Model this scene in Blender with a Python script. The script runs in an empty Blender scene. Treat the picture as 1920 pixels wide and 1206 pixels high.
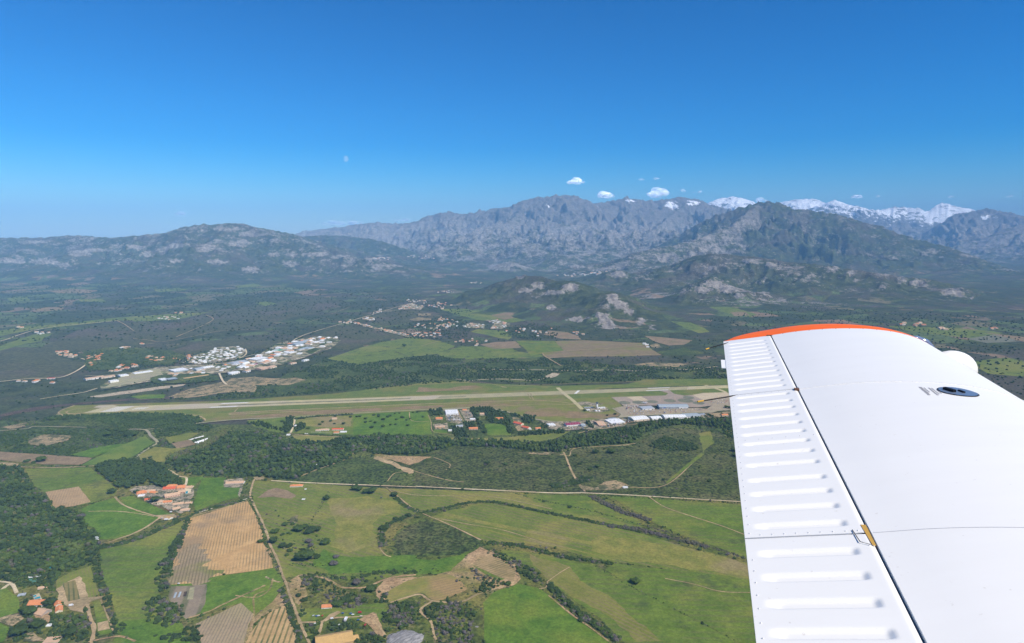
import bpy, bmesh, math, random
import numpy as np
from mathutils import Vector, Matrix
from mathutils.geometry import tessellate_polygon
rnd = random.Random(7); RNG = np.random.default_rng(11)
SC = bpy.context.scene; COL = SC.collection
R_ = math.radians

# ------------------------------------------------------------------ camera, sky, sun, exposure
FOC = 1274.0; PITCH = R_(7.16); EYE = Vector((0, 0, 620.0))
cd = bpy.data.cameras.new('camera'); cam = bpy.data.objects.new('camera', cd); COL.objects.link(cam)
cd.lens = 36 * FOC / 1920; cd.sensor_width = 36; cd.clip_start = 0.05; cd.clip_end = 300000
cam.location = EYE; cam.rotation_euler = (math.pi / 2 - PITCH, 0, 0); SC.camera = cam
SUN_AZ, SUN_EL = R_(125), R_(48)
w = bpy.data.worlds.new('World'); SC.world = w; w.use_nodes = True
wn = w.node_tree; bg = wn.nodes['Background']
sky = wn.nodes.new('ShaderNodeTexSky'); sky.sky_type = 'NISHITA'; sky.sun_disc = False
sky.sun_elevation = SUN_EL; sky.sun_rotation = SUN_AZ; sky.altitude = 600
sky.air_density = 1.0; sky.dust_density = 0.3; sky.ozone_density = 6.0
hs = wn.nodes.new('ShaderNodeHueSaturation'); hs.inputs['Saturation'].default_value = 1.62; hs.inputs['Hue'].default_value = 0.492
gmn = wn.nodes.new('ShaderNodeGamma'); gmn.inputs[1].default_value = 1.32
wn.links.new(sky.outputs[0], hs.inputs['Color']); wn.links.new(hs.outputs[0], gmn.inputs[0]); wn.links.new(gmn.outputs[0], bg.inputs[0])
bg.inputs[1].default_value = 0.064
sl = bpy.data.lights.new('sun', 'SUN'); sl.energy = 5.0; sl.angle = R_(0.5); sl.color = (1.0, 0.925, 0.80)
so = bpy.data.objects.new('sun', sl); COL.objects.link(so)
sdir = Vector((math.sin(SUN_AZ) * math.cos(SUN_EL), math.cos(SUN_AZ) * math.cos(SUN_EL), math.sin(SUN_EL)))
so.rotation_euler = sdir.to_track_quat('Z', 'Y').to_euler(); so.location = (0, 0, 900)
SC.view_settings.view_transform = 'Standard'; SC.view_settings.look = 'None'
SC.view_settings.exposure = 0.27; SC.view_settings.gamma = 1.0
SC.render.engine = 'CYCLES'; SC.cycles.use_denoising = True
SC.cycles.max_bounces = 6; SC.cycles.diffuse_bounces = 2; SC.cycles.volume_bounces = 1

# ------------------------------------------------------------------ photograph pixel -> world ray / ground point
Fv = Vector((0, math.cos(PITCH), -math.sin(PITCH))); Rv = Vector((1, 0, 0)); Uv = Rv.cross(Fv)
def ray(x, y): return (Fv + Rv * ((x - 960) / FOC) - Uv * ((y - 603) / FOC)).normalized()
CROPS = {0: (0, 0, 1), 1: (0, 780, .3532), 2: (300, 780, .3532), 3: (700, 780, .3532), 4: (1000, 780, .3532), 5: (0, 560, .25), 6: (400, 560, .25),
         7: (780, 700, .1771), 8: (1060, 700, .1771), 'A': (0, 400, .33333), 'B': (560, 400, .2487), 'C': (900, 340, .2985),
         'D': (1300, 340, .3229), 'E': (1340, 580, .3021), 'F': (1340, 880, .3021), 'H': (820, 490, .25),
         'p': (1160, 730, .10937), 'q': (230, 880, .08854), 'r': (0, 1060, .125), 's': (560, 1100, .15625), 't': (1060, 740, .10417), 'u': (160, 640, .15625), 'v': (540, 760, .09375)}
def px(c, x, y): o = CROPS[c]; return (o[0] + x * o[2], o[1] + y * o[2])
def at(c, x, y, z=0.0):
    r = ray(*px(c, x, y)); k = (z - EYE.z) / r.z; return (r.x * k, r.y * k)
def mpp(c, x, y):                                              # metres per crop pixel at a place
    a = at(c, x, y); return math.dist((a[0], a[1], 0), EYE) / FOC * CROPS[c][2]
def pts(c, *p): return [at(c, x, y) for x, y in p]

# ------------------------------------------------------------------ numpy noise
_P = RNG.permutation(512); _P = np.concatenate([_P, _P, _P])
_G = np.stack([np.cos(np.arange(512) * 2.399963), np.sin(np.arange(512) * 2.399963)], 1)
def perlin(x, y):
    xi = np.floor(x).astype(np.int64); yi = np.floor(y).astype(np.int64); xf = x - xi; yf = y - yi
    u = xf * xf * xf * (xf * (xf * 6 - 15) + 10); v = yf * yf * yf * (yf * (yf * 6 - 15) + 10)
    def g(a, b):
        h = _P[(_P[(xi + a) & 511] + ((yi + b) & 511)) & 511]; q = _G[h]
        return q[..., 0] * (xf - a) + q[..., 1] * (yf - b)
    n0 = g(0, 0) * (1 - u) + g(1, 0) * u; n1 = g(0, 1) * (1 - u) + g(1, 1) * u
    return (n0 * (1 - v) + n1 * v) * 1.5
def fbm(x, y, o=5, s=0.5):
    t = 0; a = 1; n = 0
    for i in range(o):
        t = t + a * perlin(x * 2 ** i + 17.3 * i, y * 2 ** i + 9.1 * i); n += a; a *= s
    return t / n
def ridged(x, y, o=6, s=0.55):
    t = 0; a = 1; n = 0
    for i in range(o):
        t = t + a * (1 - np.abs(perlin(x * 2 ** i + 31.7 * i, y * 2 ** i + 5.3 * i)) * 1.6); n += a; a *= s
    return t / n
def sstep(a, b, x):
    t = np.clip((x - a) / (b - a), 0, 1); return t * t * (3 - 2 * t)

# ------------------------------------------------------------------ materials
class NT:
    def __init__(s, name):
        s.m = bpy.data.materials.new(name); s.m.use_nodes = True; s.t = s.m.node_tree
        s.b = s.t.nodes['Principled BSDF']; s.b.inputs['Roughness'].default_value = 0.9
        s.b.inputs['Specular IOR Level'].default_value = 0.15
    def n(s, t, **k):
        q = s.t.nodes.new('ShaderNode' + t)
        for a, v in k.items(): setattr(q, a, v)
        return q
    def put(s, sock, v):
        if isinstance(v, bpy.types.NodeSocket): s.t.links.new(v, sock)
        elif v is not None: sock.default_value = v
    def c(s, v): return (v[0], v[1], v[2], 1) if isinstance(v, tuple) else v
    def pos(s): return s.n('NewGeometry').outputs['Position']
    def noise(s, vec, scale, detail=4, rough=.55, stretch=None, rot=0):
        if stretch or rot:
            mp = s.n('Mapping', vector_type='TEXTURE'); s.put(mp.inputs[0], vec)
            mp.inputs['Rotation'].default_value = (0, 0, rot); mp.inputs['Scale'].default_value = stretch or (1, 1, 1); vec = mp.outputs[0]
        q = s.n('TexNoise'); s.put(q.inputs['Vector'], vec); q.inputs['Scale'].default_value = scale
        q.inputs['Detail'].default_value = detail; q.inputs['Roughness'].default_value = rough; return q.outputs['Fac']
    def ramp(s, f, lo, hi):
        q = s.n('MapRange', interpolation_type='SMOOTHSTEP'); s.put(q.inputs[0], f)
        q.inputs[1].default_value = lo; q.inputs[2].default_value = hi; return q.outputs[0]
    def mix(s, f, a, b, mode='MIX'):
        q = s.n('Mix', data_type='RGBA', blend_type=mode); s.put(q.inputs[0], f); s.put(q.inputs[6], s.c(a)); s.put(q.inputs[7], s.c(b)); return q.outputs[2]
    def math(s, op, a, b=None):
        q = s.n('Math', operation=op); s.put(q.inputs[0], a)
        if b is not None: s.put(q.inputs[1], b)
        return q.outputs[0]
    def attr(s, name): return s.n('Attribute', attribute_name=name)
    def scale(s, col, f):                                       # multiply a colour by a value
        q = s.n('VectorMath', operation='SCALE'); s.put(q.inputs[0], col); s.put(q.inputs['Scale'], f); return q.outputs[0]
    def bump(s, h, dist, strength=1.0):
        q = s.n('Bump'); s.put(q.inputs['Height'], h); q.inputs['Distance'].default_value = dist; q.inputs['Strength'].default_value = strength
        s.t.links.new(q.outputs[0], s.b.inputs['Normal'])
    def out(s, col, rough=None, spec=None):
        s.put(s.b.inputs['Base Color'], s.c(col))
        if rough is not None: s.put(s.b.inputs['Roughness'], rough)
        if spec is not None: s.b.inputs['Specular IOR Level'].default_value = spec
        return s.m
def vary(t, lo, hi, f): return t.math('ADD', t.math('MULTIPLY', f, hi - lo), lo)

_mc = {}
def plain(name, col, rough=.7, spec=.3, metal=0, amt=.18, sc=.25):
    if name in _mc: return _mc[name]
    t = NT(name); p = t.pos(); n = t.noise(p, sc, 3)
    t.b.inputs['Metallic'].default_value = metal
    _mc[name] = t.out(t.scale(t.c(col) if False else t.mix(0.0, col, col), vary(t, 1 - amt * 2, 1 + amt, n)), rough, spec); return _mc[name]

def land(name, c1, c2, c3=None, rows=None, speck=.35, big=.006, mid=.03, fine=.22, bumpd=.5, blot=None):
    """ground cover: large patches, mid mottling, fine speckle, optional crop rows (angle, spacing, furrow colour, amount)"""
    if rows and speck == .35: speck = .07
    w_ = lambda c: c and ((c[0] * 1.62, c[1] * 1.50, c[2] * .84) if c[1] > c[0] * .93 else (c[0] * 1.30, c[1] * 1.24, c[2] * .98))
    c1, c2, c3 = w_(c1), w_(c2), w_(c3)
    t = NT(name); p = t.pos()
    a = t.ramp(t.noise(p, mid, 5, .65), .38, .62); col = t.mix(a, c1, c2)
    if c3: col = t.mix(t.ramp(t.noise(p, big, 4, .6), .47, .66), col, c3)
    if rows:
        ang, sp, rc, amt = rows
        mp = t.n('Mapping'); t.put(mp.inputs[0], p); mp.inputs['Rotation'].default_value = (0, 0, -ang)
        sx = t.n('SeparateXYZ'); t.put(sx.inputs[0], mp.outputs[0])
        wob = t.math('MULTIPLY', t.noise(p, .008, 2), 3)
        ph = t.math('MULTIPLY', t.math('ADD', sx.outputs[1], wob), 2 * math.pi / sp)
        s_ = t.math('SINE', ph)
        k = t.math('MULTIPLY', t.ramp(s_, .1, .8), t.math('MULTIPLY', t.ramp(t.noise(p, .014, 4, .6), .3, .6), amt))
        col = t.mix(k, col, rc)
        col = t.scale(col, vary(t, .82, 1.18, t.noise(p, .03, 3, .6, (60, 2.5, 1), ang)))
    if blot: col = t.mix(t.math('MULTIPLY', t.ramp(t.noise(p, blot[1], 5, .7), *(blot[3:] or (.56, .64))), blot[2]), col, blot[0])
    f = t.noise(p, fine, 4, .7)
    col = t.scale(col, vary(t, 1 - speck * 1.7, 1 + speck * 1.7, t.ramp(f, .30, .70)))
    t.bump(f, bumpd, .6)
    return t.out(col)

# ------------------------------------------------------------------ mesh helpers
def tag(o, label=None, cat=None, group=None, kind=None):
    if label: o['label'] = label
    if cat: o['category'] = cat
    if group: o['group'] = group
    if kind: o['kind'] = kind
    return o
def link(o, parent=None):
    COL.objects.link(o)
    if parent is not None: o.parent = parent
    return o
def empty(name, loc=(0, 0, 0), rz=0):
    o = bpy.data.objects.new(name, None); o.location = loc; o.rotation_euler = (0, 0, rz); o.empty_display_size = .1; return link(o)
def np_mesh(name, V, T, mats, mi=None, tint=None, smooth=False, nv=3):
    me = bpy.data.meshes.new(name); V = np.asarray(V, np.float32); T = np.asarray(T, np.int32)
    me.vertices.add(len(V)); me.vertices.foreach_set('co', V.ravel())
    me.loops.add(T.size); me.loops.foreach_set('vertex_index', T.ravel())
    me.polygons.add(len(T)); me.polygons.foreach_set('loop_start', np.arange(0, T.size, nv, dtype=np.int32))
    me.polygons.foreach_set('loop_total', np.full(len(T), nv, np.int32))
    if mi is not None: me.polygons.foreach_set('material_index', np.asarray(mi, np.int32))
    me.polygons.foreach_set('use_smooth', np.full(len(T), smooth, bool))
    for m in (mats if isinstance(mats, (list, tuple)) else [mats]): me.materials.append(m)
    if tint is not None:
        a = me.attributes.new('tint', 'FLOAT', 'POINT'); a.data.foreach_set('value', np.asarray(tint, np.float32))
    me.update(); me.validate(); return me
class MB:
    """collects shapes with material indices, then becomes one mesh object"""
    def __init__(s): s.v = []; s.f = []; s.m = []
    def add(s, V, Fc, mi=0):
        o = len(s.v); s.v += [tuple(v) for v in V]; s.f += [tuple(i + o for i in f) for f in Fc]; s.m += [mi] * len(Fc); return s
    def box(s, c, d, mi=0, rz=0, taper=1.0):
        x, y, z = d[0] / 2, d[1] / 2, d[2] / 2; ca, sa = math.cos(rz), math.sin(rz); V = []
        for zz, k in ((-z, 1), (z, taper)):
            for a, b in ((-x, -y), (x, -y), (x, y), (-x, y)):
                a *= k; b *= k; V.append((c[0] + a * ca - b * sa, c[1] + a * sa + b * ca, c[2] + zz))
        return s.add(V, [(3, 2, 1, 0), (4, 5, 6, 7), (0, 1, 5, 4), (1, 2, 6, 5), (2, 3, 7, 6), (3, 0, 4, 7)], mi)
    def gable(s, c, w, d, h, th=.25, mi=0, ends=1):              # roof: ridge along x, eaves at z=c[2]
        x, y = w / 2, d / 2; z = c[2]
        V = [(-x, -y, z), (x, -y, z), (x, 0, z + h), (-x, 0, z + h), (-x, y, z), (x, y, z)]
        V = [(c[0] + a, c[1] + b, e) for a, b, e in V]; V += [(a, b, e - th) for a, b, e in V]
        return s.add(V, [(0, 1, 2, 3), (3, 2, 5, 4), (7, 6, 9, 8), (8, 9, 10, 11), (0, 6, 7, 1), (4, 5, 11, 10), (0, 3, 9, 6), (3, 4, 10, 9), (1, 7, 8, 2), (2, 8, 11, 5)], mi)
    def hip(s, c, w, d, h, mi=0, th=.25):
        x, y = w / 2, d / 2; z = c[2]; k = max(0, x - y * .9)
        V = [(-x, -y, z), (x, -y, z), (x, y, z), (-x, y, z), (-k, 0, z + h), (k, 0, z + h), (-x, -y, z - th), (x, -y, z - th), (x, y, z - th), (-x, y, z - th)]
        V = [(c[0] + a, c[1] + b, e) for a, b, e in V]
        return s.add(V, [(0, 1, 5, 4), (1, 2, 5), (2, 3, 4, 5), (3, 0, 4), (6, 9, 8, 7), (0, 6, 7, 1), (1, 7, 8, 2), (2, 8, 9, 3), (3, 9, 6, 0)], mi)
    def tube(s, p, r, seg=8, mi=0, cap=True):
        P = [Vector(q) for q in p]; rr = r if isinstance(r, (list, tuple)) else [r] * len(P); V = []; Fc = []
        for i, q in enumerate(P):
            t = (P[min(i + 1, len(P) - 1)] - P[max(i - 1, 0)]).normalized(); a = t.orthogonal().normalized() if abs(t.z) < .9 else Vector((1, 0, 0)); b = t.cross(a).normalized(); a = b.cross(t)
            V += [q + (a * math.cos(j * 2 * math.pi / seg) + b * math.sin(j * 2 * math.pi / seg)) * rr[i] for j in range(seg)]
        for i in range(len(P) - 1):
            for j in range(seg): k = (j + 1) % seg; Fc.append((i * seg + j, i * seg + k, (i + 1) * seg + k, (i + 1) * seg + j))
        if cap: Fc.append(tuple(range(seg - 1, -1, -1))); Fc.append(tuple((len(P) - 1) * seg + j for j in range(seg)))
        return s.add(V, Fc, mi)
    def mesh(s, name, mats, smooth=False):
        me = bpy.data.meshes.new(name); me.from_pydata(s.v, [], s.f); me.polygons.foreach_set('material_index', s.m)
        for m in (mats if isinstance(mats, (list, tuple)) else [mats]): me.materials.append(m)
        if smooth: me.polygons.foreach_set('use_smooth', [True] * len(me.polygons))
        me.update(); return me
    def obj(s, name, mats, parent=None, smooth=False, loc=None, rz=0):
        o = bpy.data.objects.new(name, s.mesh(name, mats, smooth)); link(o, parent)
        if loc: o.location = loc; o.rotation_euler = (0, 0, rz)
        return o
def copy_tree(o, parent=None):
    c = o.copy(); COL.objects.link(c)
    if parent is not None: c.parent = parent
    for ch in [q for q in KIDS.get(o.name, [])]: copy_tree(ch, c)
    return c
KIDS = {}
def kids(root):
    for q in root.children: KIDS.setdefault(root.name, []).append(q); kids(q)

# ------------------------------------------------------------------ flat ground sheets: fields, roads, paving
LAY = [0]; CLEAR = []
def nextz(): LAY[0] += 1; return 0.02 + LAY[0] * 0.012
def catmull(P, closed=False, n=6):
    P = [Vector((a, b)) for a, b in P]; out = []; L = len(P)
    for i in range(L if closed else L - 1):
        g = (lambda k: P[k % L]) if closed else (lambda k: P[max(0, min(L - 1, k))])
        a, b, c, d = g(i - 1), g(i), g(i + 1), g(i + 2)
        for j in range(n):
            t = j / n; out.append(.5 * ((2 * b) + (c - a) * t + (2 * a - 5 * b + 4 * c - d) * t * t + (3 * b - a - 3 * c + d) * t ** 3))
    if not closed: out.append(P[-1])
    return out
def rough_edge(P, amp, step):
    out = []; L = len(P)
    for i in range(L):
        a, b = Vector(P[i]), Vector(P[(i + 1) % L]); n = max(1, int((b - a).length / step)); nrm = Vector((-(b - a).y, (b - a).x)).normalized() if (b - a).length > 1e-6 else Vector((0, 0))
        for j in range(n):
            q = a.lerp(b, j / n); k = float(fbm(np.array([q.x / (step * 5)]), np.array([q.y / (step * 5)]), 3)[0]) * 2
            out.append(tuple(q + nrm * (k * amp)))
    return out
def patch(name, mat, P, amp=3, step=9, label=None, clear=True, smooth=False):
    if smooth: P = [tuple(q) for q in catmull(P, True, 4)]
    if clear: CLEAR.append(np.array(P))
    Q = rough_edge(P, amp, step) if amp else P; z = nextz()
    tri = tessellate_polygon([[Vector((a, b, 0)) for a, b in Q]])
    me = bpy.data.meshes.new(name); 
    fc = []
    for t in tri:
        a, b, c = (Vector(Q[i]) for i in t); fc.append(tuple(t) if (b - a).cross(c - a) > 0 else (t[0], t[2], t[1]))
    me.from_pydata([(a, b, z) for a, b in Q], [], fc); me.materials.append(mat); me.update()
    o = link(bpy.data.objects.new(name, me)); tag(o, label, None, None, 'structure'); return o
def strip(name, mat, P, wd, jit=.12, clear=True, label=None, n=6):
    C = catmull(P, False, n); z = nextz(); V = []; Fc = []
    for i, q in enumerate(C):
        t = (C[min(i + 1, len(C) - 1)] - C[max(i - 1, 0)]); t = t.normalized() if t.length else Vector((1, 0)); nn = Vector((-t.y, t.x)); h = wd / 2 * (1 + rnd.uniform(-jit, jit))
        V += [(q.x - nn.x * h, q.y - nn.y * h, z), (q.x + nn.x * h, q.y + nn.y * h, z)]
        if i: k = 2 * i; Fc.append((k - 2, k, k + 1, k - 1))
    me = bpy.data.meshes.new(name); me.from_pydata(V, [], Fc); me.materials.append(mat); me.update()
    if clear:
        A = [(a - 0, b) for a, b, _ in V[1::2]] + [(a, b) for a, b, _ in V[0::2]][::-1]; CLEAR.append(np.array(A))
    o = link(bpy.data.objects.new(name, me)); tag(o, label, None, None, 'structure'); return o
def ang(c, a, b):
    p, q = at(c, *a), at(c, *b); return math.atan2(q[1] - p[1], q[0] - p[0])
def inside(X, Y, P):
    r = np.zeros(X.shape, bool); n = len(P); j = n - 1
    bx = (X >= P[:, 0].min()) & (X <= P[:, 0].max()) & (Y >= P[:, 1].min()) & (Y <= P[:, 1].max())
    if not bx.any(): return r
    x = X[bx]; y = Y[bx]; q = np.zeros(x.shape, bool)
    for i in range(n):
        xi, yi = P[i]; xj, yj = P[j]
        with np.errstate(divide='ignore', invalid='ignore'): q ^= ((yi > y) != (yj > y)) & (x < (xj - xi) * (y - yi) / (yj - yi + 1e-12) + xi)
        j = i
    r[bx] = q; return r

# ------------------------------------------------------------------ terrain: one sheet, plain at z = 0, hills and mountains as real relief
def crest(*p):
    out = []
    for x, y, dep in p:
        r = ray(x, y); k = dep / r.y; out.append((r.x * k, dep, 620 + r.z * k))
    return np.array(out)
# name, crest points (px, py, depth m), front width, back width, foot power, ruggedness, rock, snow
RIDGES = [
 ('far_range', crest((380, 446, 27000), (560, 440, 24000), (600, 431, 22000), (660, 423, 21000), (710, 417, 20500), (740, 420, 20500), (780, 416, 20500), (800, 406, 20500), (840, 397, 20500), (870, 402, 20500),
   (900, 395, 20500), (935, 391, 20500), (960, 388, 20200), (985, 375, 20000), (1010, 370, 20000), (1040, 366, 20000), (1070, 366, 20000), (1090, 373, 20200), (1110, 384, 20500), (1140, 379, 21000), (1165, 374, 21000),
   (1175, 370, 21000), (1200, 376, 21000), (1235, 375, 21200), (1262, 373, 21500), (1275, 369, 21500), (1300, 373, 21500), (1330, 384, 22000), (1400, 402, 22500), (1500, 425, 23000)), 8200, 5000, 1.15, .55, .78, .10),
 ('spur_a', crest((1100, 384, 20300), (1085, 420, 18200), (1130, 440, 16800), (1190, 462, 15600)), 2600, 2600, 1.1, .5, .7, 0),
 ('spur_b', crest((985, 378, 19900), (960, 412, 18000), (900, 440, 16600), (850, 462, 15600)), 2600, 2600, 1.1, .5, .62, 0),
 ('spur_c', crest((1290, 380, 21000), (1230, 425, 17800), (1260, 446, 15800)), 2400, 2400, 1.1, .5, .62, 0),
 ('snow_range', crest((1280, 392, 29000), (1330, 384, 28500), (1345, 373, 28000), (1375, 368, 28000), (1400, 374, 28000), (1425, 383, 28000), (1460, 380, 28000), (1500, 373, 27500), (1530, 373, 27500), (1552, 383, 27000), (1565, 375, 26500), (1590, 384, 26500),
   (1635, 391, 27000), (1660, 387, 27500), (1700, 386, 27500), (1730, 382, 27500), (1765, 379, 28000), (1785, 383, 28000), (1815, 381, 28000), (1850, 388, 28000), (1890, 387, 28000), (1910, 385, 28000), (1960, 392, 28000), (2150, 400, 28000), (2500, 405, 28000)), 7500, 4000, 1.2, .34, .8, 1.0),
 ('right_range', crest((1700, 452, 22500), (1745, 430, 22000), (1790, 402, 21500), (1850, 391, 21500), (1900, 400, 21000), (1960, 415, 20500), (2100, 440, 20000)), 5200, 4000, 1.1, .6, .75, .45),
 ('right_range_b', crest((1760, 470, 18500), (1830, 452, 18500), (1880, 432, 18500), (1925, 417, 18500), (2000, 405, 18500), (2300, 400, 18500)), 4200, 3000, 1.1, .55, .6, 0),
 ('dark_range', crest((1215, 474, 14600), (1250, 452, 14500), (1300, 425, 14500), (1345, 402, 14300), (1380, 392, 14200), (1420, 380, 14000), (1445, 379, 14000), (1480, 386, 14000), (1530, 396, 13800), (1580, 406, 13600), (1640, 421, 13300), (1700, 443, 13000),
   (1760, 458, 12700), (1820, 478, 12300), (1880, 500, 12000), (1960, 530, 11800)), 4300, 4200, 1.1, .5, .30, 0),
 ('dark_spur', crest((1420, 382, 13900), (1370, 425, 12600), (1300, 452, 11600), (1200, 470, 11200)), 2200, 2200, 1.1, .45, .5, 0),
 ('left_range', crest((-500, 455, 14500), (-200, 449, 14000), (0, 446, 13500), (60, 446, 13300), (130, 442, 13200), (170, 443, 13000), (210, 447, 12800), (260, 442, 12500), (310, 437, 12300), (340, 428, 12300), (380, 421, 12300), (430, 419, 12300), (460, 422, 12400),
   (500, 430, 12600), (540, 437, 12900), (575, 446, 13300), (620, 462, 13800)), 3600, 4000, 1.2, .38, .35, 0),
 ('left_spur', crest((470, 424, 12300), (560, 462, 11500), (640, 480, 11200), (700, 487, 11000), (745, 497, 10900)), 1700, 1900, 1.1, .35, .4, 0),
 ('left_spur_b', crest((430, 421, 12200), (400, 452, 11000), (330, 476, 10300)), 1700, 1700, 1.1, .35, .35, 0),
 ('left_spur_c', crest((60, 448, 13200), (40, 472, 11600), (0, 486, 11000)), 1900, 1900, 1.1, .35, .35, 0),
 ('mid_range', crest((545, 447, 16500), (600, 441, 16000), (645, 443, 15700), (700, 449, 15300), (735, 458, 15000), (770, 478, 14500)), 3300, 2500, 1.1, .45, .25, 0),
 ('valley_knoll', crest((915, 505, 12300), (945, 494, 12300), (962, 492, 12300), (1000, 504, 12400)), 700, 900, 1.0, .35, .6, 0),
 ('middle_hills', crest((1180, 512, 9300), (1260, 498, 9000), (1300, 481, 8700), (1340, 476, 8500), (1400, 479, 8400), (1460, 488, 8200), (1520, 495, 8000), (1560, 499, 7900), (1600, 505, 7800), (1650, 513, 7600), (1700, 519, 7500), (1750, 526, 7400),
   (1800, 536, 7300), (1840, 549, 7200), (1880, 566, 7050), (1930, 588, 6900)), 1900, 1700, 1.1, .4, .3, 0),
 ('west_knolls', crest((1085, 522, 9000), (1130, 512, 8800), (1160, 506, 8700), (1200, 517, 8600), (1260, 530, 8500)), 1300, 1100, 1.0, .35, .28, 0),
 ('crag_hill', crest((1255, 549, 7000), (1300, 531, 6900), (1335, 520, 6800), (1365, 534, 6700), (1400, 545, 6600), (1450, 556, 6500), (1520, 566, 6300)), 950, 800, 1.0, .4, .42, 0),
 ('near_hill', crest((890, 545, 6900), (930, 531, 6800), (960, 521, 6700), (1010, 517, 6500), (1050, 527, 6300), (1082, 527, 6000), (1110, 549, 5800), (1135, 552, 5600), (1146, 548, 5450), (1165, 560, 5350), (1200, 577, 5250), (1250, 592, 5150), (1300, 607, 5050), (1345, 622, 4950)), 1000, 850, 1.0, .32, .12, 0),
 ('near_hill_front', crest((1140, 560, 5350), (1120, 590, 4900), (1150, 618, 4500)), 420, 520, 1.0, .3, .3, 0),
]
az = np.radians(np.concatenate([np.linspace(-180, -47, 40)[:-1], np.arange(-47, 47.01, .082), np.linspace(47, 180, 40)[1:]]))
rr = np.concatenate([[0, 150, 400, 800, 1300, 1900, 2500, 3100, 3600], np.arange(3900, 7500, 16), np.arange(7500, 17000, 27), np.arange(17000, 30000, 42), np.array([30500, 31500, 33000, 36000, 40000, 44000])])
AZ, RR = np.meshgrid(az, rr); X = RR * np.sin(AZ); Y = RR * np.cos(AZ)
H = np.zeros_like(X); ROCK = np.zeros_like(X); SNOW = np.zeros_like(X); HILL = np.zeros_like(X)
wx = fbm(X / 1800 + 3, Y / 1800, 4); n_mid = fbm(X / 420, Y / 420 + 9, 5); n_fine = fbm(X / 110, Y / 110, 4)
rid = ridged(X / 1700 + wx * .5, Y / 1700 + wx * .5, 6); rid2 = ridged(X / 780 + wx, Y / 780, 5); rid3 = ridged(X / 300 + wx * 2, Y / 300, 4)
for nm, C, wf, wb, pw, rug, rock, snow in RIDGES:
    bestd = np.full(X.shape, 1e9); Z = np.zeros_like(X); AL = np.zeros_like(X); al0 = 0
    lo = C[:, :2].min(0) - max(wf, wb) * 1.3; hi = C[:, :2].max(0) + max(wf, wb) * 1.3
    sel = (X > lo[0]) & (X < hi[0]) & (Y > lo[1]) & (Y < hi[1]); x = X[sel]; y = Y[sel]
    bd = np.full(x.shape, 1e9); z = np.zeros(x.shape); al = np.zeros(x.shape); sd = np.zeros(x.shape)
    for (a, b, za), (c, d, zb) in zip(C[:-1], C[1:]):
        L2 = (c - a) ** 2 + (d - b) ** 2; t = np.clip(((x - a) * (c - a) + (y - b) * (d - b)) / L2, 0, 1)
        dx = x - (a + t * (c - a)); dy = y - (b + t * (d - b)); dd = np.hypot(dx, dy); m = dd < bd
        bd[m] = dd[m]; z[m] = (za + t * (zb - za))[m]; al[m] = (al0 + t * math.sqrt(L2))[m]; sd[m] = dy[m]; al0 += math.sqrt(L2)
    wd = np.where(sd < 0, wf, wb) * (.55 + .45 * z / C[:, 2].max())
    wd = wd * (1 + .35 * perlin(al / (wf * .45) + 7, np.zeros_like(al)) + .22 * wx[sel])
    u = bd / wd; g = np.clip(1 - u, 0, 1) ** pw; g = g * sstep(0, .22, 1 - u)
    spur = ridged(al / (wf * .22) + wx[sel] * .8, bd / (wf * .6) + 5, 3)
    e = .45 * spur + .35 * rid[sel] + .2 * rid2[sel]; e = (e - .35) / .5
    mm = sstep(0.0, .30, u) * (1 - .5 * sstep(.7, 1, u))
    hgt = z / 1000
    h = z * g * (1 - rug * 1.15 * (1 - np.clip(e, 0, 1.15)) * mm)
    h = h + sstep(0, .5, g) * np.minimum(rug, .6) * np.minimum(hgt + .25, 1.7) * (310 * (rid2[sel] - .62) * sstep(0, .12, u) + 150 * (rid3[sel] - .62) + 60 * n_fine[sel])
    h[u >= 1] = 0; h = np.maximum(h, 0)
    cur = H[sel]; m = h > cur; cur[m] = h[m]; H[sel] = cur
    rk = rock * (.35 + .9 * g ** .6); q = ROCK[sel]; q[m] = rk[m]; ROCK[sel] = q
    s = SNOW[sel]; s[m] = snow * .62 * sstep(.30, .80, g[m]); SNOW[sel] = s
    hl = HILL[sel]; hl[m] = 1; HILL[sel] = hl
# rocky faces where the photograph shows them: their pixels turned into places on the relief
VX = X; VY = Y; VZ = H - 620; dep = VY * math.cos(PITCH) - VZ * math.sin(PITCH); up = VY * math.sin(PITCH) + VZ * math.cos(PITCH)
with np.errstate(divide='ignore', invalid='ignore'): PX = 960 + FOC * VX / dep; PY = 603 - FOC * up / dep
ok = dep > 3000
CRAG = np.zeros_like(X)
def crag(x, y, rx, ry, amt, d0, d1):
    m = ok & (VY > d0) & (VY < d1); k = np.zeros_like(X)
    k[m] = np.exp(-(((PX[m] - x) / rx) ** 2 + ((PY[m] - y) / ry) ** 2) ** 1.5); ROCK[...] = np.maximum(ROCK, k * amt * (HILL > 0)); CRAG[...] = np.maximum(CRAG, k * (HILL > 0))
for c in [(1010, 537, 20, 8), (990, 546, 22, 5), (1068, 542, 19, 10), (1035, 550, 26, 5), (1148, 562, 12, 10), (1165, 575, 16, 10), (1178, 585, 12, 9), (1130, 598, 18, 14), (1090, 600, 32, 6), (1140, 612, 15, 13), (1165, 622, 15, 7), (1225, 616, 12, 8), (1200, 603, 10, 7), (975, 519, 14, 4), (1032, 578, 10, 4), (1183, 627, 8, 4)]:
    crag(*c, .95, 4200, 7000)
for c in [(1338, 532, 22, 10), (1320, 546, 22, 7), (1365, 547, 20, 7), (1390, 556, 20, 6), (1430, 552, 16, 5), (1350, 520, 12, 6)]: crag(*c, .88, 6000, 7600)
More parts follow.
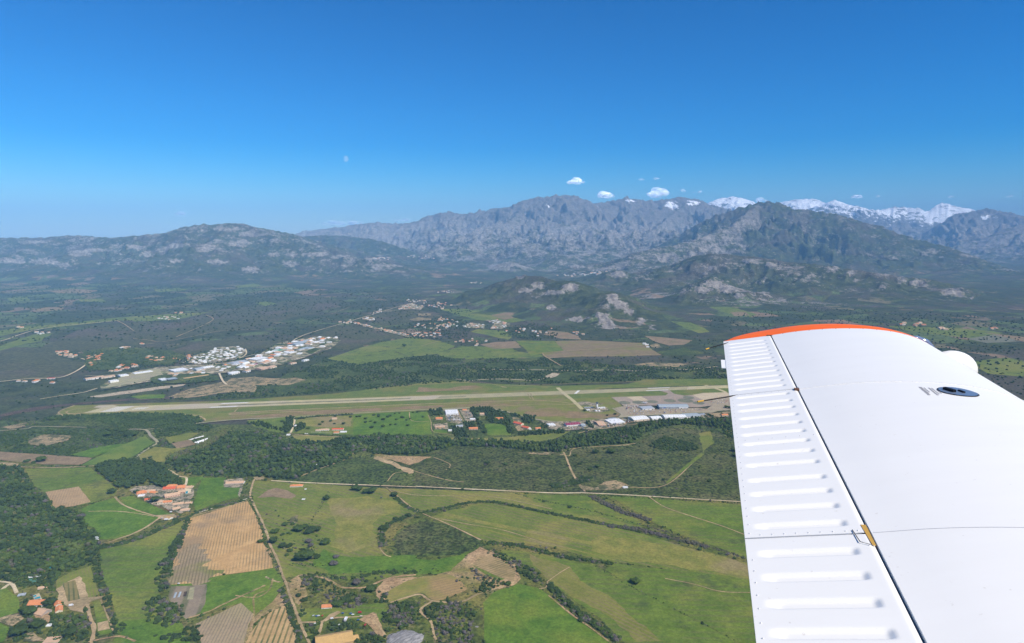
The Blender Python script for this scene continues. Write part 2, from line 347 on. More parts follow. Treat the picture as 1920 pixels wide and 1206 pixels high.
for c in [(1410, 490, 25, 7), (1450, 498, 22, 8), (1560, 507, 24, 8), (1595, 515, 16, 7), (1650, 518, 25, 8), (1655, 540, 10, 5), (1720, 533, 26, 8), (1790, 550, 34, 9), (1830, 562, 20, 6), (1160, 515, 22, 8), (1335, 503, 14, 5), (1690, 528, 14, 8)]: crag(*c, .80, 6600, 9600)
for c in [(85, 490, 45, 8), (15, 487, 14, 5), (35, 490, 18, 7), (120, 499, 18, 5), (150, 475, 30, 6), (255, 465, 26, 8), (275, 477, 18, 7), (330, 462, 22, 6), (330, 490, 18, 6), (385, 465, 26, 10), (450, 456, 26, 10), (410, 491, 30, 6), (515, 479, 16, 6), (470, 506, 22, 8), (545, 494, 22, 6), (600, 478, 24, 6), (640, 484, 28, 6), (700, 488, 26, 4), (430, 430, 40, 5), (60, 455, 40, 5), (470, 440, 30, 6), (180, 470, 40, 4)]:
    crag(*c, .88, 9000, 14500)
for c in [(948, 495, 16, 7), (930, 499, 20, 6), (1080, 500, 14, 6), (1258, 500, 16, 6)]: crag(*c, .9, 9000, 13500)
rid4 = ridged(X / 120, Y / 120, 4)
H = H + CRAG * (8 + 60 * (rid4 - .55)) * (H > 15)
SNOW = np.where(SNOW > 0, SNOW + (H - 1500) / 2600 * (SNOW > .02) - .1, 0)
for x, y, rx, ry in [(1385, 378, 26, 11), (1505, 382, 34, 8), (1665, 396, 30, 10), (1740, 398, 85, 17), (1760, 414, 34, 9), (1815, 388, 30, 7), (1535, 384, 18, 6), (1912, 392, 16, 8), (1345, 382, 12, 4)]:
    m = ok & (VY > 23500); k = np.zeros_like(X); k[m] = np.exp(-(((PX[m] - x) / rx) ** 2 + ((PY[m] - y) / ry) ** 2) ** 1.5); SNOW = np.maximum(SNOW, k * .92)
for x, y, rx, ry in [(1260, 385, 22, 11), (1300, 380, 18, 8), (1027, 388, 5, 5), (1185, 377, 22, 4), (1120, 388, 4, 3), (1850, 408, 24, 8), (985, 400, 3, 6)]:
    m = ok & (VY > 18500) & (VY < 23400); k = np.zeros_like(X); k[m] = np.exp(-(((PX[m] - x) / rx) ** 2 + ((PY[m] - y) / ry) ** 2) ** 1.5); SNOW = np.maximum(SNOW, k * .58)
FARM = np.where((H < 60) & (Y > 3300), .44, 0.0)
for x, y, rx, ry, a in [(90, 545, 150, 36, 1), (330, 560, 150, 22, .8), (520, 545, 180, 16, .7), (560, 600, 60, 8, .6), (900, 580, 150, 25, .6), (1480, 600, 200, 22, .8), (1800, 620, 160, 30, .8), (1400, 585, 60, 16, 1), (1240, 560, 50, 8, .9), (750, 525, 120, 8, .5), (1880, 700, 60, 50, .9), (60, 600, 120, 30, .7), (700, 540, 120, 10, .4)]:
    m = ok & (H < 60); k = np.zeros_like(X); k[m] = np.exp(-(((PX[m] - x) / rx) ** 2 + ((PY[m] - y) / ry) ** 2) ** 1.5); FARM = np.maximum(FARM, k * a)
nr, nc = X.shape; V = np.stack([X, Y, H], -1).reshape(-1, 3)
i = np.arange(nr - 1)[:, None] * nc + np.arange(nc - 1)[None, :]; Q = np.stack([i, i + nc, i + nc + 1, i + 1], -1).reshape(-1, 4)[:, ::-1]
t = NT('ground_cover'); p = t.pos(); A = t.attr('cover'); sx = t.n('SeparateColor'); t.put(sx.inputs[0], A.outputs['Color']); rockA, snowA, farmA = sx.outputs
n1 = t.noise(p, .0016, 5, .6); n2 = t.noise(p, .012, 5, .65); n3 = t.noise(p, .09, 4, .7)
scrub = t.mix(t.ramp(n2, .36, .64), (.034, .045, .018), (.074, .088, .030)); scrub = t.mix(t.ramp(n1, .46, .64), scrub, (.084, .076, .052))
scrub = t.scale(scrub, vary(t, .45, 1.45, t.ramp(n3, .28, .72)))
vo = t.n('TexVoronoi'); mp = t.n('Mapping'); t.put(mp.inputs[0], p); mp.inputs['Rotation'].default_value = (0, 0, .35); mp.inputs['Scale'].default_value = (.0042, .0030, .0001)
wv = t.n('VectorMath', operation='ADD'); nz = t.n('TexNoise'); t.put(nz.inputs['Vector'], p); nz.inputs['Scale'].default_value = .002; t.put(wv.inputs[0], mp.outputs[0]); t.put(wv.inputs[1], nz.outputs['Color']); t.put(vo.inputs['Vector'], wv.outputs[0]); vo.inputs['Scale'].default_value = 1
sv = t.n('SeparateColor'); t.put(sv.inputs[0], vo.outputs['Color']); cr = t.n('ValToRGB'); t.put(cr.inputs[0], sv.outputs[0]); e = cr.color_ramp; e.interpolation = 'CONSTANT'
e.elements[0].color = (.04, .055, .022, 1); e.elements[1].position = .3; e.elements[1].color = (.085, .12, .035, 1)
for q_, c_ in ((.5, (.11, .15, .05, 1)), (.66, (.05, .07, .025, 1)), (.78, (.17, .15, .08, 1)), (.9, (.24, .17, .11, 1))): el = e.elements.new(q_); el.color = c_
fc = t.scale(cr.outputs[0], vary(t, .7, 1.25, n2)); fm = t.ramp(t.math('ADD', farmA, t.math('MULTIPLY', t.math('SUBTRACT', t.noise(p, .004, 5, .65), .5), 2.2)), .45, .62)
dots = t.ramp(t.noise(p, .035, 5, .75), .50, .60)
fm = t.math('MULTIPLY', fm, t.math('SUBTRACT', 1, t.math('MULTIPLY', dots, .85))); base = t.mix(fm, scrub, fc)
rn = t.noise(p, .024, 8, .8); rv = t.noise(p, .0035, 6, .7, (1, 1, .35)); rf = t.ramp(t.math('ADD', rockA, t.math('MULTIPLY', t.math('SUBTRACT', t.math('ADD', rn, rv), 1.0), 2.3)), .50, .66)
rc = t.mix(t.ramp(t.noise(p, .02, 8, .75), .35, .65), (.125, .115, .10), (.34, .305, .27)); szz = t.n('SeparateXYZ'); t.put(szz.inputs[0], p); rc = t.scale(rc, vary(t, 1.0, .68, t.ramp(szz.outputs[2], 650, 1300))); col = t.mix(rf, base, rc)
sf = t.ramp(t.math('ADD', snowA, t.math('MULTIPLY', t.math('SUBTRACT', t.noise(p, .0035, 8, .72, (1, 1, .5)), .5), 2.2)), .50, .58); col = t.mix(sf, col, (.86, .88, .92))
t.bump(t.math('ADD', t.noise(p, .004, 8, .7), t.math('MULTIPLY', n3, .04)), 95, .38)
gm = t.out(col)
me = np_mesh('ground', V, Q, gm, smooth=True, nv=4)
ca = me.attributes.new('cover', 'FLOAT_COLOR', 'POINT'); ca.data.foreach_set('color', np.stack([ROCK, np.clip(SNOW, 0, 1.3), FARM, np.ones_like(X)], -1).astype(np.float32).ravel())
tag(link(bpy.data.objects.new('ground', me)), 'plain of scrub and fields rising to rocky hills and snow-topped mountains', None, None, 'structure')
def ground_z(x, y):
    a = math.atan2(x, y); r = math.hypot(x, y); i = min(max(np.searchsorted(rr, r) - 1, 0), nr - 2); j = min(max(np.searchsorted(az, a) - 1, 0), nc - 2)
    u = (r - rr[i]) / (rr[i + 1] - rr[i]); v = (a - az[j]) / (az[j + 1] - az[j])
    return float((H[i, j] * (1 - v) + H[i, j + 1] * v) * (1 - u) + (H[i + 1, j] * (1 - v) + H[i + 1, j + 1] * v) * u)
def hit(c, x, y):                                              # first point of the relief on a pixel's ray
    r = ray(*px(c, x, y)); k = 600.0; 
    if r.z >= 0 and y is not None: kmax = 40000
    else: kmax = min(40000, 640 / -r.z + 10)
    st = 12.0
    while k < kmax:
        if 620 + r.z * k <= ground_z(r.x * k, r.y * k): return (r.x * k, r.y * k, ground_z(r.x * k, r.y * k))
        k += st if k < 8000 else 25
    return (r.x * kmax, r.y * kmax, 0.0)

# ------------------------------------------------------------------ haze: one box of even air; clouds and moon outside it
hb = MB(); hb.box((0, 0, 1300), (92000, 92000, 2602)); hm = bpy.data.materials.new('haze_air'); hm.use_nodes = True; ht = hm.node_tree; ht.nodes.clear()
ho = ht.nodes.new('ShaderNodeOutputMaterial'); hv = ht.nodes.new('ShaderNodeVolumePrincipled'); hv.inputs['Color'].default_value = (.29, .61, 1, 1); hv.inputs['Density'].default_value = 3.8e-5; hv.inputs['Anisotropy'].default_value = -0.3
ht.links.new(hv.outputs[0], ho.inputs['Volume']); hz = hb.obj('haze', hm); tag(hz, None, None, None, 'stuff')

# ------------------------------------------------------------------ the aircraft's wing
wS = ray(1330, 399); wC = wS.cross(Vector((0, 0, 1))).normalized(); wZ = wC.cross(wS)
ORG = Vector((.75, .3, -.9))                                   # wing root in chord, span, height from the eye
wing = empty('aircraft_wing'); M = Matrix((wC, wS, wZ)).transposed().to_4x4()
wing.matrix_world = Matrix.Translation(EYE + wC * ORG.x + wS * ORG.y + wZ * ORG.z) @ M
tag(wing, 'white light aircraft wing with orange tip and grooved flaps', 'aircraft wing')
UP = [(.13, -.908), (.29, -.879), (.44, -.852), (.6, -.819), (.8, -.792), (.95, -.783), (1.1, -.785), (1.23, -.80), (1.33, -.826), (1.41, -.862), (1.465, -.902), (1.497, -.94), (1.505, -.965)]
DN = [(1.49, -.99), (1.44, -1.008), (1.3, -1.02), (1.0, -1.022), (.7, -1.0), (.44, -.965), (.13, -.914)]
ux = np.array([a for a, b in UP]); uz = np.array([b for a, b in UP]); dx_ = np.array([a for a, b in DN])[::-1]; dz_ = np.array([b for a, b in DN])[::-1]
def cub(x, X_, Y_):                                            # smooth interpolation
    m = np.gradient(Y_, X_); i = np.clip(np.searchsorted(X_, x) - 1, 0, len(X_) - 2); h = X_[i + 1] - X_[i]; t = (x - X_[i]) / h
    return (2 * t ** 3 - 3 * t ** 2 + 1) * Y_[i] + (t ** 3 - 2 * t ** 2 + t) * h * m[i] + (-2 * t ** 3 + 3 * t ** 2) * Y_[i + 1] + (t ** 3 - t ** 2) * h * m[i + 1]
def top(c): return float(cub(np.array([c]), ux, uz)[0])
def wp(x, y, c='', off=0.0):                                   # photograph pixel -> (C, S, Z) on the upper skin
    if c != '': x, y = px(c, x, y)
    r = ray(x, y); rc, rs, rz_ = r.dot(wC), r.dot(wS), r.dot(wZ); k = .5
    while k < 9:
        C_ = rc * k
        if .0 < C_ < 1.5 and rz_ * k <= (top(max(C_, .13)) + off): break
        k += .002
    return (C_ , rs * k, rz_ * k)
def L(c, s, z): return (c - ORG.x, s - ORG.y, z - ORG.z)
t = NT('white_paint'); p = t.pos(); t.bump(t.noise(p, 9, 3), .0006, .5)
wm = t.out(t.scale(t.mix(t.math('MULTIPLY', t.ramp(t.noise(p, 45, 4), .68, .76), .7), (.87, .855, .81), (.66, .62, .56)), vary(t, .95, 1.03, t.noise(p, 3.5, 6, .65, (3, .5, 1)))), .32, .5)
om = plain('orange_paint', (1.0, .16, .006), .45, .15, 0); dk = plain('dark_gap', (.012, .014, .016), .8); blk = plain('black_rod', (.012, .011, .012), .5)
S1, S2, S3, S0 = 5.0, 3.483, 1.906, .3
def prof(c0, c1=1.505, n=44):
    a = [(c, top(c)) for c in (c0 + (c1 - c0) * (1 - (1 - i / n) ** 1.6) for i in range(n + 1))]
    b = [(c, float(np.interp(c, dx_, dz_))) for c in (1.49, 1.465, 1.44, 1.38, 1.3, 1.15, 1.0, .85, .7, .55) if c > c0] + [(c0, float(np.interp(c0, dx_, dz_)))]
    return a + b
def loft(mb, P, Ss, mi=0, f=None):
    V = [L(*((f(c, s, z)) if f else (c, s, z))) for s in Ss for c, z in P]; n = len(P)
    Fc = [(i * n + j, i * n + (j + 1) % n, (i + 1) * n + (j + 1) % n, (i + 1) * n + j) for i in range(len(Ss) - 1) for j in range(n)]
    Fc += [tuple(range(n))[::-1], tuple(range((len(Ss) - 1) * n, len(Ss) * n))]
    return mb.add(V, Fc, mi)
P = prof(.447); mb = MB(); loft(mb, P, [S0, 1.0, 1.5, 2, 2.5, 3, 3.5, 4, 4.5, S1]); o = mb.obj('wing_panel', wm, wing, True)
def flat_ends(o):
    for q in o.data.polygons: q.use_smooth = len(q.vertices) <= 4 and q.area < 5
    o.data.set_sharp_from_angle(angle=R_(35))
flat_ends(o)
# control surfaces: grooved sheet-metal skins
lefts = [('E', 100, y) for y in (217, 238, 259, 281, 303, 328, 353, 380, 410, 441, 472, 505)]
lefts2 = [('E', 150, y) for y in (552, 595, 636, 684, 733, 787, 846, 910, 980)] + [('F', 240, 70), ('F', 260, 155), ('F', 275, 248), ('F', 290, 355)]
lefts3 = [('F', 320, 528), ('F', 345, 675), ('F', 370, 840), ('F', 395, 1025)]
def spans(Ls): return [wp(x + 60, y - (6 if c == 'E' else 2), c)[1] for c, x, y in Ls]
def skin(name, s0, s1, ss, parent):
    c0, c1 = .128, .4422; nC = 60; nS = int((s1 - s0) / .0045)
    cs = np.linspace(c0, c1, nC + 1); sv_ = np.linspace(s0, s1, nS + 1); Cg, Sg = np.meshgrid(cs, sv_); Zg = cub(Cg, ux, uz)
    for s in ss:
        hw = .0225; k = np.clip(1 - np.abs(Sg - s) / hw, 0, 1); e0 = np.clip((Cg - (c0 + .024)) / .045, 0, 1); e1 = np.clip((c1 - .040 - Cg) / .018, 0, 1)
        Zg = Zg - .0075 * (sstep(0, .6, k)) * sstep(0, 1, e0) * sstep(0, 1, e1)
    lip = np.clip((Cg - (c1 - .014)) / .014, 0, 1); Zg = Zg - .006 * lip ** 2
    n1_ = nC + 1; V = np.stack([Cg - ORG.x, Sg - ORG.y, Zg - ORG.z], -1).reshape(-1, 3); nv_ = len(V)
    B = np.stack([Cg[:, [0, -1]] - ORG.x, Sg[:, [0, -1]] - ORG.y, np.stack([np.full(nS + 1, -.914), np.full(nS + 1, -.955)], 1) - ORG.z], -1).reshape(-1, 3)
    i = np.arange(nS)[:, None] * n1_ + np.arange(nC)[None, :]; Q = np.stack([i, i + 1, i + n1_ + 1, i + n1_], -1).reshape(-1, 4)
    k = np.arange(nS); a = nv_ + 2 * k; E1 = np.stack([a, a + 2, a + 3, a + 1], 1); E2 = np.stack([k * n1_, (k + 1) * n1_, a + 2, a], 1); E3 = np.stack([k * n1_ + nC, a + 1, a + 3, (k + 1) * n1_ + nC], 1)
    me = np_mesh(name, np.concatenate([V, B]), np.concatenate([Q, E1, E2, E3]), wm, smooth=True, nv=4); me.set_sharp_from_angle(angle=R_(40))
    q = link(bpy.data.objects.new(name, me), parent)
    for s, sg in ((s0, -1), (s1, 1)):
        e = MB(); row = [L(c, s, cub(np.array([c]), ux, uz)[0] - (.006 if c > .436 else 0)) for c in cs[::6]]; e.add([*row, L(c1, s, -.955), L(c0, s, -.914)], [tuple(range(len(row) + 2))[::sg]]); e.obj('end_plate', wm, q)
    return q
ail = skin('aileron', S2 + .004, S1 - .004, spans(lefts), wing); flp = skin('flap', S3 + .004, S2 - .004, spans(lefts2), wing); fl2 = skin('flap', S0, S3 - .004, spans(lefts3) + [1.06, .93, .80, .67, .54, .41], wing)
def rivets(name, ps, parent, r=.0026, mat=None):
    e = MB()
    for c, s in ps:
        z = top(c); ring = []
        for rr_, h in ((1, 0), (.7, .5), (0, .8)):
            ring += [L(c + r * rr_ * math.cos(a), s + r * rr_ * math.sin(a), z + r * h + .0003) for a in ([i * math.pi / 3 for i in range(6)] if rr_ else [0])]
        e.add(ring, [(i, (i + 1) % 6, 6 + (i + 1) % 6, 6 + i) for i in range(6)] + [(6 + i, 6 + (i + 1) % 6, 12) for i in range(6)])
    return e.obj(name, mat or plain('rivet_metal', (.62, .63, .65), .35, .5, 0), parent, True)
for q, a, b in ((ail, S2, S1), (flp, S3, S2), (fl2, S0, S3)):
    rivets('rivet_line', [(.142, a + .03 + i * .058) for i in range(int((b - a - .04) / .058))], q)
rivets('rivet_line', [(.17 + i * .031, S3 + .018) for i in range(9)], flp); rivets('rivet_line', [(.17 + i * .031, S2 - .02) for i in range(9)], flp); rivets('rivet_line', [(.17 + i * .05, S2 - .72) for i in range(6)], flp)
# things in the hinge gap and the joints of the skin
e = MB(); e.box(L(.4425, (S0 + S1) / 2, -.885), (.012, S1 - S0 - .02, .03)); e.obj('gap_shade', dk, wing)  # near-black strip below the hinge gap, shade inside it put in as colour
def ribbon(name, s, c0, c1, wdt, off, mat, drop=0):
    e = MB(); V = []
    for i in range(61):
        c = c0 + (c1 - c0) * i / 60; V += [L(c, s - wdt / 2, top(c) + off), L(c, s + wdt / 2, top(c) + off)]
    e.add(V, [(2 * i, 2 * i + 2, 2 * i + 3, 2 * i + 1) for i in range(60)]); return e.obj(name, mat, wing)
ribbon('skin_joint', S3, .45, 1.46, .0016, .0008, plain('joint_grey', (.55, .55, .56), .6))
e = MB(); loft(e, [(c, top(c) + .0022) for c in np.linspace(.45, 1.48, 50)] + [(c, top(c) - .004) for c in np.linspace(1.48, .45, 50)], [S2 - .018, S2 + .018]); lj = e.obj('lap_joint', wm, wing); rivets('rivet_line', [(.8 + i * .03, S2 - .008) for i in range(22)], lj, .002, wm)
yp = plain('yellow_primer', (.55, .33, .07), .6, .3); yb = MB()
a = wp(1627, 984); b = wp(1645, 1024)
yb.add([L(.430, a[1] + .002, top(.430) + .001), L(.443, a[1] - .0, top(.44) + .0005), L(.443, b[1], top(.44) + .0005), L(.435, b[1] + .004, top(.435) + .001)], [(0, 3, 2, 1)]); yb.obj('hinge_plate', yp, flp)
e = MB(); e.tube([L(.404, a[1] - .03, top(.404) + .002), L(.409, b[1] + .02, top(.409) + .004), L(.43, b[1] + .004, top(.43) + .003)], .0013, 6); e.obj('bonding_wire', plain('wire_grey', (.2, .2, .2)), flp)
h2 = wp(1492, 731); e = MB(); e.box(L(.437, h2[1], top(.437) + .001), (.022, .03, .008)); e.obj('hinge_bracket', plain('hinge_brown', (.16, .08, .05)), wing)
h3 = wp(1446, 629); e = MB(); e.box(L(.44, S1 - .008, top(.44)), (.05, .014, .006)); e.obj('hinge_bracket', plain('hinge_brown', (.16, .08, .05)), wing)
# orange tip cap
def capf(c, s, z):
    k = (s - S1) / .46; cm, zm = .86, -.905; u = min(max((c - .13) / 1.375, 0), 1); e_ = 1 - k ** 2.4
    ext = math.sin(math.pi * min(max(u, 0), 1) ** .8) ** .55 if 0 < u < 1 else 0
    return (c + (cm - c) * .10 * k ** 2, S1 + .002 + (.46 * k) * (.04 + .96 * ext), zm + (z - zm) * max(e_, .02) ** .4 + .020 * ext * k * (1 - k))
cp = MB(); loft(cp, prof(.13), [S1 + .46 * v for v in (0, .04, .1, .2, .32, .45, .6, .72, .82, .9, .95, .98, 1.0)], 0, capf); o = cp.obj('wing_tip', om, wing, True); o.data.set_sharp_from_angle(angle=R_(50))
rivets('tip_screw', [(c, S1 - .012) for c in np.linspace(.52, 1.44, 12)], wing, .0035, plain('screw_grey', (.3, .3, .32), .5))
e = MB(); e.tube([L(1.31, 5.02, -.835), L(1.37, 5.07, -.85), L(1.43, 5.08, -.875), L(1.47, 5.05, -.90)], [.008, .022, .024, .006], 10); e.obj('position_light', plain('lens_blue_grey', (.16, .22, .34), .08, .6), wing, True)
# fairing below the leading edge
def ell(mb, c, rad, n=14, m=24, mi=0):
    V = [(c[0], c[1], c[2] + rad[2])]; Fc = []
    for i in range(1, n):
        a = math.pi * i / n
        V += [(c[0] + rad[0] * math.sin(a) * math.cos(2 * math.pi * j / m), c[1] + rad[1] * math.sin(a) * math.sin(2 * math.pi * j / m), c[2] + rad[2] * math.cos(a)) for j in range(m)]
    V.append((c[0], c[1], c[2] - rad[2])); last = len(V) - 1
    for j in range(m):
        k = (j + 1) % m; Fc.append((0, 1 + j, 1 + k)); Fc.append((last, last - m + k, last - m + j))
        for i in range(n - 2): b = 1 + i * m; Fc.append((b + j, b + m + j, b + m + k, b + k))
    return mb.add(V, Fc, mi)
r = ray(1785, 693); rc = r.dot(wC); k = 1.56 / rc; q = (1.56, r.dot(wS) * k, r.dot(wZ) * k)
e = MB(); ell(e, L(*q), (.145, .10, .125)); e.obj('light_fairing', wm, wing, True)
# filler cap with its placard
fcap = wp(1796, 735); e = MB(); zt = lambda c: top(c)
def disc(mb, c0, s0_, r_, off, mi=0, n=40):
    V = [L(c0, s0_, top(c0) + off)] + [L(c0 + r_ * math.cos(a), s0_ + r_ * math.sin(a), top(c0 + r_ * math.cos(a)) + off) for a in (i * 2 * math.pi / n for i in range(n))]
    mb.add(V, [(0, 1 + i, 1 + (i + 1) % n) for i in range(n)], mi)
capm = plain('cap_metal', (.13, .18, .27), .3, .6, .0, .05); fc_ = MB(); disc(fc_, fcap[0], fcap[1], .0735, .003); fo = fc_.obj('fuel_cap', capm, wing)
e = MB(); disc(e, fcap[0], fcap[1], .079, .0016); e.obj('cap_rim', plain('rim_dark', (.02, .025, .035), .5), fo)
e = MB(); e.box(L(fcap[0] - .033, fcap[1], top(fcap[0]) + .008), (.016, .055, .012), 0, .5); e.box(L(fcap[0] + .012, fcap[1] - .005, top(fcap[0]) + .005), (.01, .035, .006), 0, .35); e.obj('cap_handle', blk, fo)
e = MB(); pr = random.Random(3)
for i, (x, y) in enumerate([(1721.5, 725.5), (1725, 726), (1731, 727), (1739, 727), (1745, 727.5), (1755, 731)]):
    a = wp(x, y); s = a[1]; n_ = (11, 8, 6, 9, 8, 5)[i]; h_ = (.010, .006, .005, .007, .005, .005)[i]
    for j in range(n_):
        wd_ = pr.uniform(.006, .014); s -= wd_ + .004; c = a[0]
        e.add([L(c, s, top(c) + .0014), L(c + h_, s, top(c + h_) + .0014), L(c + h_, s + wd_, top(c + h_) + .0014), L(c, s + wd_, top(c) + .0014)], [(0, 1, 2, 3)])
e.obj('placard_lettering', plain('ink_grey', (.40, .40, .42), .8), wing)
# static wicks, trim plate, knob on the trailing edge
def tep(x, y, z=-.912):
    r = ray(x, y); k = z / r.dot(wZ); return (r.dot(wC) * k, r.dot(wS) * k, z)
for (a, b, par) in (((1366, 642.5), (1323, 655), ail), ((1384, 741), (1308, 753.3), ail)):
    A_ = tep(*a, -.905); B_ = tep(*b, -.905); d = [(B_[i] - A_[i]) for i in range(3)]; e = MB()
    e.tube([L(*A_), L(*(A_[i] + d[i] * .86 for i in range(3)))], .0034, 7); wk = e.obj('static_wick', blk, par)
    e = MB(); e.tube([L(*(A_[i] + d[i] * (.86 if i < 9 else 1) for i in range(3))), L(*B_)], .0042, 7); e.obj('wick_tip', plain('wick_yellow', (.6, .36, .06)), wk)
a = tep(1353, 690); b = tep(1353, 675); e = MB(); e.box(L((a[0] + .15) / 2, (a[1] + b[1]) / 2, -.913), (.15 - a[0], abs(b[1] - a[1]), .004)); e.obj('trim_plate', wm, ail)
a = tep(1424, 1121, -.925); e = MB(); ell(e, L(a[0] + .008, a[1], -.925), (.012, .014, .012), 8, 12); e.obj('tie_down_knob', blk, fl2, True)

# ------------------------------------------------------------------ ground covers
GR = dict(
 meadow=land('meadow_grass', (.060, .092, .020), (.085, .120, .028), (.11, .125, .040), speck=.14, blot=((.045, .058, .024), .02, .35)),
 lush=land('lush_grass', (.042, .088, .014), (.066, .118, .020), (.09, .125, .026), speck=.16),
 dry=land('dry_grass', (.098, .112, .038), (.14, .138, .055), (.185, .155, .085), speck=.14),
 olive=land('olive_grass', (.078, .098, .028), (.115, .122, .040), (.155, .135, .066), speck=.14, mid=.02),
 maquis=land('maquis_heath', (.028, .040, .017), (.048, .060, .026), (.062, .066, .042), speck=.5, fine=.14, bumpd=2.2, blot=((.05, .068, .024), .015, .6)),
 maquisg=land('green_maquis', (.024, .038, .016), (.042, .062, .022), (.06, .075, .03), speck=.5, fine=.14, bumpd=2.2, blot=((.070, .098, .028), .02, .7)),
 far=land('distant_maquis', (.040, .046, .036), (.050, .056, .040), (.078, .068, .058), speck=.3, fine=.05, big=.0022, mid=.008, bumpd=3),
 farg=land('distant_green', (.060, .088, .028), (.085, .118, .036), (.11, .125, .048), speck=.12, big=.003, blot=((.03, .042, .02), .018, .8)),
 brown=land('brown_soil', (.155, .115, .082), (.20, .15, .105), (.13, .12, .07), speck=.12),
 sand=land('bare_sandy_ground', (.24, .185, .125), (.33, .26, .185), (.16, .135, .09), speck=.25, big=.012, blot=((.06, .072, .026), .03, .9, .47, .56)),
 scar=land('scarred_soil', (.24, .165, .105), (.33, .235, .155), (.10, .10, .045), speck=.22, blot=((.055, .065, .028), .06, .8)),
 track=land('dirt_track', (.27, .20, .135), (.36, .275, .19), (.20, .16, .10), speck=.14, blot=((.12, .12, .05), .06, .45)),
 pale=land('pale_gravel_road', (.42, .36, .29), (.50, .44, .36), (.33, .27, .20), speck=.12),
 tarmac=land('tarmac', (.17, .17, .175), (.21, .205, .205), (.24, .22, .20), speck=.08, bumpd=.05),
 runway=land('runway_tarmac', (.24, .225, .22), (.28, .262, .25), (.31, .28, .26), speck=.06, bumpd=.05),
 runway2=land('grey_runway_tarmac', (.19, .185, .19), (.22, .21, .21), speck=.06, bumpd=.05),
 rubber=land('rubber_marks', (.09, .09, .095), (.16, .155, .155), speck=.08, bumpd=.02),
 apron=land('apron_asphalt', (.215, .18, .175), (.245, .205, .20), (.265, .225, .21), speck=.06, bumpd=.05),
 concrete=land('apron_concrete', (.34, .29, .24), (.38, .325, .27), speck=.06, bumpd=.05),
 stand=land('stand_asphalt', (.085, .095, .115), (.11, .12, .14), speck=.1, bumpd=.05),
 lot=land('car_park_ground', (.23, .195, .165), (.28, .24, .205), (.24, .21, .18), speck=.1, bumpd=.05),
 strip=land('airfield_grass', (.085, .105, .034), (.115, .125, .048), (.16, .13, .075), speck=.12, big=.009, mid=.02),
 stripg=land('green_airfield_grass', (.062, .092, .030), (.085, .112, .038), (.11, .11, .05), speck=.12),
 heath=land('brown_airfield_turf', (.155, .115, .072), (.20, .145, .095), (.11, .105, .05), speck=.16, big=.01),
 urban=land('built_up_ground', (.13, .125, .12), (.27, .24, .21), (.055, .08, .028), speck=.5, fine=.07, mid=.02, big=.008, blot=((.05, .07, .025), .016, .85, .5, .58)),
 white=plain('white_marking', (.70, .69, .66), .8), water=plain('pool_water', (.02, .30, .36), .1, .5), yard=land('yard_ground', (.24, .205, .175), (.31, .265, .225), (.17, .155, .14), speck=.3, mid=.05, big=.02, blot=((.045, .065, .022), .05, .9, .48, .56)),
 burnt=land('burnt_scrub', (.05, .038, .035), (.085, .062, .055), speck=.4, bumpd=1.5), mudd=land('dry_river_bed', (.26, .22, .19), (.36, .31, .27), speck=.25, blot=((.05, .06, .04), .03, .8)),
 rough=land('rough_grass', (.040, .056, .018), (.068, .086, .026), (.105, .098, .045), speck=.3, fine=.16, bumpd=1.2, blot=((.15, .115, .065), .02, .5)),
 green_roofed=plain('court_green', (.08, .20, .14), .9))
def rowfield(name, c1, c2, c3, c, a, b, sp, rc, amt, **k): return land(name, c1, c2, c3, (ang(c, a, b), sp, rc, amt), **k)
MOW = ang(4, (0, 620), (900, 850))
GR['olive'] = land('olive_grass', (.066, .096, .022), (.096, .122, .032), (.145, .138, .056), (MOW, 14, (.17, .145, .065), .75), speck=.12, mid=.02)
GR['meadow'] = land('meadow_grass', (.054, .092, .018), (.078, .118, .026), (.112, .125, .040), (MOW + .5, 16, (.12, .125, .04), .6), speck=.14, blot=((.045, .055, .026), .016, .45))
F_ = lambda nm_, m, c, *p, **k: patch(nm_, GR[m] if isinstance(m, str) else m, pts(c, *p), **k)
T_ = lambda nm_, m, c, wd, *p, **k: strip(nm_, GR[m] if isinstance(m, str) else m, pts(c, *p), wd * (.82 if m in ('track', 'scar') else 1), **dict(dict(jit=.28 if m in ('track', 'scar') else .1), **k))
far = dict(step=30, amp=7)
# distant plain
F_('heath', 'far', 5, (-400, 360), (0, 365), (300, 370), (560, 250), (680, 205), (900, 195), (1120, 165), (1250, 185), (1400, 160), (1560, 95), (1920, 55), (2400, -20), (2560, 20), (2520, 60), (2380, 110), (2200, 140), (1920, 215), (1600, 255), (1250, 320), (1000, 350), (760, 380), (640, 400), (560, 395), (430, 400), (430, 430), (560, 470), (650, 480), (500, 580), (300, 605), (0, 620), (-400, 640), **far)
F_('heath', 'far', 5, (1250, 400), (1500, 330), (1700, 300), (2100, 310), (2300, 330), (2050, 370), (1840, 375), (1640, 365), (1500, 400), (1420, 430), **far)
F_('heath', 'far', 6, (740, 300), (860, 240), (1060, 190), (1250, 250), (1440, 290), (1200, 320), (1000, 390), (860, 350), **far)
F_('heath', 'far', 6, (1200, 130), (1400, 80), (1560, 90), (1700, 110), (1640, 150), (1480, 180), (1360, 200), (1270, 210), (1150, 160), **far)
F_('meadow', 'farg', 5, (-300, 290), (0, 280), (240, 235), (420, 215), (700, 185), (880, 165), (1100, 165), (1060, 130), (800, 150), (600, 175), (400, 195), (200, 210), (0, 240), (-300, 250), **far)
F_('meadow', 'farg', 5, (-300, 380), (0, 355), (250, 270), (400, 260), (300, 320), (150, 350), (0, 390), (-300, 420), **far)
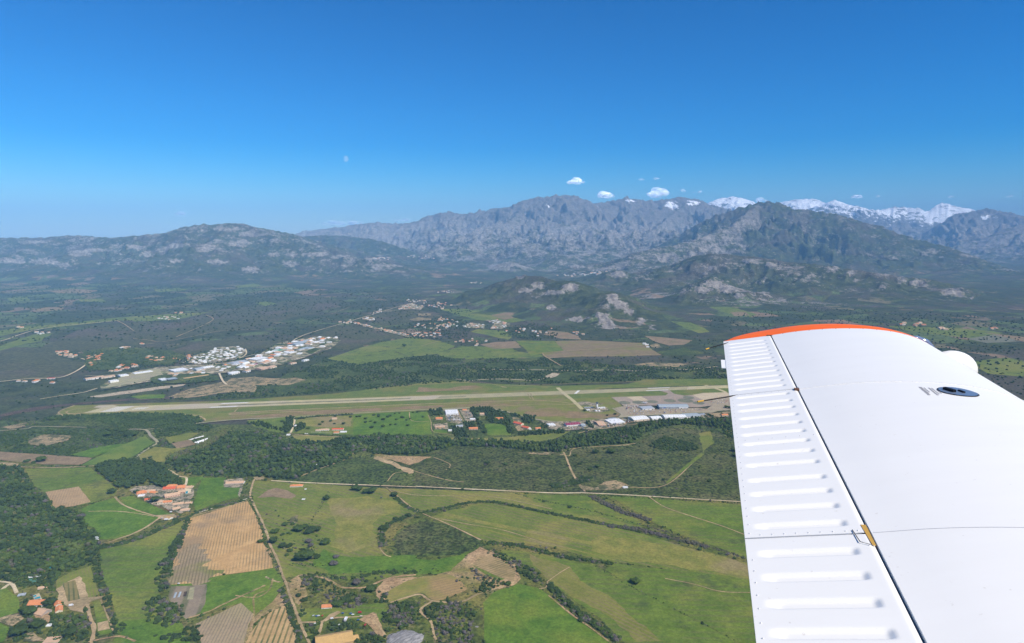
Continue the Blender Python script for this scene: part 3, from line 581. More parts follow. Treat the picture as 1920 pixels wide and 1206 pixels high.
F_('meadow', 'farg', 6, (860, 450), (1100, 370), (1250, 330), (1480, 288), (1700, 320), (1815, 355), (1700, 410), (1560, 430), (1460, 440), (1350, 460), (1100, 495), (960, 480), step=12, amp=4)
F_('meadow', 'farg', 6, (1690, 430), (1850, 365), (2000, 370), (2300, 400), (2500, 430), (2300, 450), (1900, 455), (1780, 452), **far)
F_('field', 'farg', 'H', (0, 690), (180, 640), (330, 640), (560, 650), (640, 700), (560, 720), (200, 730), (20, 710), **far)
F_('field', 'brown', 'H', (320, 625), (440, 605), (590, 600), (630, 650), (420, 658), **far)
F_('field', 'meadow', 'H', (585, 595), (880, 598), (950, 670), (790, 692), (700, 700), **far)
F_('field', rowfield('vineyard_rows', (.15, .12, .075), (.185, .14, .095), (.12, .12, .055), 'H', (780, 690), (1550, 635), 14, (.10, .10, .05), .4), 'H', (880, 598), (1090, 592), (1540, 612), (1680, 705), (1460, 712), (1040, 718), (840, 728), (790, 692), (950, 670), **far)
F_('field', 'brown', 'H', (1555, 560), (1700, 572), (1910, 592), (1850, 625), (1740, 632), (1620, 600), **far)
F_('field', 'brown', 'H', (830, 520), (960, 530), (1060, 560), (1080, 588), (930, 580), (800, 550), **far)
F_('field', 'brown', 'H', (330, 310), (480, 296), (525, 320), (530, 345), (660, 380), (640, 410), (500, 440), (400, 405), (500, 385), (420, 350), (240, 355), (180, 340), **far)
F_('field', 'farg', 'H', (20, 360), (240, 355), (420, 350), (500, 385), (400, 405), (500, 440), (640, 410), (720, 380), (800, 400), (700, 440), (560, 460), (300, 440), (180, 410), **far)
F_('field', 'maquisg', 'H', (240, 390), (410, 362), (495, 385), (390, 402), **far)
F_('orchard', 'maquisg', 'H', (1640, 680), (1850, 645), (2000, 690), (1900, 706), (1700, 706), **far)
F_('sandy_ground', 'sand', 'H', (520, 745), (640, 720), (760, 740), (700, 755), **far)
F_('sandy_ground', 'sand', 'H', (1470, 775), (1600, 760), (1780, 765), (1890, 770), (1800, 795), (1620, 795), **far)
F_('sandy_ground', 'sand', 'H', (1600, 630), (1640, 615), (1690, 645), (1610, 652), **far)
F_('field', 'farg', 'H', (300, 510), (500, 520), (560, 560), (530, 590), (400, 560), (250, 530), **far)
F_('field', 'farg', 'H', (1750, 450), (1900, 460), (2000, 500), (2040, 530), (1960, 540), (1860, 500), **far)
for c_, p_ in (('brown', ((170, 545), (260, 530), (360, 530), (350, 545), (220, 552))), ('brown', ((280, 440), (400, 425), (550, 435), (500, 450), (330, 450))), ('farg', ((40, 480), (150, 470), (170, 490), (60, 500))), ('farg', ((860, 430), (1000, 420), (1060, 430), (900, 445))), ('farg', ((1320, 410), (1430, 395), (1480, 410), (1340, 420))),
               ('brown', ((0, 370), (130, 350), (200, 360), (90, 385))), ('farg', ((440, 480), (580, 485), (600, 497), (450, 497))), ('farg', ((1430, 505), (1500, 495), (1560, 510), (1490, 522))), ('farg', ((740, 585), (900, 570), (1100, 560), (1180, 555), (1040, 590), (880, 605), (750, 610)))):
    F_('field', c_, 'A', *p_, **far)
for c_, p_ in (('farg', ((90, 730), (200, 720), (370, 775), (330, 790), (200, 770))), ('brown', ((210, 760), (300, 757), (330, 780), (240, 783))), ('farg', ((1120, 840), (1500, 850), (1800, 880), (1700, 920), (1500, 900), (1250, 870))), ('brown', ((1700, 880), (1920, 905), (2100, 940), (2060, 960), (1860, 920))), ('stand', ((1590, 915), (1750, 890), (1900, 930), (1700, 940)))):
    F_('field', c_, 'D', *p_, **far)
F_('field', 'farg', 'E', (1560, 330), (1800, 300), (1960, 330), (2100, 380), (1900, 420), (1700, 400), **far)
# river and riverside scrub beyond the runway
F_('riverside_scrub', 'maquisg', 6, (-500, 760), (0, 740), (450, 620), (560, 560), (700, 520), (850, 455), (1080, 495), (1300, 465), (1600, 425), (1900, 455), (2500, 445), (3000, 500), (3900, 520), (3900, 600), (2600, 640), (2000, 620), (1600, 640), (1200, 680), (900, 700), (500, 735), (0, 760), **far)
T_('river_bed', 'mudd', 'H', 12, (280, 805), (500, 812), (800, 815), (1000, 822), (1300, 815), (1500, 822), (1700, 800), (1860, 812), (2100, 790))
T_('river_bed', 'mudd', 7, 10, (420, 60), (560, 78), (700, 68), (850, 62), (1050, 66), (1220, 78), (1350, 60), (1450, 20))
F_('river_bed', 'mudd', 7, (1370, 30), (1450, -5), (1520, 5), (1480, 40), (1400, 55), amp=3)
F_('bare_ground', 'sand', 6, (0, 700), (80, 640), (130, 600), (300, 590), (480, 600), (620, 595), (700, 610), (560, 650), (400, 650), (250, 650), (140, 670), (0, 712), step=10, amp=5)
F_('bare_ground', 'sand', 5, (1240, 745), (1420, 680), (1600, 640), (1700, 620), (1920, 580), (1920, 700), (1700, 705), (1500, 735), (1350, 750), step=10, amp=5)
F_('river_bed', 'mudd', 5, (640, 740), (900, 700), (1200, 660), (1400, 640), (1380, 655), (1000, 710), (760, 740), step=10, amp=4)
F_('rail_yard', 'burnt', 5, (-200, 900), (0, 870), (260, 815), (560, 785), (900, 755), (1300, 735), (1300, 750), (900, 770), (560, 797), (300, 835), (0, 890), (-200, 920), step=12, amp=4)
F_('grass', 'lush', 5, (980, 735), (1100, 720), (1240, 720), (1230, 748), (1050, 755), amp=3)
# airfield
F_('airfield_grass', 'strip', 5, (410, 880), (440, 850), (560, 803), (800, 795), (860, 792), (1600, 770), (2200, 745), (2800, 715), (3180, 600+25), (3520, 620), (3520, 900), (2800, 920), (2100, 905), (1900, 898), (1500, 940), (1540, 915), (1330, 868), (900, 862), (640, 885), step=20, amp=3)
F_('airfield_grass', 'stripg', 6, (0, 770), (900, 715), (1250, 670), (1500, 650), (1920, 630), (2100, 640), (2700, 660), (3880, 610), (3880, 636), (1920, 705), (0, 790), step=20, amp=3)
F_('airfield_grass', 'stripg', 6, (-700, 860), (0, 825), (1920, 745), (3100, 700), (3300, 720), (2900, 745), (1900, 778), (1000, 815), (200, 850), (-300, 880), step=20, amp=3)
F_('airfield_grass', 'strip', 7, (560, 200), (1920, 160), (2100, 240), (2200, 370), (2150, 450), (1900, 503), (1500, 518), (1280, 490), (1100, 450), (960, 415), (760, 372), (560, 370), step=14, amp=3)
F_('airfield_grass', 'stripg', 8, (0, 215), (1740, 155), (1760, 215), (1400, 235), (1150, 235), (1060, 240), (480, 256), (0, 272), step=14, amp=2)
F_('airfield_grass', 'stripg', 8, (-200, 140), (0, 132), (640, 118), (840, 68), (1740, 58), (1900, 50), (1900, 120), (1740, 122), (0, 178), (-200, 190), step=14, amp=2)
F_('airfield_turf', 'heath', 6, (200, 890), (600, 850), (1000, 830), (1920, 790), (2300, 780), (2260, 805), (1900, 815), (1300, 840), (800, 870), (300, 900), (0, 905), step=14, amp=6)
F_('airfield_turf', 'heath', 7, (1180, 400), (1400, 370), (1600, 400), (1680, 430), (1560, 460), (1300, 460), (1140, 430), step=12, amp=5)
F_('airfield_turf', 'heath', 7, (30, 150), (330, 165), (480, 135), (640, 130), (720, 165), (400, 185), (0, 200), step=12, amp=5)
F_('airfield_turf', 'heath', 8, (90, 400), (250, 420), (560, 440), (560, 460), (100, 480), (0, 470), (0, 400), step=12, amp=5)
F_('bare_ground', 'yard', 8, (110, 315), (200, 300), (330, 320), (420, 325), (300, 345), (150, 345), step=8, amp=3)
RA, RB, RC_, RD = at(0, 196, 763.6), at(0, 1470, 718.8), at(0, 1470, 724.0), at(0, 155, 775)
def rw(u, v):                                                  # runway coordinates: u along, v across (0 far edge .. 1 near edge)
    return (tuple((1 - v) * ((1 - u) * RA[i] + u * RB[i]) + v * ((1 - u) * RD[i] + u * RC_[i]) for i in (0, 1)))
def rquad(name, m, u0, u1, v0, v1, **k): return patch(name, GR[m], [rw(u0, v0), rw(u0, v1), rw(u1, v1), rw(u1, v0)], amp=0, **k)
rquad('runway', 'runway', 0, 1, 0, 1)
F_('runway', 'runway', 5, (700, 818), (740, 803), (850, 800), (905, 813), (860, 825), amp=0)
rquad('runway', 'runway2', .46, .84, 0, 1); rquad('rubber_marks', 'rubber', .16, .42, .40, .66); rquad('rubber_marks', 'rubber', .46, .50, .45, .6)
for u0, u1 in ((.018, .040),):
    for i in range(10): rquad('runway_marking', 'white', u0, u1, .06 + i * .09, .11 + i * .09, clear=False)
for i in range(4): rquad('runway_marking', 'white', .052 + i * .004, .054 + i * .004, .35, .7, clear=False)
for u in (.155, .775): rquad('runway_marking', 'white', u, u + .035, .08, .22, clear=False); rquad('runway_marking', 'white', u, u + .035, .78, .92, clear=False)
for i in range(10): rquad('runway_marking', 'white', .93, .95, .06 + i * .09, .11 + i * .09, clear=False)
rquad('runway_marking', 'white', .664, .668, .05, .95, clear=False)
T_('loop_track', 'track', 5, 7, (560, 803), (470, 835), (440, 858), (480, 878), (560, 884), (620, 872))
T_('loop_track', 'track', 5, 8, (690, 820), (560, 832), (500, 850), (520, 865), (600, 865))
T_('perimeter_track', 'track', 6, 6, (700, 845), (250, 865), (140, 872), (150, 862), (500, 840), (1000, 818), (1500, 795), (1920, 780), (2250, 768), (2500, 765))
T_('perimeter_track', 'track', 6, 5, (160, 850), (185, 822))
T_('perimeter_track', 'track', 5, 6, (1360, 868), (1480, 880), (1530, 900), (1540, 918))
T_('perimeter_track', 'track', 6, 4, (1200, 685), (1270, 665), (1500, 650), (1920, 628), (2080, 640), (2200, 668), (2260, 655), (3300, 620))
T_('perimeter_track', 'track', 7, 5, (1250, 290), (1450, 300), (1680, 330), (1300, 330), (950, 350))
T_('taxiway', 'track', 7, 4, (1180, 215), (1215, 275)); T_('taxiway', 'track', 7, 4, (1210, 215), (1245, 285))
T_('taxiway', 'runway', 7, 16, (1500, 155), (1560, 212), (1660, 290), (1760, 385), n=2)
T_('taxiway', 'runway', 8, 16, (1480, 130), (1640, 180), (1700, 205), n=2)
F_('apron', 'apron', 8, (485, 256), (800, 247), (1060, 238), (1090, 215), (990, 186), (1100, 180), (1150, 220), (1260, 240), (1360, 232), (1480, 300), (1560, 345), (1400, 365), (1300, 365), (950, 345), (740, 345), (620, 350), amp=0)
F_('apron', 'concrete', 8, (650, 252), (800, 247), (880, 290), (740, 300), amp=0); F_('apron', 'concrete', 8, (1345, 232), (1460, 212), (1700, 205), (1800, 225), (1740, 260), (1480, 296), amp=0)
F_('apron', 'lot', 8, (1440, 300), (1700, 255), (1920, 240), (1920, 360), (1700, 400), (1500, 380), (1560, 340), amp=1)
def disc_patch(n, m, c, x, y, rx): 
    o = at(c, x, y); r_ = mpp(c, x, y) * rx; return patch(n, GR[m], [(o[0] + r_ * math.cos(a), o[1] + r_ * 1.12 * math.sin(a)) for a in (i * math.pi / 16 for i in range(32))], amp=0)
for x, y, r_ in ((628, 315, 62), (775, 311, 66), (920, 304, 56), (1108, 294, 62), (1272, 293, 78), (1304, 260, 56), (1410, 319, 58)): disc_patch('aircraft_stand', 'stand', 8, x, y, r_)
for a, b in (((1008, 265), (1000, 320)), ((1160, 250), (1162, 300)), ((640, 300), (680, 335)), ((760, 255), (830, 290)), ((1340, 290), (1440, 318))): T_('apron_marking', 'track', 8, 1.6, a, b, clear=False)
F_('car_park', 'lot', 8, (520, 372), (650, 345), (760, 345), (830, 395), (1000, 385), (1400, 372), (1650, 395), (1560, 420), (1250, 430), (1000, 440), (640, 470), (560, 470), (600, 430), amp=1)
F_('service_yard', 'yard', 8, (200, 380), (330, 360), (440, 365), (480, 400), (360, 420), (260, 412), amp=1)
T_('airport_road', 'tarmac', 6, 9, (-60, 930), (0, 925), (300, 905), (700, 885), (1200, 855), (1600, 835), (1920, 820))
T_('airport_road', 'tarmac', 7, 9, (200, 392), (280, 390), (600, 370), (760, 375), (880, 392), (1000, 420), (1130, 460), (1280, 492), (1500, 518), (1920, 500), (2100, 478), (2240, 460), (2300, 430), (2300, 400))
T_('airport_road', 'tarmac', 8, 9, (560, 470), (640, 462), (1000, 440), (1400, 420), (1700, 392), (1920, 370))
T_('airport_road', 'tarmac', 8, 8, (500, 372), (560, 410), (600, 440), (580, 466))
F_('rough_grass', 'maquisg', 0, (-300, 800), (0, 790), (300, 795), (700, 800), (1060, 810), (1420, 790), (1500, 860), (1450, 925), (700, 912), (400, 900), (-300, 915), clear=False)
# land between airport road and river wood
F_('garden_ground', 'meadow', 6, (250, 915), (560, 890), (700, 888), (1050, 870), (1050, 1025), (560, 1010), (480, 1010), (300, 960), amp=2)
F_('paddock', 'dry', 6, (640, 900), (760, 890), (1040, 885), (1030, 960), (880, 970), (700, 960), (620, 930), amp=2)
F_('meadow', 'lush', 6, (1050, 870), (1600, 845), (1640, 1015), (1400, 1025), (1050, 1030), amp=1)
F_('paddock', 'dry', 6, (590, 1030), (700, 1025), (1010, 1045), (850, 1075), (700, 1080), (620, 1060), amp=2)
F_('garden_ground', 'maquisg', 7, (0, 400), (300, 395), (620, 372), (780, 385), (960, 420), (1160, 470), (1290, 500), (1420, 620), (1100, 660), (900, 690), (500, 690), (0, 680), amp=2)
F_('garden_ground', 'lush', 7, (0, 420), (120, 410), (160, 520), (150, 600), (180, 650), (0, 660), amp=1)
F_('garden_ground', 'lush', 7, (700, 540), (930, 540), (1000, 600), (1010, 660), (760, 660), amp=3); F_('garden_ground', 'lush', 7, (190, 600), (330, 610), (330, 640), (180, 640), amp=1)
F_('river_meadow', 'olive', 7, (0, 685), (350, 690), (700, 690), (1000, 680), (1300, 640), (1640, 620), (1500, 690), (1250, 740), (1000, 720), (500, 710), (250, 720), (0, 720), amp=3)
F_('yard', 'yard', 7, (290, 390), (440, 388), (510, 560), (420, 530), (330, 520), amp=1); F_('yard', 'yard', 7, (460, 395), (560, 385), (640, 510), (530, 520), amp=1)
F_('yard', 'yard', 7, (180, 545), (330, 530), (345, 595), (200, 600), amp=1); F_('yard', 'sand', 7, (1020, 470), (1110, 480), (1110, 540), (1200, 600), (1080, 615), (1040, 560), amp=1)
F_('yard', 'yard', 7, (1310, 510), (1520, 520), (1640, 610), (1420, 600), amp=1); F_('yard', 'yard', 7, (1520, 515), (1900, 505), (1920, 590), (1640, 605), amp=1)
F_('yard', 'yard', 8, (160, 500), (640, 480), (650, 560), (440, 590), (220, 600), amp=1); F_('yard', 'yard', 8, (640, 480), (1450, 440), (1480, 475), (1100, 490), (700, 525), amp=1); F_('yard', 'sand', 8, (1460, 430), (1600, 425), (1760, 400), (1700, 470), (1520, 475), amp=3)
T_('farm_track', 'track', 7, 5, (1720, 640), (1850, 605), (1920, 595), (2100, 570), (2280, 520), (2400, 505)); T_('farm_track', 'track', 8, 4, (600, 500), (650, 550), (760, 540))
T_('farm_track', 'track', 7, 4, (0, 680), (100, 700), (260, 690), (520, 690), (700, 700), (900, 720)); T_('farm_track', 'track', 7, 4, (440, 390), (510, 530)); T_('farm_track', 'pale', 6, 6, (612, 895), (605, 950), (580, 1010)); T_('farm_track', 'track', 7, 3, (130, 450), (160, 520), (180, 620), (340, 650), (390, 660))
T_('farm_track', 'track', 6, 5, (560, 1015), (700, 1030), (900, 1040), (1010, 1040)); T_('field_path', 'track', 6, 3, (1470, 855), (1490, 920), (1620, 925))
# heath between the wood and the straight road
F_('heath', 'maquis', 3, (0, 220), (250, 210), (450, 165), (700, 175), (850, 190), (980, 200), (1020, 215), (1100, 400), (900, 405), (600, 395), (300, 380), (0, 370), amp=4)
F_('heath', 'maquis', 4, (160, 205), (200, 180), (360, 165), (540, 150), (700, 60), (900, 80), (1100, 130), (1130, 465), (860, 445), (600, 425), (280, 410), (240, 360), amp=4)
F_('heath', 'maquisg', 2, (560, 340), (700, 345), (840, 300), (1000, 230), (1200, 220), (1359, 300), (1359, 375), (900, 362), (700, 352), amp=4)
F_('grass', 'olive', 4, (880, 95), (940, 85), (960, 140), (900, 200), (890, 160), amp=4); F_('dry_field', 'dry', 4, (1010, 70), (1080, 70), (1085, 110), (1040, 95), amp=2)
F_('bare_scar', 'scar', 3, (0, 205), (120, 215), (310, 220), (240, 250), (190, 265), (100, 235), (0, 230), amp=4)
F_('bare_ground', 'track', 3, (20, 215), (60, 235), (150, 270), (215, 290), (200, 310), (160, 300), (90, 260), (0, 230), amp=3); F_('bare_ground', 'track', 3, (180, 285), (215, 290), (215, 308), (185, 312), amp=2)
T_('dirt_track', 'track', 3, 3.5, (215, 295), (300, 320), (400, 345), (480, 355)); T_('dirt_track', 'track', 3, 3, (160, 300), (110, 310), (75, 350)); T_('dirt_track', 'track', 3, 3, (320, 222), (400, 255), (405, 275), (385, 290))
T_('dirt_track', 'track', 3, 3.5, (0, 203), (100, 215), (300, 222)); T_('dirt_track', 'track', 3, 5, (10, 222), (100, 245), (170, 290))
T_('dirt_track', 'track', 3, 3.5, (1000, 205), (1040, 215), (1060, 180), (1150, 168), (1359, 158)); T_('dirt_track', 'track', 4, 4, (170, 190), (210, 176), (330, 166), (470, 158), (550, 147)); T_('dirt_track', 'track', 2, 5, (730, 330), (830, 290), (920, 258), (990, 230), (1040, 190), (1060, 175))
T_('dirt_track', 'track', 4, 6, (160, 195), (175, 225), (200, 290), (240, 360), (275, 405)); T_('dirt_track', 'track', 4, 3.5, (510, 382), (700, 372), (850, 250), (905, 205)); F_('grass', 'meadow', 4, (705, 368), (760, 325), (860, 245), (910, 205), (890, 200), (780, 290), (710, 350), amp=1)
F_('bare_ground', 'sand', 4, (240, 370), (330, 385), (380, 350), (440, 345), (510, 375), (480, 395), (300, 400), (260, 395), amp=3); F_('bare_ground', 'sand', 3, (760, 198), (960, 195), (1010, 210), (860, 208), amp=2)
F_('rough_grass', 'rough', 0, (-300, 905), (0, 860), (470, 895), (700, 918), (1100, 925), (1600, 955), (1700, 1260), (-400, 1260), clear=False)
# fields of the near right
F_('field', 'olive', 3, (80, 390), (300, 395), (600, 405), (850, 420), (950, 450), (1100, 490), (1359, 560), (1500, 640), (1359, 595), (1200, 565), (1000, 525), (850, 500), (650, 455), (560, 460), (300, 510), (270, 505), (200, 490), (150, 440), amp=3)
F_('field', 'meadow', 4, (-60, 420), (300, 430), (420, 490), (560, 560), (570, 590), (350, 545), (100, 490), (0, 455), amp=3)
F_('field', 'meadow', 4, (400, 430), (620, 440), (850, 460), (1125, 475), (1200, 480), (1200, 790), (1000, 710), (800, 640), (640, 570), (560, 520), amp=3)
F_('field', 'olive', 3, (300, 545), (350, 520), (560, 470), (650, 470), (850, 510), (1050, 550), (1359, 615), (1500, 650), (1700, 720), (2000, 790), (2080, 880), (1700, 840), (1359, 790), (1200, 770), (900, 690), (600, 672), (550, 650), (450, 600), amp=3)
F_('field', 'meadow', 4, (430, 790), (700, 820), (1000, 850), (1185, 880), (1240, 1260), (1150, 1240), (1090, 1206), (850, 1080), (560, 940), (380, 820), amp=2)
F_('field', 'meadow', 4, (0, 730), (-170, 715), (-170, 760), (60, 830), (90, 890), (350, 1080), (480, 1206), (520, 1260), (1150, 1260), (1080, 1206), (800, 1060), (500, 900), (330, 800), (170, 770), amp=2)
stripe = ang(4, (90, 890), (400, 1040))
F_('dry_strip', land('mown_dry_grass', (.088, .104, .030), (.118, .124, .044), (.165, .145, .066), (stripe, 9, (.20, .155, .08), .7), speck=.1), 4, (-20, 740), (140, 790), (200, 800), (250, 880), (420, 970), (560, 1110), (700, 1206), (560, 1206), (420, 1080), (150, 930), (60, 850), (0, 800), amp=5)
F_('dry_strip', 'dry', 4, (340, 640), (560, 665), (760, 690), (880, 720), (1160, 800), (1180, 860), (1000, 840), (700, 800), (430, 770), (300, 720), amp=8, step=14)
T_('mown_strip', 'dry', 3, 15, (370, 522), (600, 575), (850, 622), (1100, 670), (1359, 725)); T_('mown_strip', 'dry', 3, 5, (600, 610), (800, 660), (1000, 700), (1280, 770))
F_('field', 'lush', 3, (590, 1240), (590, 1060), (580, 1000), (640, 940), (780, 900), (870, 920), (940, 960), (1050, 1060), (1250, 1206), (1290, 1260), amp=2)
F_('bank', 'maquisg', 3, (60, 700), (100, 690), (130, 620), (200, 570), (270, 552), (400, 590), (560, 660), (590, 690), (540, 710), (460, 740), (260, 755), (120, 748), amp=5)
F_('mound', 'maquis', 3, (110, 685), (140, 625), (205, 578), (280, 562), (400, 600), (520, 655), (450, 720), (260, 742), (140, 738), amp=3)
F_('field', 'lush', 3, (-300, 800), (0, 768), (100, 760), (300, 770), (460, 745), (575, 692), (490, 740), (470, 800), (380, 840), (200, 855), (0, 850), (-200, 840), (-340, 830), amp=5)
F_('bare_ground', 'scar', 3, (10, 920), (60, 870), (150, 855), (280, 865), (420, 830), (500, 740), (570, 700), (620, 718), (760, 800), (780, 870), (740, 905), (640, 930), (560, 900), (470, 900), (400, 850), (220, 870), (110, 925), (80, 990), (30, 990), amp=5)
F_('vineyard', rowfield('fan_vineyard', (.20, .155, .085), (.27, .20, .12), None, 3, (520, 795), (650, 750), 7, (.075, .095, .03), .9), 3, (520, 795), (610, 745), (700, 780), (762, 825), (740, 885), (640, 850), amp=1)
F_('grass', 'meadow', 3, (520, 795), (640, 850), (700, 872), (680, 880), (600, 850), amp=1)
F_('oval_field', rowfield('oval_stubble', (.105, .125, .038), (.15, .14, .058), (.235, .165, .085), 3, (70, 960), (420, 880), 8, (.19, .15, .075), .55), 3, (65, 965), (110, 920), (220, 870), (400, 848), (480, 905), (490, 932), (390, 972), (330, 988), (250, 945), (150, 988), (95, 1000), amp=2, smooth=True)
# near middle
F_('field', 'olive', 2, (500, 348), (680, 360), (900, 370), (1200, 390), (1210, 400), (1300, 480), (1340, 520), (1220, 560), (1160, 600), (1165, 690), (1200, 740), (1100, 780), (1359, 800), (1359, 860), (1000, 880), (800, 860), (700, 860), (660, 870), (600, 720), (550, 590), (500, 470), (485, 400), amp=2)
F_('dry_strip', 'dry', 2, (900, 450), (1100, 430), (1250, 470), (1280, 520), (1190, 540), (1130, 620), (1150, 700), (1000, 730), (900, 700), (930, 580), amp=12, step=16)
F_('ploughed_patch', 'brown', 2, (570, 400), (620, 385), (680, 400), (730, 430), (700, 445), (600, 435), (520, 440), (550, 420), amp=4); F_('bare_ground', 'sand', 2, (680, 560), (700, 540), (740, 530), (730, 565), (700, 580), amp=4)
F_('lush_strip', 'lush', 2, (860, 700), (950, 745), (1060, 760), (1200, 745), (1359, 750), (1359, 840), (1200, 840), (900, 840), (820, 800), amp=5)
F_('field', 'lush', 2, (60, 900), (230, 870), (440, 838), (600, 812), (640, 850), (655, 900), (600, 990), (560, 1030), (490, 1060), (430, 1000), (330, 1020), (250, 1045), (140, 1088), (60, 1020), amp=2)
F_('field', rowfield('tan_vineyard', (.34, .22, .115), (.40, .265, .145), (.235, .17, .115), 2, (330, 845), (400, 470), 5.6, (.20, .155, .07), .75, big=.008), 2, (165, 547), (465, 458), (500, 520), (525, 570), (545, 640), (552, 690), (590, 720), (597, 800), (600, 812), (440, 838), (330, 850), (230, 872), (190, 897), (58, 902), (60, 840), (80, 740), (115, 650), amp=1.5)
F_('soil_stain', rowfield('brown_vineyard_corner', (.20, .155, .115), (.24, .185, .13), (.10, .12, .04), 2, (130, 890), (200, 600), 5.6, (.12, .11, .055), .7), 2, (75, 780), (130, 700), (200, 690), (260, 740), (240, 790), (330, 845), (230, 872), (190, 897), (60, 900), amp=16, step=5, clear=False)
T_('dirt_track', 'track', 2, 5, (470, 452), (330, 495), (165, 542), (140, 600), (100, 680), (80, 740)); T_('garden_wall_base', 'pale', 2, 1.6, (195, 522), (300, 490), (465, 445))
F_('kitchen_garden', rowfield('garden_beds', (.17, .14, .12), (.20, .165, .14), None, 2, (190, 1060), (240, 910), 30, (.08, .10, .035), .7), 2, (58, 912), (200, 905), (252, 897), (240, 1010), (215, 1050), (140, 1085), (60, 1020), (48, 960), amp=1)
F_('garden_bed', 'tarmac', 2, (160, 918), (185, 916), (175, 980), (145, 982), amp=0); F_('garden_bed', 'burnt', 2, (128, 940), (145, 938), (140, 965), (122, 966), amp=0)
F_('vineyard', rowfield('brown_vineyard', (.235, .18, .14), (.27, .21, .165), (.24, .20, .13), 2, (240, 1206), (330, 1030), 5.2, (.16, .14, .09), .6), 2, (190, 1112), (430, 1000), (497, 1060), (470, 1120), (440, 1240), (230, 1240), amp=1)
T_('field_path', 'sand', 2, 4, (640, 890), (600, 880), (560, 860)); T_('field_path', 'scar', 2, 5, (150, 1080), (260, 1045), (330, 1010), (450, 955), (560, 905)); T_('field_path', 'scar', 2, 3.5, (560, 935), (500, 965), (500, 1050), (480, 1120), (450, 1206)); T_('field_path', 'scar', 2, 3.5, (600, 870), (580, 930), (510, 970), (400, 960))
F_('bare_ground', 'scar', 2, (600, 990), (640, 940), (680, 1010), (690, 1040), (640, 1020), (560, 1060), (500, 1110), (470, 1206), (440, 1230), (470, 1130), (500, 1080), amp=2)
F_('vineyard', rowfield('striped_vineyard', (.30, .205, .11), (.35, .245, .14), None, 2, (560, 1240), (640, 1030), 8.5, (.085, .105, .03), .95), 2, (520, 1105), (600, 1040), (660, 1018), (690, 1090), (720, 1160), (740, 1250), (440, 1250), (470, 1180), amp=1)
F_('meadow', 'meadow', 2, (700, 1040), (800, 1030), (1000, 1020), (1180, 1000), (1200, 1040), (1180, 1100), (1050, 1090), (900, 1080), (760, 1100), amp=3)
T_('dirt_track', 'track', 2, 4.5, (750, 1103), (850, 1100), (920, 1080), (1050, 1073), (1150, 1060)); T_('dirt_track', 'track', 2, 6, (860, 1100), (855, 1130), (840, 1170)); F_('bare_ground', 'track', 2, (860, 1095), (900, 1060), (950, 1040), (965, 1050), (930, 1075), (880, 1098), amp=2)
F_('bare_ground', 'scar', 2, (1060, 1090), (1130, 1050), (1160, 1080), (1180, 1140), (1200, 1180), (1160, 1170), (1100, 1110), amp=3); F_('bare_ground', 'scar', 2, (680, 890), (740, 850), (760, 900), (790, 960), (740, 1010), (710, 1000), (690, 950), amp=4)
T_('dirt_track', 'scar', 2, 6, (740, 852), (820, 855), (900, 880), (960, 915), (1010, 920), (1100, 915), (1180, 880), (1260, 860), (1359, 850))
T_('dirt_track', 'track', 3, 5, (90, 998), (180, 970), (250, 955), (300, 985), (400, 998), (480, 990), (540, 960), (600, 935), (680, 918), (740, 890)); T_('dirt_track', 'track', 3, 5, (310, 992), (255, 1030), (260, 1060), (300, 1090), (315, 1130), (325, 1180), (345, 1206)); T_('dirt_track', 'track', 3, 3.5, (0, 1090), (50, 1150), (90, 1206))
T_('farm_road', 'track', 2, 5.5, (520, 330), (500, 345), (488, 380), (480, 430), (505, 490), (540, 560), (575, 650), (585, 690), (620, 760), (650, 850), (668, 890), (690, 960), (720, 1040), (750, 1120), (790, 1206), (820, 1260))
F_('bare_ground', 'sand', 2, (495, 330), (545, 325), (555, 340), (510, 348), amp=2)
T_('straight_road', 'pale', 2, 5, (590, 348), (700, 355), (900, 365), (1100, 372), (1359, 382)); T_('straight_road', 'pale', 3, 5, (226, 379), (500, 393), (700, 402), (950, 414), (1100, 414)); T_('straight_road', 'pale', 4, 4.5, (250, 413), (450, 422), (700, 437), (900, 449), (1130, 463), (1300, 478))
T_('dirt_track', 'track', 3, 4, (70, 385), (140, 440), (210, 495), (300, 540), (340, 555), (450, 605), (570, 665)); T_('dirt_track', 'track', 3, 2.5, (340, 550), (500, 580), (700, 615), (900, 680)); T_('dirt_track', 'track', 3, 3, (100, 400), (220, 425), (400, 430), (600, 432), (750, 455), (950, 500))
T_('dirt_track', 'track', 4, 3.5, (615, 435), (700, 490), (860, 545), (1000, 590), (1150, 648)); T_('dirt_track', 'track', 3, 3, (35, 600), (30, 690), (60, 740), (95, 755)); T_('field_path', 'track', 3, 2.5, (920, 890), (990, 840), (1040, 810)); T_('dirt_track', 'track', 3, 3, (880, 925), (915, 918), (925, 890)); T_('field_path', 'track', 4, 2.5, (700, 870), (850, 900), (1000, 940), (1180, 945))
T_('field_path', 'scar', 3, 3.5, (930, 960), (1050, 1060), (1150, 1130), (1250, 1206)); T_('field_path', 'track', 3, 2.5, (620, 720), (700, 770), (770, 820))
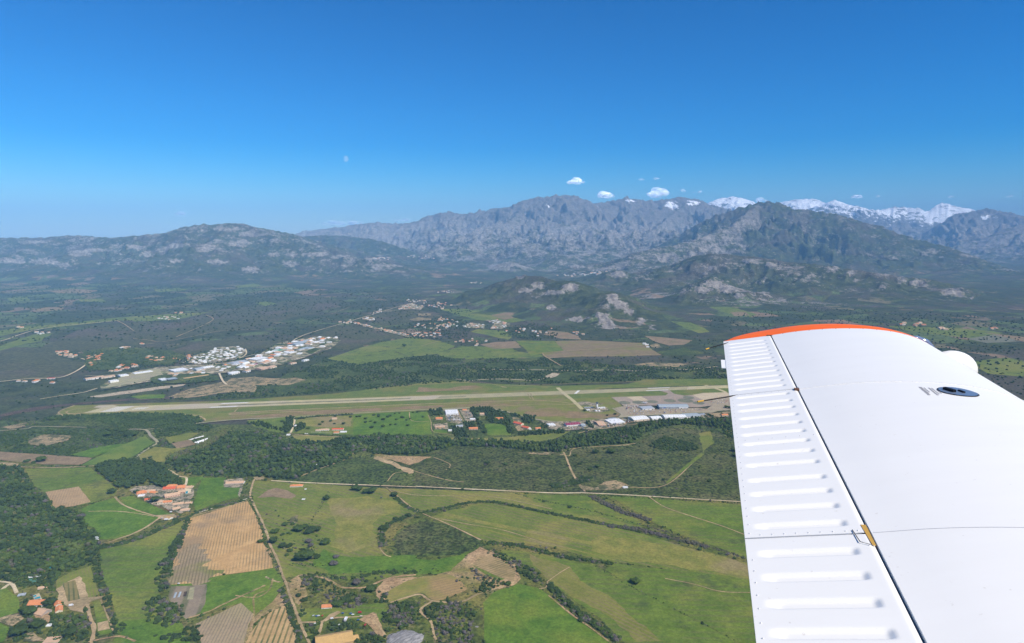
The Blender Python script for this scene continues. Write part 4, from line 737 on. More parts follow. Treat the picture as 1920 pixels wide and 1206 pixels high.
# left side
F_('field', 'brown', 1, (-60, 190), (0, 195), (200, 208), (490, 228), (430, 266), (250, 262), (0, 240), (-60, 235), amp=2)
F_('field', 'lush', 1, (370, 212), (500, 175), (620, 155), (700, 150), (560, 200), (490, 226), amp=2)
F_('field', rowfield('lush_rows', (.050, .092, .018), (.070, .115, .025), (.10, .13, .035), 1, (440, 265), (700, 130), 9, (.12, .15, .05), .5), 1, (430, 268), (560, 200), (700, 140), (770, 110), (820, 150), (740, 200), (680, 235), (560, 262), amp=2)
F_('field', 'dry', 1, (735, 215), (820, 170), (930, 178), (1010, 172), (920, 215), (870, 248), (790, 250), (745, 240), amp=2); F_('field', 'brown', 1, (910, 150), (1010, 130), (1040, 155), (970, 172), (940, 178), amp=1)
F_('grass', 'olive', 1, (880, 120), (1000, 95), (1060, 95), (1000, 130), (900, 150), amp=3)
F_('field', 'meadow', 1, (130, 285), (350, 283), (480, 280), (530, 320), (580, 360), (625, 400), (612, 430), (485, 468), (430, 480), (290, 497), (240, 410), (190, 380), (150, 320), amp=2)
F_('field', rowfield('tan_plot_rows', (.26, .185, .12), (.30, .215, .14), None, 1, (290, 490), (330, 385), 5.5, (.19, .15, .09), .55), 1, (242, 410), (418, 381), (482, 462), (395, 485), (292, 496), amp=.8)
F_('field', 'lush', 1, (430, 500), (500, 470), (612, 440), (700, 490), (830, 535), (850, 545), (800, 590), (700, 635), (640, 655), (560, 665), (530, 660), (500, 600), (460, 590), (440, 540), amp=2)
F_('field', 'lush', 1, (630, 440), (700, 430), (780, 470), (830, 490), (880, 520), (920, 530), (850, 535), (760, 520), (680, 480), amp=2)
F_('field', 'meadow', 1, (530, 720), (620, 700), (760, 660), (900, 600), (985, 555), (950, 640), (900, 740), (880, 800), (850, 850), (840, 920), (850, 1000), (960, 1110), (1010, 1240), (600, 1240), (620, 1100), (590, 960), (540, 850), (530, 780), amp=2)
F_('field', 'lush', 1, (620, 1110), (760, 1080), (960, 1110), (1010, 1240), (700, 1240), (640, 1170), amp=6)
T_('farm_track', 'track', 1, 5, (610, 435), (650, 475), (720, 505), (800, 530), (860, 545)); T_('farm_track', 'track', 1, 6, (910, 532), (850, 548), (780, 595), (700, 635), (640, 655), (580, 678)); T_('farm_track', 'track', 1, 3, (470, 513), (600, 512), (700, 520), (820, 540)); F_('yard', 'track', 1, (820, 535), (930, 528), (940, 545), (860, 560), amp=1)
F_('yard', 'yard', 1, (685, 400), (720, 380), (800, 375), (1020, 372), (1030, 420), (1010, 470), (1005, 510), (960, 525), (800, 470), (740, 440), amp=3); F_('garden_ground', 'lush', 1, (960, 335), (1080, 330), (1030, 380), (1000, 375), (980, 350), amp=2)
T_('access_road', 'pale', 1, 6, (870, 285), (910, 300), (950, 325), (990, 335), (985, 375)); T_('access_road', 'tarmac', 1, 8, (660, 75), (770, 78), (800, 110), (835, 145), (790, 175), (740, 210), (715, 228)); T_('access_road', 'tarmac', 1, 6, (-60, 75), (0, 82), (140, 72), (200, 60), (460, 65)); T_('access_road', 'tarmac', 1, 6, (770, 76), (880, 68), (990, 56))
T_('access_road', 'track', 1, 5, (-60, 270), (100, 275), (300, 280), (500, 270)); T_('access_road', 'tarmac', 1, 9, (1040, 44), (1200, 28), (1359, 18))
F_('bare_ground', 'sand', 1, (150, 130), (230, 105), (380, 110), (360, 135), (240, 165), (150, 160), amp=4); F_('bare_ground', 'sand', 1, (0, 65), (140, 40), (140, 60), (60, 75), amp=4); F_('bare_ground', 'sand', 1, (0, 250), (100, 258), (100, 275), (0, 275), amp=2)
F_('heath', 'maquisg', 1, (180, 40), (500, 10), (800, 5), (930, 40), (860, 65), (660, 72), (460, 60), (220, 55), amp=5)
F_('olive_grove', 'lush', 2, (225, 335), (350, 333), (355, 387), (440, 387), (430, 435), (300, 470), (190, 512), (180, 470), (200, 400), amp=1)
F_('yard', 'yard', 2, (340, 345), (445, 335), (440, 385), (425, 440), (412, 430), (425, 388), (340, 385), amp=1)
# bottom left holding
F_('vineyard_plot', rowfield('plot_rows', (.085, .11, .03), (.115, .13, .04), None, 1, (470, 960), (440, 820), 5, (.20, .15, .08), .6), 1, (300, 880), (370, 840), (480, 805), (500, 880), (530, 955), (450, 985), (345, 990), (300, 930), amp=1)
F_('bare_ground', 'track', 1, (295, 930), (420, 860), (440, 870), (465, 975), (550, 965), (560, 975), (490, 990), (460, 1010), (440, 1060), (370, 1040), (310, 985), amp=4)
F_('plot', rowfield('mixed_beds', (.14, .125, .055), (.18, .15, .07), None, 1, (380, 990), (370, 880), 7, (.07, .09, .03), .8), 1, (330, 900), (400, 880), (425, 980), (360, 995), amp=1); F_('plot', 'meadow', 1, (490, 990), (530, 985), (600, 1160), (520, 1180), (510, 1090), amp=1); F_('plot', 'track', 1, (518, 1110), (570, 1096), (585, 1140), (520, 1153), amp=1)
T_('farm_track', 'track', 1, 7, (560, 970), (490, 988), (465, 1010), (480, 1080), (500, 1140), (480, 1240)); T_('farm_track', 'track', 1, 3, (535, 985), (570, 1070), (605, 1160)); T_('farm_track', 'scar', 1, 5, (470, 1210), (560, 1190), (640, 1180), (720, 1206))
T_('farm_track', 'pale', 1, 6, (-60, 990), (0, 940), (60, 900), (90, 950)); T_('farm_track', 'pale', 1, 5, (-60, 890), (0, 888), (60, 895)); F_('yard', 'sand', 1, (-60, 1070), (0, 1085), (70, 1060), (110, 1055), (130, 1085), (60, 1130), (0, 1100), (-60, 1090), amp=2)
F_('lawn', 'lush', 1, (-60, 950), (40, 920), (70, 955), (110, 1000), (100, 1050), (0, 1080), (-60, 1060), amp=2); F_('lawn', 'lush', 1, (-60, 1110), (0, 1110), (60, 1135), (20, 1206), (-60, 1240), amp=2)
F_('yard', 'scar', 1, (170, 980), (200, 1030), (250, 1030), (270, 1100), (250, 1110), (190, 1080), (160, 1010), amp=2); F_('yard', 'sand', 1, (120, 1206), (160, 1140), (200, 1180), (240, 1206), amp=3)
F_('swimming_pool_terrace', 'pale', 'r', (700, 95), (740, 35), (795, 30), (810, 50), (770, 95), amp=.4); F_('swimming_pool', 'water', 'r', (720, 88), (748, 45), (792, 40), (795, 55), (765, 88), amp=.2)
F_('swimming_pool_terrace', 'pale', 'r', (495, 480), (590, 445), (630, 530), (515, 545), amp=0); F_('swimming_pool', 'water', 'r', (515, 520), (600, 492), (615, 520), (525, 538), amp=0); F_('swimming_pool', 'water', 'r', (498, 485), (545, 470), (550, 492), (505, 508), amp=0)
F_('tennis_court', 'green_roofed', 'r', (415, 275), (455, 210), (565, 220), (530, 295), amp=0); F_('swimming_pool_terrace', 'pale', 'q', (1315, 430), (1460, 440), (1440, 520), (1330, 560), amp=0); F_('swimming_pool', 'water', 'q', (1335, 500), (1385, 485), (1380, 540), (1330, 550), amp=0)
# roads and bare scars of the distant plain
for wd, m_, c_, p_ in ((9, 'pale', 5, ((-300, 360), (0, 322), (130, 280), (245, 245), (420, 212), (640, 192), (880, 168))), (7, 'track', 5, ((880, 168), (940, 200), (1003, 245))), (7, 'track', 5, ((1545, 125), (1600, 158), (1500, 215), (1400, 258), (1320, 292))), (6, 'track', 5, ((1000, 303), (1120, 316), (1250, 325), (1600, 255), (1760, 240), (1950, 235))), (8, 'pale', 5, ((610, 453), (660, 485), (480, 590), (220, 605), (0, 628))),
                      (8, 'tarmac', 5, ((640, 585), (860, 575), (1300, 520), (1700, 470), (1920, 420))), (6, 'pale', 5, ((730, 678), (620, 710), (450, 735), (300, 760))), (8, 'pale', 5, ((1640, 555), (1670, 620), (1700, 650))), (7, 'pale', 5, ((1360, 490), (1500, 430), (1620, 385))), (7, 'pale', 5, ((1840, 380), (1845, 420), (1780, 455), (1600, 485))),
                      (7, 'pale', 6, ((400, 420), (560, 340), (700, 270), (1000, 180), (1200, 120), (1400, 60), (1560, 20))), (7, 'pale', 6, ((1050, 185), (1250, 240), (1470, 290))), (5, 'track', 6, ((690, 190), (820, 148), (870, 160))), (5, 'track', 6, ((885, 118), (1030, 65))), (5, 'track', 6, ((1560, 360), (1690, 322))), (4, 'burnt', 6, ((1360, 398), (1460, 440))),
                      (6, 'track', 'H', ((790, 692), (1040, 672), (1300, 658), (1550, 635))), (6, 'track', 'H', ((840, 728), (1040, 716), (1460, 710), (1680, 706))), (7, 'track', 'H', ((790, 692), (800, 712), (850, 742), (930, 790))), (8, 'tarmac', 6, ((2030, 180), (1740, 190), (1640, 250)))):
    T_('country_road' if m_ != 'track' else 'dirt_track', m_, c_, wd, *p_)
F_('industrial_ground', 'urban', 5, (760, 690), (750, 660), (850, 610), (1050, 540), (1200, 520), (1500, 500), (1720, 480), (1920, 440), (2080, 340), (2350, 290), (2500, 290), (2560, 320), (2480, 380), (2280, 450), (2050, 520), (1750, 560), (1560, 570), (1350, 600), (1200, 620), (1050, 640), (900, 670), step=14, amp=5)
F_('industrial_ground', 'tarmac', 5, (770, 680), (900, 600), (1050, 550), (1200, 530), (1230, 590), (1050, 630), (860, 665), step=14, amp=4)
F_('waste_ground', 'maquisg', 5, (1120, 600), (1200, 580), (1560, 560), (1640, 590), (1640, 620), (1400, 640), (1150, 640), step=14, amp=4)
T_('country_road', 'burnt', 6, 9, (800, 365), (860, 335), (940, 310)); T_('country_road', 'burnt', 6, 9, (690, 445), (780, 410), (870, 372)); F_('waste_ground', 'maquisg', 6, (690, 405), (750, 375), (800, 380), (740, 420), step=14, amp=4); F_('waste_ground', 'maquisg', 6, (770, 360), (870, 318), (920, 308), (830, 352), step=14, amp=4)
F_('estate_ground', 'urban', 5, (1410, 485), (1450, 435), (1560, 400), (1640, 368), (1800, 362), (1845, 400), (1800, 445), (1640, 475), (1500, 500), step=14, amp=3)
F_('village_ground', 'maquisg', 5, (620, 400), (900, 360), (1300, 400), (1400, 440), (1300, 500), (1000, 500), (850, 540), (660, 540), (640, 470), step=20, amp=8)
F_('village_ground', 'urban', 6, (1060, 178), (1250, 225), (1460, 270), (1480, 285), (1270, 245), (1060, 192), step=20, amp=6); F_('village_ground', 'urban', 6, (1385, 70), (1480, 35), (1580, 60), (1560, 85), (1400, 85), step=20, amp=6); F_('village_ground', 'urban', 'H', (180, 490), (250, 465), (360, 480), (350, 510), (220, 505), step=20, amp=6); F_('village_ground', 'urban', 'H', (360, 445), (440, 440), (550, 475), (480, 515), (400, 510), (420, 470), step=20, amp=6)
F_('bare_ground', 'sand', 6, (1530, 115), (1630, 115), (1630, 130), (1540, 135), step=20, amp=6); F_('bare_ground', 'sand', 6, (1470, 160), (1540, 145), (1640, 155), (1630, 165), (1500, 172), step=20, amp=6); F_('bare_ground', 'sand', 6, (1110, 160), (1160, 140), (1220, 145), (1190, 170), step=20, amp=6)

# ------------------------------------------------------------------ vegetation
t = NT('foliage'); p = t.pos(); a = t.attr('tint').outputs['Fac']; cr = t.n('ValToRGB'); t.put(cr.inputs[0], a); e = cr.color_ramp
e.elements[0].color = (.020, .034, .008, 1); e.elements[1].color = (.115, .10, .09, 1); e.elements[1].position = 1
for q_, c_ in ((.3, (.036, .058, .012, 1)), (.55, (.056, .088, .014, 1)), (.75, (.088, .115, .024, 1)), (.85, (.115, .12, .036, 1)), (.93, (.075, .068, .055, 1))): el = e.elements.new(q_); el.color = c_
FOL = t.out(t.scale(cr.outputs[0], vary(t, .55, 1.5, t.ramp(t.noise(p, .55, 3, .7), .3, .7))))
BARK = plain('bark', (.09, .065, .048), .9)
def ico(sub):
    bm = bmesh.new(); bmesh.ops.create_icosphere(bm, subdivisions=sub, radius=1); v = np.array([q.co[:] for q in bm.verts]); f = np.array([[w_.index for w_ in q.verts] for q in bm.faces]); bm.free(); return v, f
ICO1, ICO2 = ico(1), ico(2)
def crown_proto(seed, lumps, base, jag=.28, leaves=0, flat=.75, spread=.6):
    g = np.random.default_rng(seed); Vs, Fs, n = [], [], 0
    for i in range(lumps):
        v, f = base; r = g.uniform(.38, .62) if i else .72; a_ = g.uniform(0, 6.28); d = g.uniform(.3, spread) if i else 0
        q = v * (1 + g.uniform(-jag, jag, (len(v), 1))) * r * np.array([1, 1, flat]) + np.array([d * math.cos(a_), d * math.sin(a_), g.uniform(-.12, .3) if i else 0])
        Vs.append(q); Fs.append(f + n); n += len(v)
    if leaves:
        d = g.normal(size=(leaves, 3)); d /= np.linalg.norm(d, axis=1)[:, None]; c = d * g.uniform(.75, 1.08, (leaves, 1)) * np.array([1, 1, flat]); 
        for k in range(leaves):
            u = np.cross(d[k], g.normal(size=3)); u /= np.linalg.norm(u); w_ = np.cross(d[k], u) + d[k] * g.uniform(-.6, .6); s_ = g.uniform(.10, .2)
            Vs.append(np.array([c[k] - u * s_, c[k] + u * s_, c[k] + w_ * s_ * 1.3])); Fs.append(np.array([[n, n + 1, n + 2]])); n += 3
    V_ = np.concatenate(Vs); F_a = np.concatenate(Fs); V_[:, 2] -= V_[:, 2].min(); V_[:, 2] /= V_[:, 2].max(); return V_, F_a
P_SHRUB = [crown_proto(s, 1, ico(1), .3) for s in range(5)]
SH0 = ico(1)
def half(v, f): return v, f
P_TREE = [crown_proto(20 + s, 4, ICO1, .25) for s in range(6)]; P_BIG = [crown_proto(40 + s, 6, ICO2, .17, 90) for s in range(6)]
P_UMB = [crown_proto(60 + s, 5, ICO1, .2, 0, .4, .7) for s in range(5)]
def scatter(name, label, P, size, height, lift, protos, tints, kind='stuff', group=None, cat=None):
    """one mesh of many plants: P (n,2or3) places"""
    P = np.asarray(P, float)
    if not len(P): return None
    n = len(P); which = RNG.integers(0, len(protos), n); Vs, Ts, Ti = [], [], []; off = 0
    Zb = P[:, 2] if P.shape[1] > 2 else np.zeros(n)
    for k, (v, f) in enumerate(protos):
        m = which == k; c = int(m.sum())
        if not c: continue
        a_ = RNG.uniform(0, 6.283, c); r = RNG.uniform(*size, c) ; h = r / np.mean(size) * RNG.uniform(*height, c); ca, sa = np.cos(a_)[:, None], np.sin(a_)[:, None]; ex = RNG.uniform(.85, 1.2, (c, 1))
        x = v[None, :, 0] * r[:, None] * ex; y = v[None, :, 1] * r[:, None]; z = v[None, :, 2] * h[:, None] * (1 - lift) + h[:, None] * lift
        V_ = np.stack([P[m, 0:1] + x * ca - y * sa, P[m, 1:2] + x * sa + y * ca, Zb[m][:, None] + z - .25], -1).reshape(-1, 3)
        T_a = (f[None] + (np.arange(c) * len(v))[:, None, None]).reshape(-1, 3) + off; off += len(V_)
        Vs.append(V_); Ts.append(T_a); Ti.append(np.repeat(tints(P[m], c), len(v)))
    me = np_mesh(name, np.concatenate(Vs), np.concatenate(Ts), FOL, tint=np.concatenate(Ti)); o = link(bpy.data.objects.new(name, me)); tag(o, label, cat, group, kind); return o
def tint_noise(lo, hi, grey=0, sc=60):
    def f(P, c):
        n = np.clip(fbm(P[:, 0] / sc, P[:, 1] / sc, 3) * 1.4 + .5, 0, 1); t_ = lo + (hi - lo) * np.clip(.5 * n + .5 * RNG.random(c), 0, 1)
        if grey: t_ = np.where((RNG.random(c) < grey * 2.2 * sstep(.45, .7, n)), RNG.uniform(.88, 1, c), t_)
        return t_
    return f
def fill(polys, spacing, thin=0, thin_sc=80, clear=True, clr=None):
    out = []
    for P in polys:
        P = np.array(P); lo, hi = P.min(0), P.max(0); gx, gy = np.meshgrid(np.arange(lo[0], hi[0], spacing), np.arange(lo[1], hi[1], spacing))
        gx = gx.ravel() + RNG.uniform(-.5, .5, gx.size) * spacing; gy = gy.ravel() + RNG.uniform(-.5, .5, gy.size) * spacing; m = inside(gx, gy, P)
        gx, gy = gx[m], gy[m]
        if thin: m = fbm(gx / thin_sc, gy / thin_sc, 4) > (thin - 1) * .5 + .0 ; gx, gy = gx[m], gy[m]
        if clear:
            m = np.zeros(gx.shape, bool)
            for C in (clr if clr is not None else CLEAR): m |= inside(gx, gy, C)
            gx, gy = gx[~m], gy[~m]
        out.append(np.stack([gx, gy], 1))
    return np.concatenate(out)
def along(P, spacing, wd, skip=.0):
    C = catmull(P, False, 8); out = []
    for a_, b_ in zip(C[:-1], C[1:]):
        L_ = (b_ - a_).length; k = max(1, int(L_ / spacing * max(1, wd / spacing))); nrm = Vector((-(b_ - a_).y, (b_ - a_).x)).normalized()
        for i in range(k):
            if rnd.random() < skip: continue
            q = a_.lerp(b_, rnd.random()) + nrm * rnd.uniform(-wd / 2, wd / 2); out.append((q.x, q.y))
    return out
ROADS = [np.array([v.co[:2] for v in []])] if False else []
# --- woods (one mass each)
W = lambda name, label, polys, sp, size, height, lift, protos, tints, **k: scatter(name, label, fill(polys, sp, **k), size, height, lift, protos, tints)
wood_l = pts(1, (-150, 262), (0, 270), (110, 280), (190, 390), (245, 440), (280, 490), (330, 505), (440, 520), (460, 590), (530, 650), (530, 705), (500, 780), (350, 830), (290, 880), (180, 870), (60, 885), (-150, 880))
W('oak_wood', 'dense dark wood filling the left edge beside the green meadows', [wood_l], 8.5, (3.8, 7.4), (6, 10), .1, P_TREE, tint_noise(.0, .78, .07), clear=False)
W('oak_wood', 'strip of dark trees between vineyard plot and long green meadow', [pts(1, (480, 790), (535, 720), (545, 850), (590, 960), (600, 1060), (640, 1120), (690, 1110), (620, 1180), (590, 1140), (545, 985), (500, 880))], 7, (3, 5.5), (5, 7), .1, P_TREE, tint_noise(.1, .6, .3), clear=False)
W('pine_grove', 'rounded grove of umbrella pines above the red roofed houses', [pts(1, (500, 275), (560, 250), (640, 240), (745, 238), (785, 320), (770, 370), (690, 390), (620, 380), (560, 335)), pts(1, (760, 238), (800, 235), (885, 292), (965, 350), (960, 372), (860, 388), (790, 350))], 8.5, (5, 7), (9, 12), .45, P_UMB, tint_noise(.2, .5), clear=False)
W('forest', 'broad belt of dark green forest running below the airfield', [pts(2, (30, 232), (110, 200), (250, 180), (330, 130), (370, 90), (500, 95), (600, 105), (700, 135), (860, 145), (1000, 112), (1359, 112), (1359, 212), (1180, 205), (1060, 190), (1000, 235), (840, 285), (720, 335), (640, 345), (545, 330), (500, 322), (440, 335), (330, 328), (200, 320), (90, 300), (40, 255))], 10, (4.4, 8.2), (7, 12), .1, P_TREE, tint_noise(.02, .78, .07, 70), clear=False)
W('forest', 'long ribbon of tall green trees along the stream past the heath', [pts(3, (0, 105), (200, 118), (560, 132), (760, 142), (900, 152), (990, 138), (1080, 118), (1200, 90), (1359, 68), (1400, 70), (1420, 110), (1359, 150), (1180, 160), (1040, 178), (1000, 195), (850, 192), (700, 172), (450, 162), (250, 208), (0, 208)), pts(8, (730, 575), (800, 540), (1000, 515), (1250, 500), (1450, 495), (1700, 480), (1790, 500), (1780, 600), (1650, 590), (1450, 560), (1300, 540), (1100, 560), (960, 600), (820, 640), (700, 690), (740, 620))], 9.5, (3.8, 7), (9, 14), .05, P_TREE, tint_noise(.08, .76, .05, 45), clear=False)
W('forest', 'dark woodland north of the lane at far left below the runway end', [pts(5, (320, 905), (420, 885), (600, 880), (900, 870), (1150, 865), (1350, 870), (1500, 900), (1530, 930), (1450, 945), (1600, 960), (1560, 1000), (1250, 985), (1180, 930), (900, 900), (600, 912), (380, 918))], 9, (4, 7), (7, 10), .05, P_TREE, tint_noise(.1, .6), clear=False)
W('forest', 'patch of dark trees on the heath right of the dirt road', [pts(4, (615, 165), (650, 135), (700, 110), (760, 130), (850, 150), (880, 180), (820, 190), (700, 190)), pts(4, (1000, 60), (1100, 60), (1110, 130), (1030, 120))], 8, (3.5, 6), (5, 8), .0, P_TREE, tint_noise(.1, .55), clear=False)
W('wood', 'orchard trees and woodland bands at left above the brown field', [pts(1, (100, 150), (250, 165), (420, 180), (370, 212), (200, 205), (60, 190)), pts(1, (230, 20), (450, 0), (700, -10), (900, 0), (1010, 25), (1060, 60), (930, 110), (830, 110), (820, 70), (640, 72), (470, 15), (300, 25)), pts(1, (0, 100), (120, 95), (160, 130), (80, 160), (0, 170)), pts(1, (430, 80), (640, 75), (740, 95), (700, 120), (560, 150), (430, 110)), pts(1, (150, 85), (380, 80), (420, 105), (230, 100))], 9, (3.6, 6), (5, 8), .05, P_TREE, tint_noise(.15, .6), clear=False)
W('windbreak', 'brownish windbreak row beside the greenhouse plots', [pts(1, (880, 240), (900, 215), (1040, 175), (1190, 85), (1215, 92), (1090, 175), (960, 225))], 6, (3.5, 5), (10, 13), .1, P_TREE, tint_noise(.72, .95), clear=False)
W('wood', 'trees around the pool villas in the bottom left corner', [pts(1, (130, 870), (290, 870), (300, 930), (270, 970), (240, 930), (180, 900), (140, 930), (60, 890)), pts(1, (100, 1000), (160, 985), (180, 1030), (190, 1080), (110, 1075)), pts(1, (230, 965), (290, 970), (300, 1040), (255, 1030), (225, 1000)), pts(1, (60, 1110), (180, 1080), (250, 1110), (200, 1170), (100, 1206), (60, 1180)), pts(1, (270, 1060), (340, 1050), (470, 1080), (490, 1140), (470, 1206), (330, 1206), (250, 1180), (270, 1120))], 7.5, (3.2, 6), (5, 8), .05, P_TREE, tint_noise(.1, .6, .1), clear=False)
W('wood', 'dark clump of broad trees at the foot of the long green meadow', [pts(1, (750, 1060), (790, 1000), (850, 960), (900, 1000), (965, 1010), (975, 1090), (890, 1135), (790, 1110)), pts(1, (830, 830), (890, 740), (930, 660), (985, 560), (1010, 545), (960, 700), (905, 800), (880, 880), (900, 920), (850, 940), (820, 880)), pts(1, (1010, 1110), (1060, 1130), (1090, 1206), (980, 1206), (900, 1206), (760, 1180), (980, 1150))], 8, (4, 7), (6, 9), .0, P_TREE, tint_noise(.1, .5, .2), clear=False)
W('wood', 'grey-green thickets among the rocks at bottom centre', [pts(3, (270, 1020), (330, 995), (500, 995), (545, 1050), (520, 1120), (540, 1240), (350, 1240), (320, 1120), (275, 1060)), pts(3, (60, 1050), (110, 1010), (180, 990), (245, 1000), (250, 1060), (200, 1120), (120, 1120), (50, 1110)), pts(2, (735, 865), (800, 860), (910, 890), (895, 925), (820, 955), (770, 920)), pts(2, (870, 940), (930, 925), (1050, 950), (1100, 990), (1030, 1040), (940, 1030), (880, 970)), pts(2, (1200, 1010), (1280, 990), (1359, 1000), (1359, 1100), (1290, 1150), (1210, 1100)), pts(3, (510, 810), (640, 870), (720, 890), (620, 930), (560, 960), (560, 880)), pts(3, (600, 730), (700, 735), (800, 790), (890, 850), (925, 890), (890, 905), (790, 850), (680, 770))], 6.5, (2.6, 4.8), (4, 7), .0, P_TREE, tint_noise(.1, .6, .4, 40), clear=False)
W('wood', 'trees round the barn and the parked cars at bottom', [pts(2, (730, 1030), (770, 1040), (780, 1090), (740, 1080)), pts(2, (765, 1110), (840, 1110), (840, 1200), (790, 1190)), pts(2, (900, 1110), (1050, 1090), (1070, 1140), (1000, 1160), (900, 1160)), pts(2, (1050, 1160), (1200, 1180), (1180, 1240), (1040, 1240)), pts(2, (1180, 1060), (1220, 1060), (1220, 1110), (1180, 1110)), pts(2, (1150, 930), (1210, 950), (1220, 1020), (1170, 1000))], 6.5, (3, 5), (5, 7), .05, P_TREE, tint_noise(.1, .5, .1), clear=False)
W('wood', 'garden trees among the houses south of the airport road', [pts(7, (575, 370), (760, 372), (900, 405), (970, 430), (1010, 560), (940, 560), (760, 520), (720, 430), (600, 420)), pts(7, (120, 400), (270, 385), (280, 450), (160, 460)), pts(7, (380, 570), (520, 600), (560, 690), (400, 680)), pts(7, (560, 390), (620, 420), (720, 560), (760, 640), (700, 640), (640, 520)), pts(7, (1120, 450), (1260, 460), (1270, 500), (1200, 540), (1120, 510)), pts(7, (990, 430), (1110, 450), (1100, 470), (1000, 450)), pts(7, (500, 530), (620, 520), (640, 580), (530, 590)), pts(7, (950, 560), (1010, 580), (1060, 640), (980, 650)), pts(7, (1320, 540), (1380, 540), (1390, 590), (1320, 580)), pts(7, (1790, 510), (1850, 520), (1890, 590), (1830, 580)), pts(7, (1080, 640), (1300, 620), (1560, 610), (1580, 640), (1300, 660), (1090, 675)), pts(6, (240, 940), (350, 930), (520, 990), (540, 900), (600, 890), (600, 960), (560, 1010), (420, 980)), pts(6, (600, 960), (700, 940), (700, 975), (620, 1000))], 8.5, (3.2, 5.5), (7, 11), .05, P_TREE, tint_noise(.05, .5), clear=False)
W('orchard', 'rows of young trees in the green grove beside the farm road', [pts(2, (235, 345), (340, 340), (345, 395), (415, 395), (420, 430), (300, 465), (200, 500), (190, 470), (205, 400))], 6.5, (1.1, 1.7), (2, 3), 0, P_SHRUB, tint_noise(.1, .4), clear=False)
# --- hedges
for c_, lab, p_, wd, sz in ((3, 'wavy hedge of bushes along the top of the striped meadow', ((280, 515), (400, 490), (500, 467), (620, 460), (750, 482), (900, 515), (1050, 545), (1200, 575), (1359, 605), (1420, 622)), 8, 2.6), (4, 'dense hedge joining the burnt strip above the long meadow', ((400, 590), (560, 610), (760, 660), (930, 700)), 10, 2.8), (4, 'burnt purple-brown thicket between two meadows', ((310, 430), (350, 455), (420, 490), (490, 520), (560, 540), (620, 560)), 12, 3), (4, 'dark burnt hedge running down to the wing', ((590, 585), (700, 620), (900, 690), (1050, 735), (1180, 785)), 6, 2),
    (3, 'hedge of round bushes under the mown strip', ((610, 680), (740, 690), (850, 712), (960, 742), (1100, 770), (1270, 790)), 8, 2.8), (3, 'thick dark hedge falling towards the bottom edge', ((930, 900), (1000, 975), (1100, 1060), (1200, 1130), (1300, 1200)), 10, 3.2), (4, 'thin dark hedge dividing the two lower right meadows', ((330, 800), (480, 890), (650, 980), (900, 1110), (1080, 1206), (1120, 1240)), 3.5, 1.6),
    (3, 'low hedge between the upper meadow strips', ((740, 410), (900, 455), (1100, 495), (1359, 565), (1440, 590)), 5, 1.8), (3, 'bushes along the far side of the straight road', ((90, 372), (400, 380), (700, 390), (1000, 405)), 4, 1.6), (4, 'bushes beside the straight road near the wing', ((250, 425), (450, 432), (700, 448), (900, 458), (1130, 470)), 5, 1.8), (2, 'bushes lining the farm road past the tan vineyard', ((480, 430), (500, 500), (535, 590), (560, 690), (610, 780), (640, 860)), 4, 2),
    (2, 'dark hedge beside the farm road at the bottom', ((640, 920), (680, 1010), (710, 1100), (740, 1206)), 7, 2.6), (2, 'dark hedge below the grove and the garden wall', ((60, 590), (140, 545), (230, 505), (330, 480), (450, 455)), 7, 2.6), (1, 'row of trees along the lower side of the farm track', ((520, 705), (620, 690), (740, 655), (850, 605), (980, 550)), 11, 3), (1, 'hedge behind the tan plot', ((290, 500), (350, 492), (480, 468), (610, 440)), 3, 1.6),
    (2, 'bushes edging the left side of the tan vineyard', ((160, 560), (110, 650), (70, 740), (50, 860)), 6, 2.4), (2, 'low bank of bushes under the olive meadow', ((740, 860), (860, 850), (1000, 870), (1150, 840), (1359, 835)), 9, 2.4), (3, 'bushes circling the heath mound', ((50, 700), (40, 640), (70, 590), (120, 560), (200, 530)), 9, 2.6), (3, 'bushes along the track to the mound', ((120, 440), (180, 490), (280, 525)), 9, 2.4), (2, 'bushes threading down the olive meadow', ((900, 400), (860, 470), (820, 540), (790, 600)), 5, 1.7),
    (2, 'bushes between the big meadow and the scrubby bank', ((690, 790), (800, 800), (900, 790)), 9, 1.8), (1, 'dark hedge right of the far green field', ((820, 150), (760, 190), (700, 240)), 5, 2.4), (6, 'tree row along the airport road', ((610, 910), (700, 895), (900, 880), (1050, 873)), 6, 3), (4, 'bushes on the heath beside the ruined farm', ((100, 380), (250, 350), (280, 330)), 22, 3),
    (3, 'low hedge beside the bottom green field', ((600, 680), (580, 1000), (640, 930)), 1, 1.2)):
    if lab.startswith('low hedge beside the bottom'): continue
    tn = tint_noise(.86, .97) if 'burnt' in lab else tint_noise(.08, .6, .15, 30)
    scatter('hedgerow', lab, along(pts(c_, *p_), 2.6, wd * 1.35, .12), (sz * .7, sz * 1.75), (sz * 1.1, sz * 2), .0, P_TREE if sz > 2 else P_SHRUB, tn)
for c_, lab, P_, sp2_ in ((2, 'loose bushes on the slope right of the farm road', ((540, 540), (620, 500), (700, 560), (780, 560), (900, 500), (860, 620), (900, 700), (820, 780), (700, 740), (640, 700), (590, 620)), 13), (2, 'scrubby bank of grey and green bushes above the oval field', ((830, 850), (1000, 840), (1359, 800), (1500, 800), (1500, 850), (1359, 850), (1100, 880), (900, 880)), 11), (3, 'grey bushes on the stony ground above the dirt lane', ((440, 850), (560, 870), (600, 930), (480, 990), (430, 960)), 10), (1, 'dark bushes in the lower part of the long meadow', ((600, 1080), (700, 1100), (760, 1206), (640, 1206)), 10), (2, 'bushes on the bare hook of ground beside the farm road', ((680, 860), (760, 860), (860, 1000), (740, 1020)), 12)):
    scatter('bushes', lab, fill([pts(c_, *P_)], sp2_, thin=.7, thin_sc=25, clear=False), (1.6, 4.2), (2, 5), 0, P_TREE, tint_noise(.02, .55, .3, 30))
